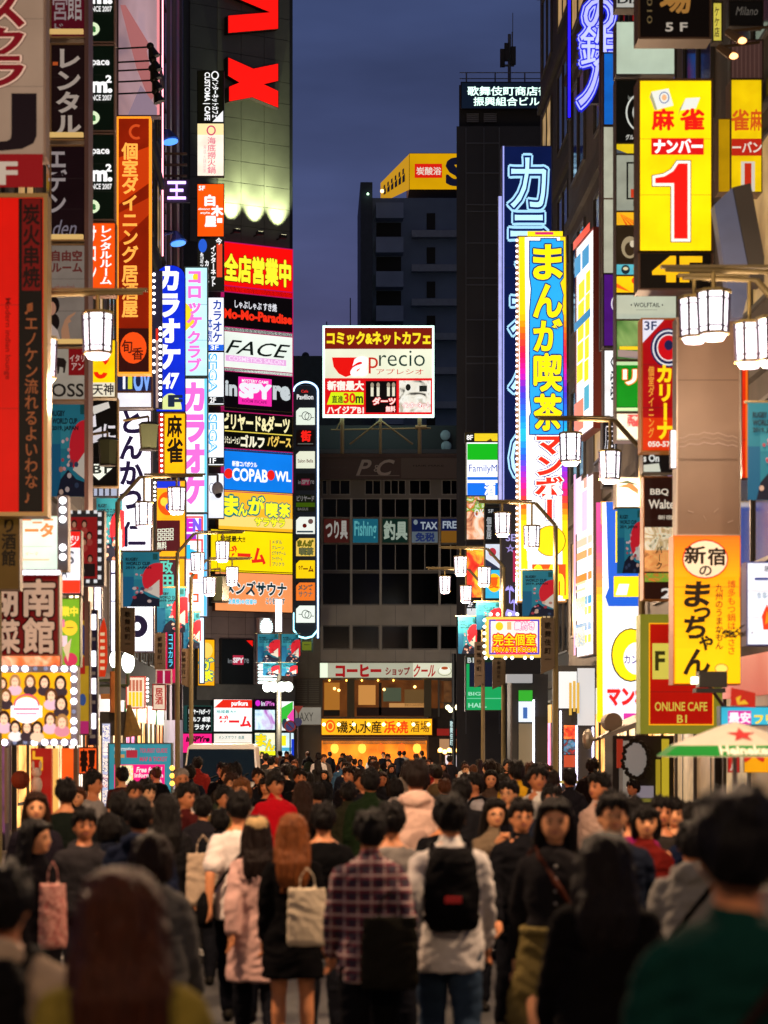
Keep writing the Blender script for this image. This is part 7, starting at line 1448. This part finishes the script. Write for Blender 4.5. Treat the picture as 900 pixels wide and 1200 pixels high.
        for sg in (-1, 1):
            x = sg*.115
            limb(m, [(x*.9, .14, 1.38, .022), (x*.9, .07, 1.45, .022), (x*.9, -.06, 1.43, .022), (x, -.135, 1.33, .022), (x*1.15, -.14, 1.2, .022), (x*1.45, -.05, 1.07, .02), (x*1.1, .13, 1.03, .02)], 8)
    elif kind == 'tote':
        tower(m, [(0, 0, -.40, .15, .035), (0, 0, -.36, .165, .05), (0, 0, -.15, .16, .045), (0, 0, 0.0, .15, .02)]); vox = .012; amp = .008
        for sg in (-1, 1): limb(m, [(sg*.07, 0, -.03, .009), (sg*.05, 0, .09, .009), (0, 0, .14, .009)], 6)
    elif kind == 'sling':
        limb(m, [(-.13, .1, 1.40, .018), (-.10, .03, 1.462, .018), (-.09, -.08, 1.42, .018), (.02, -.165, 1.25, .018), (.16, -.13, 1.03, .018), (.225, .0, .93, .018), (.16, .135, 1.03, .018), (.0, .155, 1.24, .018), (-.13, .1, 1.40, .018)], 8)
        tower(m, [(.24, .05, .72, .05, .14), (.25, .05, .76, .065, .16), (.25, .05, .9, .06, .15), (.24, .05, .98, .03, .12)]); amp = .006
    elif kind == 'glasses':
        vox = .0035; amp = 0; sm = 0
        for sg in (-1, 1):
            for q in range(14):
                a, b = 2*PI*q/14, 2*PI*(q+1)/14; limb(m, [(sg*.033+.024*math.cos(a), -.101, 1.585+.019*math.sin(a), .0028), (sg*.033+.024*math.cos(b), -.101, 1.585+.019*math.sin(b), .0028)], 5)
            limb(m, [(sg*.056, -.098, 1.59, .0028), (sg*.082, 0, 1.59, .0028)], 5)
        limb(m, [(-.01, -.103, 1.588, .0028), (.01, -.103, 1.588, .0028)], 5)
    me = ev_mesh(m, vox, sm, kind)
    if amp: wrinkle(me, amp, sc, len(GARM)*1.7, kind.startswith('hair'))
    me.polygons.foreach_set('use_smooth', [True]*len(me.polygons)); me.materials.append(NM); me.update()
    GARM[key] = me
    return me
SKINS = [mat(c, .5, vary=.08, vscale=14, spec=.35) for c in ('#c98458', '#d49468', '#b8744c', '#dca67c')]
LIPS, EYES, BROWS = mat('#9a5048', .5), mat('#0c0808', .2), mat('#140c08', .7)
def cloth(h, v=.08, r=.88): return mat(h, r, vary=v, vscale=22, bump=.3, spec=.05)
def hairm(h):
    key = 'strands' + h
    if key in MATS: return MATS[key]
    m = mat(h, .45, vary=.55, vscale=2.0, bump=.8, spec=.18, grime=.001); n = m.node_tree
    no = [q for q in n.nodes if q.type == 'TEX_NOISE'][0]; tc_ = [q for q in n.nodes if q.type == 'TEX_COORD'][0]
    mp_ = n.nodes.new('ShaderNodeMapping'); mp_.inputs['Scale'].default_value = (70, 70, 5)
    n.links.new(tc_.outputs['Object'], mp_.inputs[0]); n.links.new(mp_.outputs[0], no.inputs['Vector'])
    MATS[key] = m
    return m
def plaid():
    m = bpy.data.materials.new('plaid_cloth'); m.use_nodes = True; n = m.node_tree; b = n.nodes['Principled BSDF']; b.inputs['Roughness'].default_value = .85
    t = n.nodes.new('ShaderNodeTexCoord'); sp = n.nodes.new('ShaderNodeSeparateXYZ'); n.links.new(t.outputs['Object'], sp.inputs[0])
    def band(sock, per, off, w):
        a = n.nodes.new('ShaderNodeMath'); a.operation = 'ADD'; a.inputs[1].default_value = 10+off; n.links.new(sock, a.inputs[0])
        q = n.nodes.new('ShaderNodeMath'); q.operation = 'MODULO'; q.inputs[1].default_value = per; n.links.new(a.outputs[0], q.inputs[0])
        c = n.nodes.new('ShaderNodeMath'); c.operation = 'LESS_THAN'; c.inputs[1].default_value = w; n.links.new(q.outputs[0], c.inputs[0]); return c.outputs[0]
    def mixc(prev, fac, col, k=1.0):
        x = n.nodes.new('ShaderNodeMix'); x.data_type = 'RGBA'
        mu = n.nodes.new('ShaderNodeMath'); mu.operation = 'MULTIPLY'; mu.inputs[1].default_value = k; n.links.new(fac, mu.inputs[0]); n.links.new(mu.outputs[0], x.inputs[0])
        if prev is None: x.inputs[6].default_value = lin('#3c2038')
        else: n.links.new(prev, x.inputs[6])
        x.inputs[7].default_value = lin(col); return x.outputs[2]
    c = None
    for ax in ('X', 'Z'):
        s_ = sp.outputs[ax]
        c = mixc(c, band(s_, .075, 0, .035), '#7a2430', .6); c = mixc(c, band(s_, .075, .02, .02), '#141428', .6); c = mixc(c, band(s_, .075, .055, .009), '#d8c8c0', .75)
    n.links.new(c, b.inputs['Base Color'])
    return m
PLAID = plaid()
def spots(h1, h2):
    return picture_mat([h1, h2, h1, '#d8b8a0'], 16, 0)
def sub(name, me, parent, mt):
    o = bpy.data.objects.new(name, me); COL.objects.link(o); o.parent = parent
    o.material_slots[0].link = 'OBJECT'; o.material_slots[0].material = mt
    return o
HB, HDB, HBR = '#0d0908', '#1a0f0b', '#4a2814'
rj = random.Random(17)
def person(label, x, D, H, face, p='stand', sex='m', hair='short', hc=HB, top=('tshirt', '#303030'), bot=('trousers', '#15161c'), shoes='#1a1816', group=None, X=None, skin=0, hat=None, legs=None, wide=1.0):
    """face: degrees, 0 looks at the camera, 180 walks away."""
    X = (x-VX)*D/F if X is None else X
    t = thing('person', label, 'person', (X, D, .006 if -3.2 < X < 4.85 else .102), R(face), group)
    k = H/1.715; t.scale = (k*wide, k*wide, k)
    b = bpy.data.objects.new('body', body_mesh(p, sex)); COL.objects.link(b); b.parent = t
    for i, mm_ in enumerate((SKINS[skin % 4], LIPS, EYES, BROWS)): b.material_slots[i].link = 'OBJECT'; b.material_slots[i].material = mm_
    ho = sub('hair', garment('hair_'+hair, 'stand', 'm'), t, hairm(hc)); q_ = rj.uniform(.985, 1.035); ho.scale = (q_, q_, rj.uniform(.996, 1.006))
    tc_ = top[1] if not isinstance(top[1], str) else cloth(top[1])
    sub({'tshirt': 't_shirt', 'dress': 'dress', 'coat': 'coat'}.get(top[0], top[0]), garment(top[0], p, sex), t, tc_)
    if bot: sub(bot[0], garment(bot[0], p, sex), t, cloth(bot[1]))
    sub('shoes', garment('shoes', p, sex), t, cloth(shoes, .1, .5))
    if hat: sub('cap', garment('cap', 'stand', 'm'), t, cloth(hat))
    return t
def carry(name, label, cat, kind, pt, colr, off=(0, 0, 0), rz=0.0, m_=None, scale=1.0, part=None):
    """A bag worn or held by person pt: a thing of its own in the same place."""
    M = pt.matrix_basis
    loc = M @ Vector(off)
    t = thing(name, label, cat, tuple(loc), pt.rotation_euler.z+rz); t.scale = tuple(s_*scale for s_ in pt.scale)
    sub(part or 'bag_body', garment(kind, 'stand', 'm'), t, m_ or cloth(colr, .2, .7)); return t
def hy(y, D): return EYE-(y-HY)*D/F

# ---- people one can tell apart, nearest first: head top in pixels gives the height
def P_(label, x, y, D, face, **k): return person(label, x, D, max(1.5, min(1.93, hy(y, D))), face, **k)
a = P_('man seen from behind in a dark green shirt, his black hair filling the picture corner', 864, 905, 5.7, 176, top=('shirt', '#0b302a'), wide=1.0)
carry('sling_bag', 'dark strap and bag across the back of the dark green shirt', 'bag', 'sling', a, '#1c1412')
P_('woman in a black coat with very long dark hair hanging down her back', 709, 976, 9.8, 178, p='walk', sex='f', hair='long', hc='#120a08', top=('coat', '#0f0d0e'), wide=1.1)
P_('woman in an olive coat with dark brown hair reaching below her collar', 142, 1022, 6.4, 182, sex='f', hair='long', hc='#42200f', top=('coat', '#857530'), wide=1.12)
a = P_('person with dark hair in a beige jacket cut by the picture edge', 4, 1014, 7.4, 170, top=('hoodie', '#a8937c'), hc='#0e0a08')
carry('backpack', 'black backpack on the beige jacket at the picture edge', 'backpack', 'backpack', a, '#0c0a0a')
P_('woman in a grey jacket with a brown black bob, behind the olive coat', 178, 976, 11.5, 178, p='walk2', sex='f', hair='bob', hc='#20120c', top=('jacket', '#504e4c'))
a = P_('man in a red and navy plaid shirt walking away', 434, 950, 13.4, 181, p='walk', top=('shirt', PLAID), bot=('trousers', '#101014'))
carry('shoulder_bag', 'big dark olive shoulder bag behind the plaid shirt', 'bag', 'tote', a, '#1c1a14', (-.1, .2, 1.12), 0, scale=1.0)
a = P_('man in a white shirt and blue jeans wearing a black backpack', 527, 932, 13.6, 180, p='walk2', top=('shirt', '#d6d0cc'), bot=('trousers', '#2c3c50'), shoes='#d0ccc8')
b = carry('backpack', 'black backpack with a small red badge on the white shirt', 'backpack', 'backpack', a, '#0a090c')
m = MB(); m.box(-.045, .045, .333, .345, 1.14, 1.175, mat('#c01818', .5, vary=.1)); o = m.build('badge', b)
P_('woman in a black dress with long chestnut hair and bare legs', 343, 956, 15.4, 180, p='stand', sex='f', hair='long', hc='#7a4420', top=('dress', '#0b0a0c'), bot=None, shoes='#141214')
q = thing('tote_bag', 'flat white canvas tote bag at the side of the black dress', 'bag', tuple(at(360, 1041, 15.1)), R(12)); q.scale = (.8, .9, .9); sub('bag_body', garment('tote', 'stand', 'm'), q, cloth('#c4b49c'))
P_('woman in a dusty pink coat and a beige cap', 301, 958, 16.1, 186, p='walk2', sex='f', hair='long', hc='#1a0e0a', top=('coat', '#c8a098'), hat='#b09468')
a = P_('man in a white t-shirt with a black bag strap over his back', 280, 929, 17.6, 180, p='walk2', top=('tshirt', '#dcd0cc'), bot=('trousers', '#12131a'))
carry('sling_bag', 'black sling bag across the white t-shirt', 'bag', 'sling', a, '#0c0b0d')
P_('tall man in a pale pink printed sweatshirt standing above the crowd', 487, 890, 19.5, 180, p='stand', top=('hoodie', '#d8b4a4'), hc=HDB, wide=1.02)
P_('man in a grey shirt half hidden behind the plaid shirt', 459, 941, 15.4, 178, top=('tshirt', '#7a7470'))
P_('man in a black t-shirt between the chestnut hair and the plaid shirt', 379, 941, 16.9, 180, top=('tshirt', '#0c0c0e'))
P_('person in a dark green jacket with a pale stripe walking away', 434, 903, 24, 180, p='walk', top=('jacket', '#1c2a18'))
P_('man in a red and white jacket and a dark grey cap', 323, 905, 24.5, 30, p='walk', top=('jacket', '#c01220'), hat='#2a2624', skin=2)
a = P_('woman with long dark hair in a dark cardigan and a khaki skirt', 650, 937, 13.1, -4, p='walk', sex='f', hair='long', hc='#0e0808', top=('blouse', '#1e1c1e'), bot=('skirt', '#6a5c34'), skin=1, shoes='#c8bca8')
m = MB()
for q in range(18):
    a0, a1 = 2*PI*q/18, 2*PI*(q+1)/18; m.bar((.172*math.cos(a0), .132*math.sin(a0), 1.02), (.172*math.cos(a1), .132*math.sin(a1), 1.02), .02, cloth('#8a7a48'), 6)
m.ball((.02, -.15, 1.02), .03, cloth('#8a7a48')); m.bar((.02, -.155, 1.01), (-.03, -.19, .84), .014, cloth('#8a7a48'), 6); m.bar((.02, -.155, 1.01), (.06, -.185, .88), .014, cloth('#8a7a48'), 6); m.build('belt', a)
for q in range(5): m = MB(); m.ball((0, -.148+.004*q if q else -.15, 1.36-.065*q), .010, mat('#8a8480', .3), ry=.006); m.build('button', a)
carry('sling_bag', 'brown strap bag on the dark cardigan', 'bag', 'sling', a, '#4a2418')
a = P_('man with glasses in a navy jacket behind the long black hair', 718, 931, 13.9, 3, top=('jacket', '#141a28'), skin=1); sub('glasses', garment('glasses', 'stand', 'm'), a, mat('#101010', .3))
a = P_('man with glasses in black beside the dark cardigan', 611, 938, 16.6, 8, p='walk2', top=('shirt', '#101014')); sub('glasses', garment('glasses', 'stand', 'm'), a, mat('#101010', .3))
a = P_('woman holding a phone up in front of her chin', 580, 937, 18.6, 10, p='phone', sex='f', hair='long', hc='#0f0a08', top=('shirt', '#6a5a48'), skin=1); sub('glasses', garment('glasses', 'stand', 'm'), a, mat('#101010', .3))
q = thing('mobile_phone', 'dark mobile phone held up by the woman in brown', 'phone', tuple(a.matrix_basis @ Vector((0, -.29, 1.43))), a.rotation_euler.z); m = MB(); m.box(-.037, .037, -.004, .004, -.075, .075, mat('#0c0c10', .2)); m.build('phone_body', q)
P_('woman in a maroon cardigan with short curly black hair', 757, 944, 16.4, -2, p='bag', sex='f', hair='bob', hc='#0c0807', top=('shirt', '#5a1410'), skin=1)
P_('man in a dark shirt just behind the maroon cardigan', 775, 935, 18.2, 5, top=('tshirt', '#2a2624'), skin=2)
P_('young woman in a bright red top beside the dark haired couple', 791, 937, 18.8, -10, sex='f', hair='bob', top=('tshirt', '#b81418'), skin=1)
P_('young man in a pale pinkish long sleeved shirt looking aside', 702, 906, 21.5, -50, top=('shirt', '#b89a8c'), skin=2)
P_('young man in a white shirt facing the camera above the crowd', 630, 897, 23.5, 4, p='walk', top=('shirt', '#d8d4cc'), skin=2)
a = P_('boy with round glasses in a dark top, head turned aside', 596, 915, 23, -28, top=('tshirt', '#24242a'), skin=1); sub('glasses', garment('glasses', 'stand', 'm'), a, mat('#101010', .3))
P_('man in a dark blue shirt behind the dark cardigan', 646, 921, 21.8, 6, top=('shirt', '#1c2436'), skin=2)
P_('person in a yellow jacket with a black strap walking away', 605, 893, 28.5, 196, p='walk2', top=('jacket', '#d0a020'))
P_('woman in brown with long hair facing the camera in the mid crowd', 575, 903, 32, 0, p='walk', sex='f', hair='long', top=('shirt', '#4a3a30'), skin=1)
a = P_('man with a pale grey shirt and backpack turned sideways', 556, 907, 27.5, -75, p='walk', top=('tshirt', '#a8a4a8'), skin=2)
carry('backpack', 'dark backpack on the pale grey shirt', 'backpack', 'backpack', a, '#15161c')
P_('woman with loose brown hair facing the camera near the orange pillar', 42, 929, 18.5, 10, p='walk', sex='f', hair='long', hc='#2a160c', top=('jacket', '#1c1820'), skin=1)
P_('woman in black turned sideways with straight dark hair', 42, 960, 14.6, 72, p='bag', sex='f', hair='long', hc='#0c0808', top=('jacket', '#0e0c10'), skin=1)
q = thing('tote_bag', 'flowered pink tote bag hanging from a black sleeve', 'bag', tuple(at(62, 1036, 14.3)), R(30)); q.scale = (.55, .8, .95); sub('bag_body', garment('tote', 'stand', 'm'), q, spots('#a8524a', '#d8a090'))
P_('laughing young man in a dark hooded jacket with a pale collar', 99, 949, 16.6, 15, p='walk', top=('hoodie', '#282629'), skin=2)
P_('man in a dark green black shirt seen from behind near the shop front', 77, 913, 21.2, 190, top=('tshirt', '#141a16'))
P_('man in a grey t-shirt passing in front of the orange banner', 109, 905, 25.5, 80, p='walk', top=('tshirt', '#8a8684'), skin=2)
P_('man in a navy jacket with a pale collar walking away', 163, 936, 15.6, 182, p='walk', top=('hoodie', '#141a2c'))
P_('man in black walking away beside the navy jacket', 140, 929, 20, 170, top=('jacket', '#121214'))
a = P_('woman in a charcoal coat with long black hair walking away', 195, 931, 18.6, 178, p='walk2', sex='f', hair='long', top=('coat', '#1a191b'))
q = thing('tote_bag', 'cream cloth bag slung at the charcoal coat', 'bag', tuple(at(238, 1000, 18.4)), R(40)); sub('bag_body', garment('tote', 'stand', 'm'), q, cloth('#b09a84'))
P_('young man looking aside in front of the charcoal coat', 218, 920, 22.5, 48, top=('shirt', '#4a1a1a'), skin=2)
P_('man in a tan jacket with his head bowed', 263, 921, 23.5, 35, p='walk2', top=('jacket', '#7a6236'), skin=2)
P_('older grey haired man facing the camera beside the van', 213, 901, 28.5, 12, hair='thin', hc='#77706a', top=('jacket', '#3a3430'), skin=2)
P_('man with black hair walking away in front of the van windscreen', 275, 895, 31, 178, p='walk', top=('tshirt', '#1a1a1e'))
P_('woman with light brown hair beside the red and white jacket', 283, 912, 26.5, -20, sex='f', hair='bob', hc='#6a4020', top=('shirt', '#8a7a70'), skin=1)
P_('young man with tousled brown hair in front of the pink kiosk sign', 158, 916, 25, 20, hc='#20140c', top=('tshirt', '#26262c'), skin=2)
P_('man with a moustache in front of the wreath panel', 742, 914, 33, -65, top=('shirt', '#2a2a30'), skin=2)
a = P_('person in a grey hoodie with a dark strap beside the dark green shirt', 812, 962, 12.6, 172, p='walk', top=('hoodie', '#8d8a84'))
carry('sling_bag', 'dark strap over the grey hoodie', 'bag', 'sling', a, '#141210')
P_('man in a navy sweater beyond the grey hoodie', 815, 940, 16.5, 186, top=('shirt', '#141c34'))
P_('man in a purple magenta top behind the navy jacket', 741, 936, 17.6, 160, top=('tshirt', '#7a1650'))
P_('man in dark clothes at the far side of the pink coat', 258, 948, 20.5, 184, top=('jacket', '#16161a'))
P_('short haired person in charcoal between tan jacket and van', 238, 933, 22, 175, top=('shirt', '#26242a'))
P_('woman in navy between the laughing man and the navy jacket', 128, 954, 19, 190, sex='f', hair='bob', top=('jacket', '#161a26'))
P_('man in blue with short hair walking away in the mid crowd', 372, 918, 27, 183, p='walk', top=('tshirt', '#1c3450'))
P_('woman with long brown hair in the mid crowd beside the red jacket', 355, 915, 26, 172, sex='f', hair='long', hc='#2a160c', top=('coat', '#1a1614'))
P_('man in black beside the tall pink sweatshirt', 520, 938, 19, 178, top=('tshirt', '#131316'))
P_('bareheaded man in charcoal behind the black backpack', 541, 912, 22, 185, p='walk', top=('jacket', '#1e1e22'))
P_('man in olive beside the dark green jacket', 408, 917, 25.5, 180, top=('jacket', '#2a2a1e'))
P_('woman in white among dark jackets in the mid crowd', 463, 912, 30, 182, sex='f', hair='bob', top=('shirt', '#b8b0ac'))
# ---- the packed crowd further off
rc = random.Random(21)
dark = ['#121216', '#1a1a20', '#0e0f14', '#22201e', '#181c28', '#2a2420', '#101418', '#1c1618']
mid = ['#5a5450', '#7a7068', '#283a58', '#4a2020', '#6a5a40', '#b8b0a8', '#c8c4c0', '#384030', '#8a2a24', '#3a5a7a']
taken = [(o.location.x, o.location.y) for o in COL.objects if o.parent is None and o.get('category') == 'person']
poles = [(X, D) for _, X, D, _ in lamps]
n_ok = 0; tries = 0
looks = [('male', 'm', 'short'), ('male', 'm', 'short'), ('female', 'f', 'long'), ('female', 'f', 'bob'), ('male', 'm', 'short')]
while n_ok < 120 and tries < 6000:
    tries += 1
    D = 26 + (n_ok/120)**1.35*84 + rc.uniform(-2, 4)
    X = rc.uniform(-3.1, 4.75)
    xp = VX+X*F/D
    if not (60 < xp < 700): continue
    if D < 34 and 330 < xp < 600 and rc.random() < .3: continue
    if 50.5 < D < 57.5 and -3.2 < X < -.6: continue
    if any(abs(X-a_)**2*1.0+(D-b_)**2*.5 < .55**2 for a_, b_ in taken) or any(abs(X-a_) < .35 and abs(D-b_) < .5 for a_, b_ in poles): continue
    taken.append((X, D)); n_ok += 1
    lk, sx_, hr = rc.choice(looks); away = rc.random() < .6
    c = rc.choice(dark) if rc.random() < .68 else rc.choice(mid)
    H = rc.gauss(1.69, .06) if sx_ == 'm' else rc.gauss(1.58, .05)
    far = 'distant' if D > 60 else 'mid street'
    person('%s person in the packed crowd %s, %s' % ('dark clad' if c in dark else 'lighter clad', 'far down the street' if D > 60 else 'around the van', 'back turned' if away else 'facing us'), 0, D, max(1.48, min(1.84, H)), (180 if away else 0)+rc.uniform(-28, 28), p=rc.choice(['walk', 'walk2', 'stand']), sex=sx_, hair=hr, hc=rc.choice([HB, HB, HDB, '#2a160c', HBR]), top=(rc.choice(['tshirt', 'jacket', 'shirt', 'jacket']), c), bot=('trousers', rc.choice(dark)), group='pedestrians packed along the street', X=X, skin=rc.randrange(4))
bpy.data.scenes.remove(SCR)
bpy.context.view_layer.update()
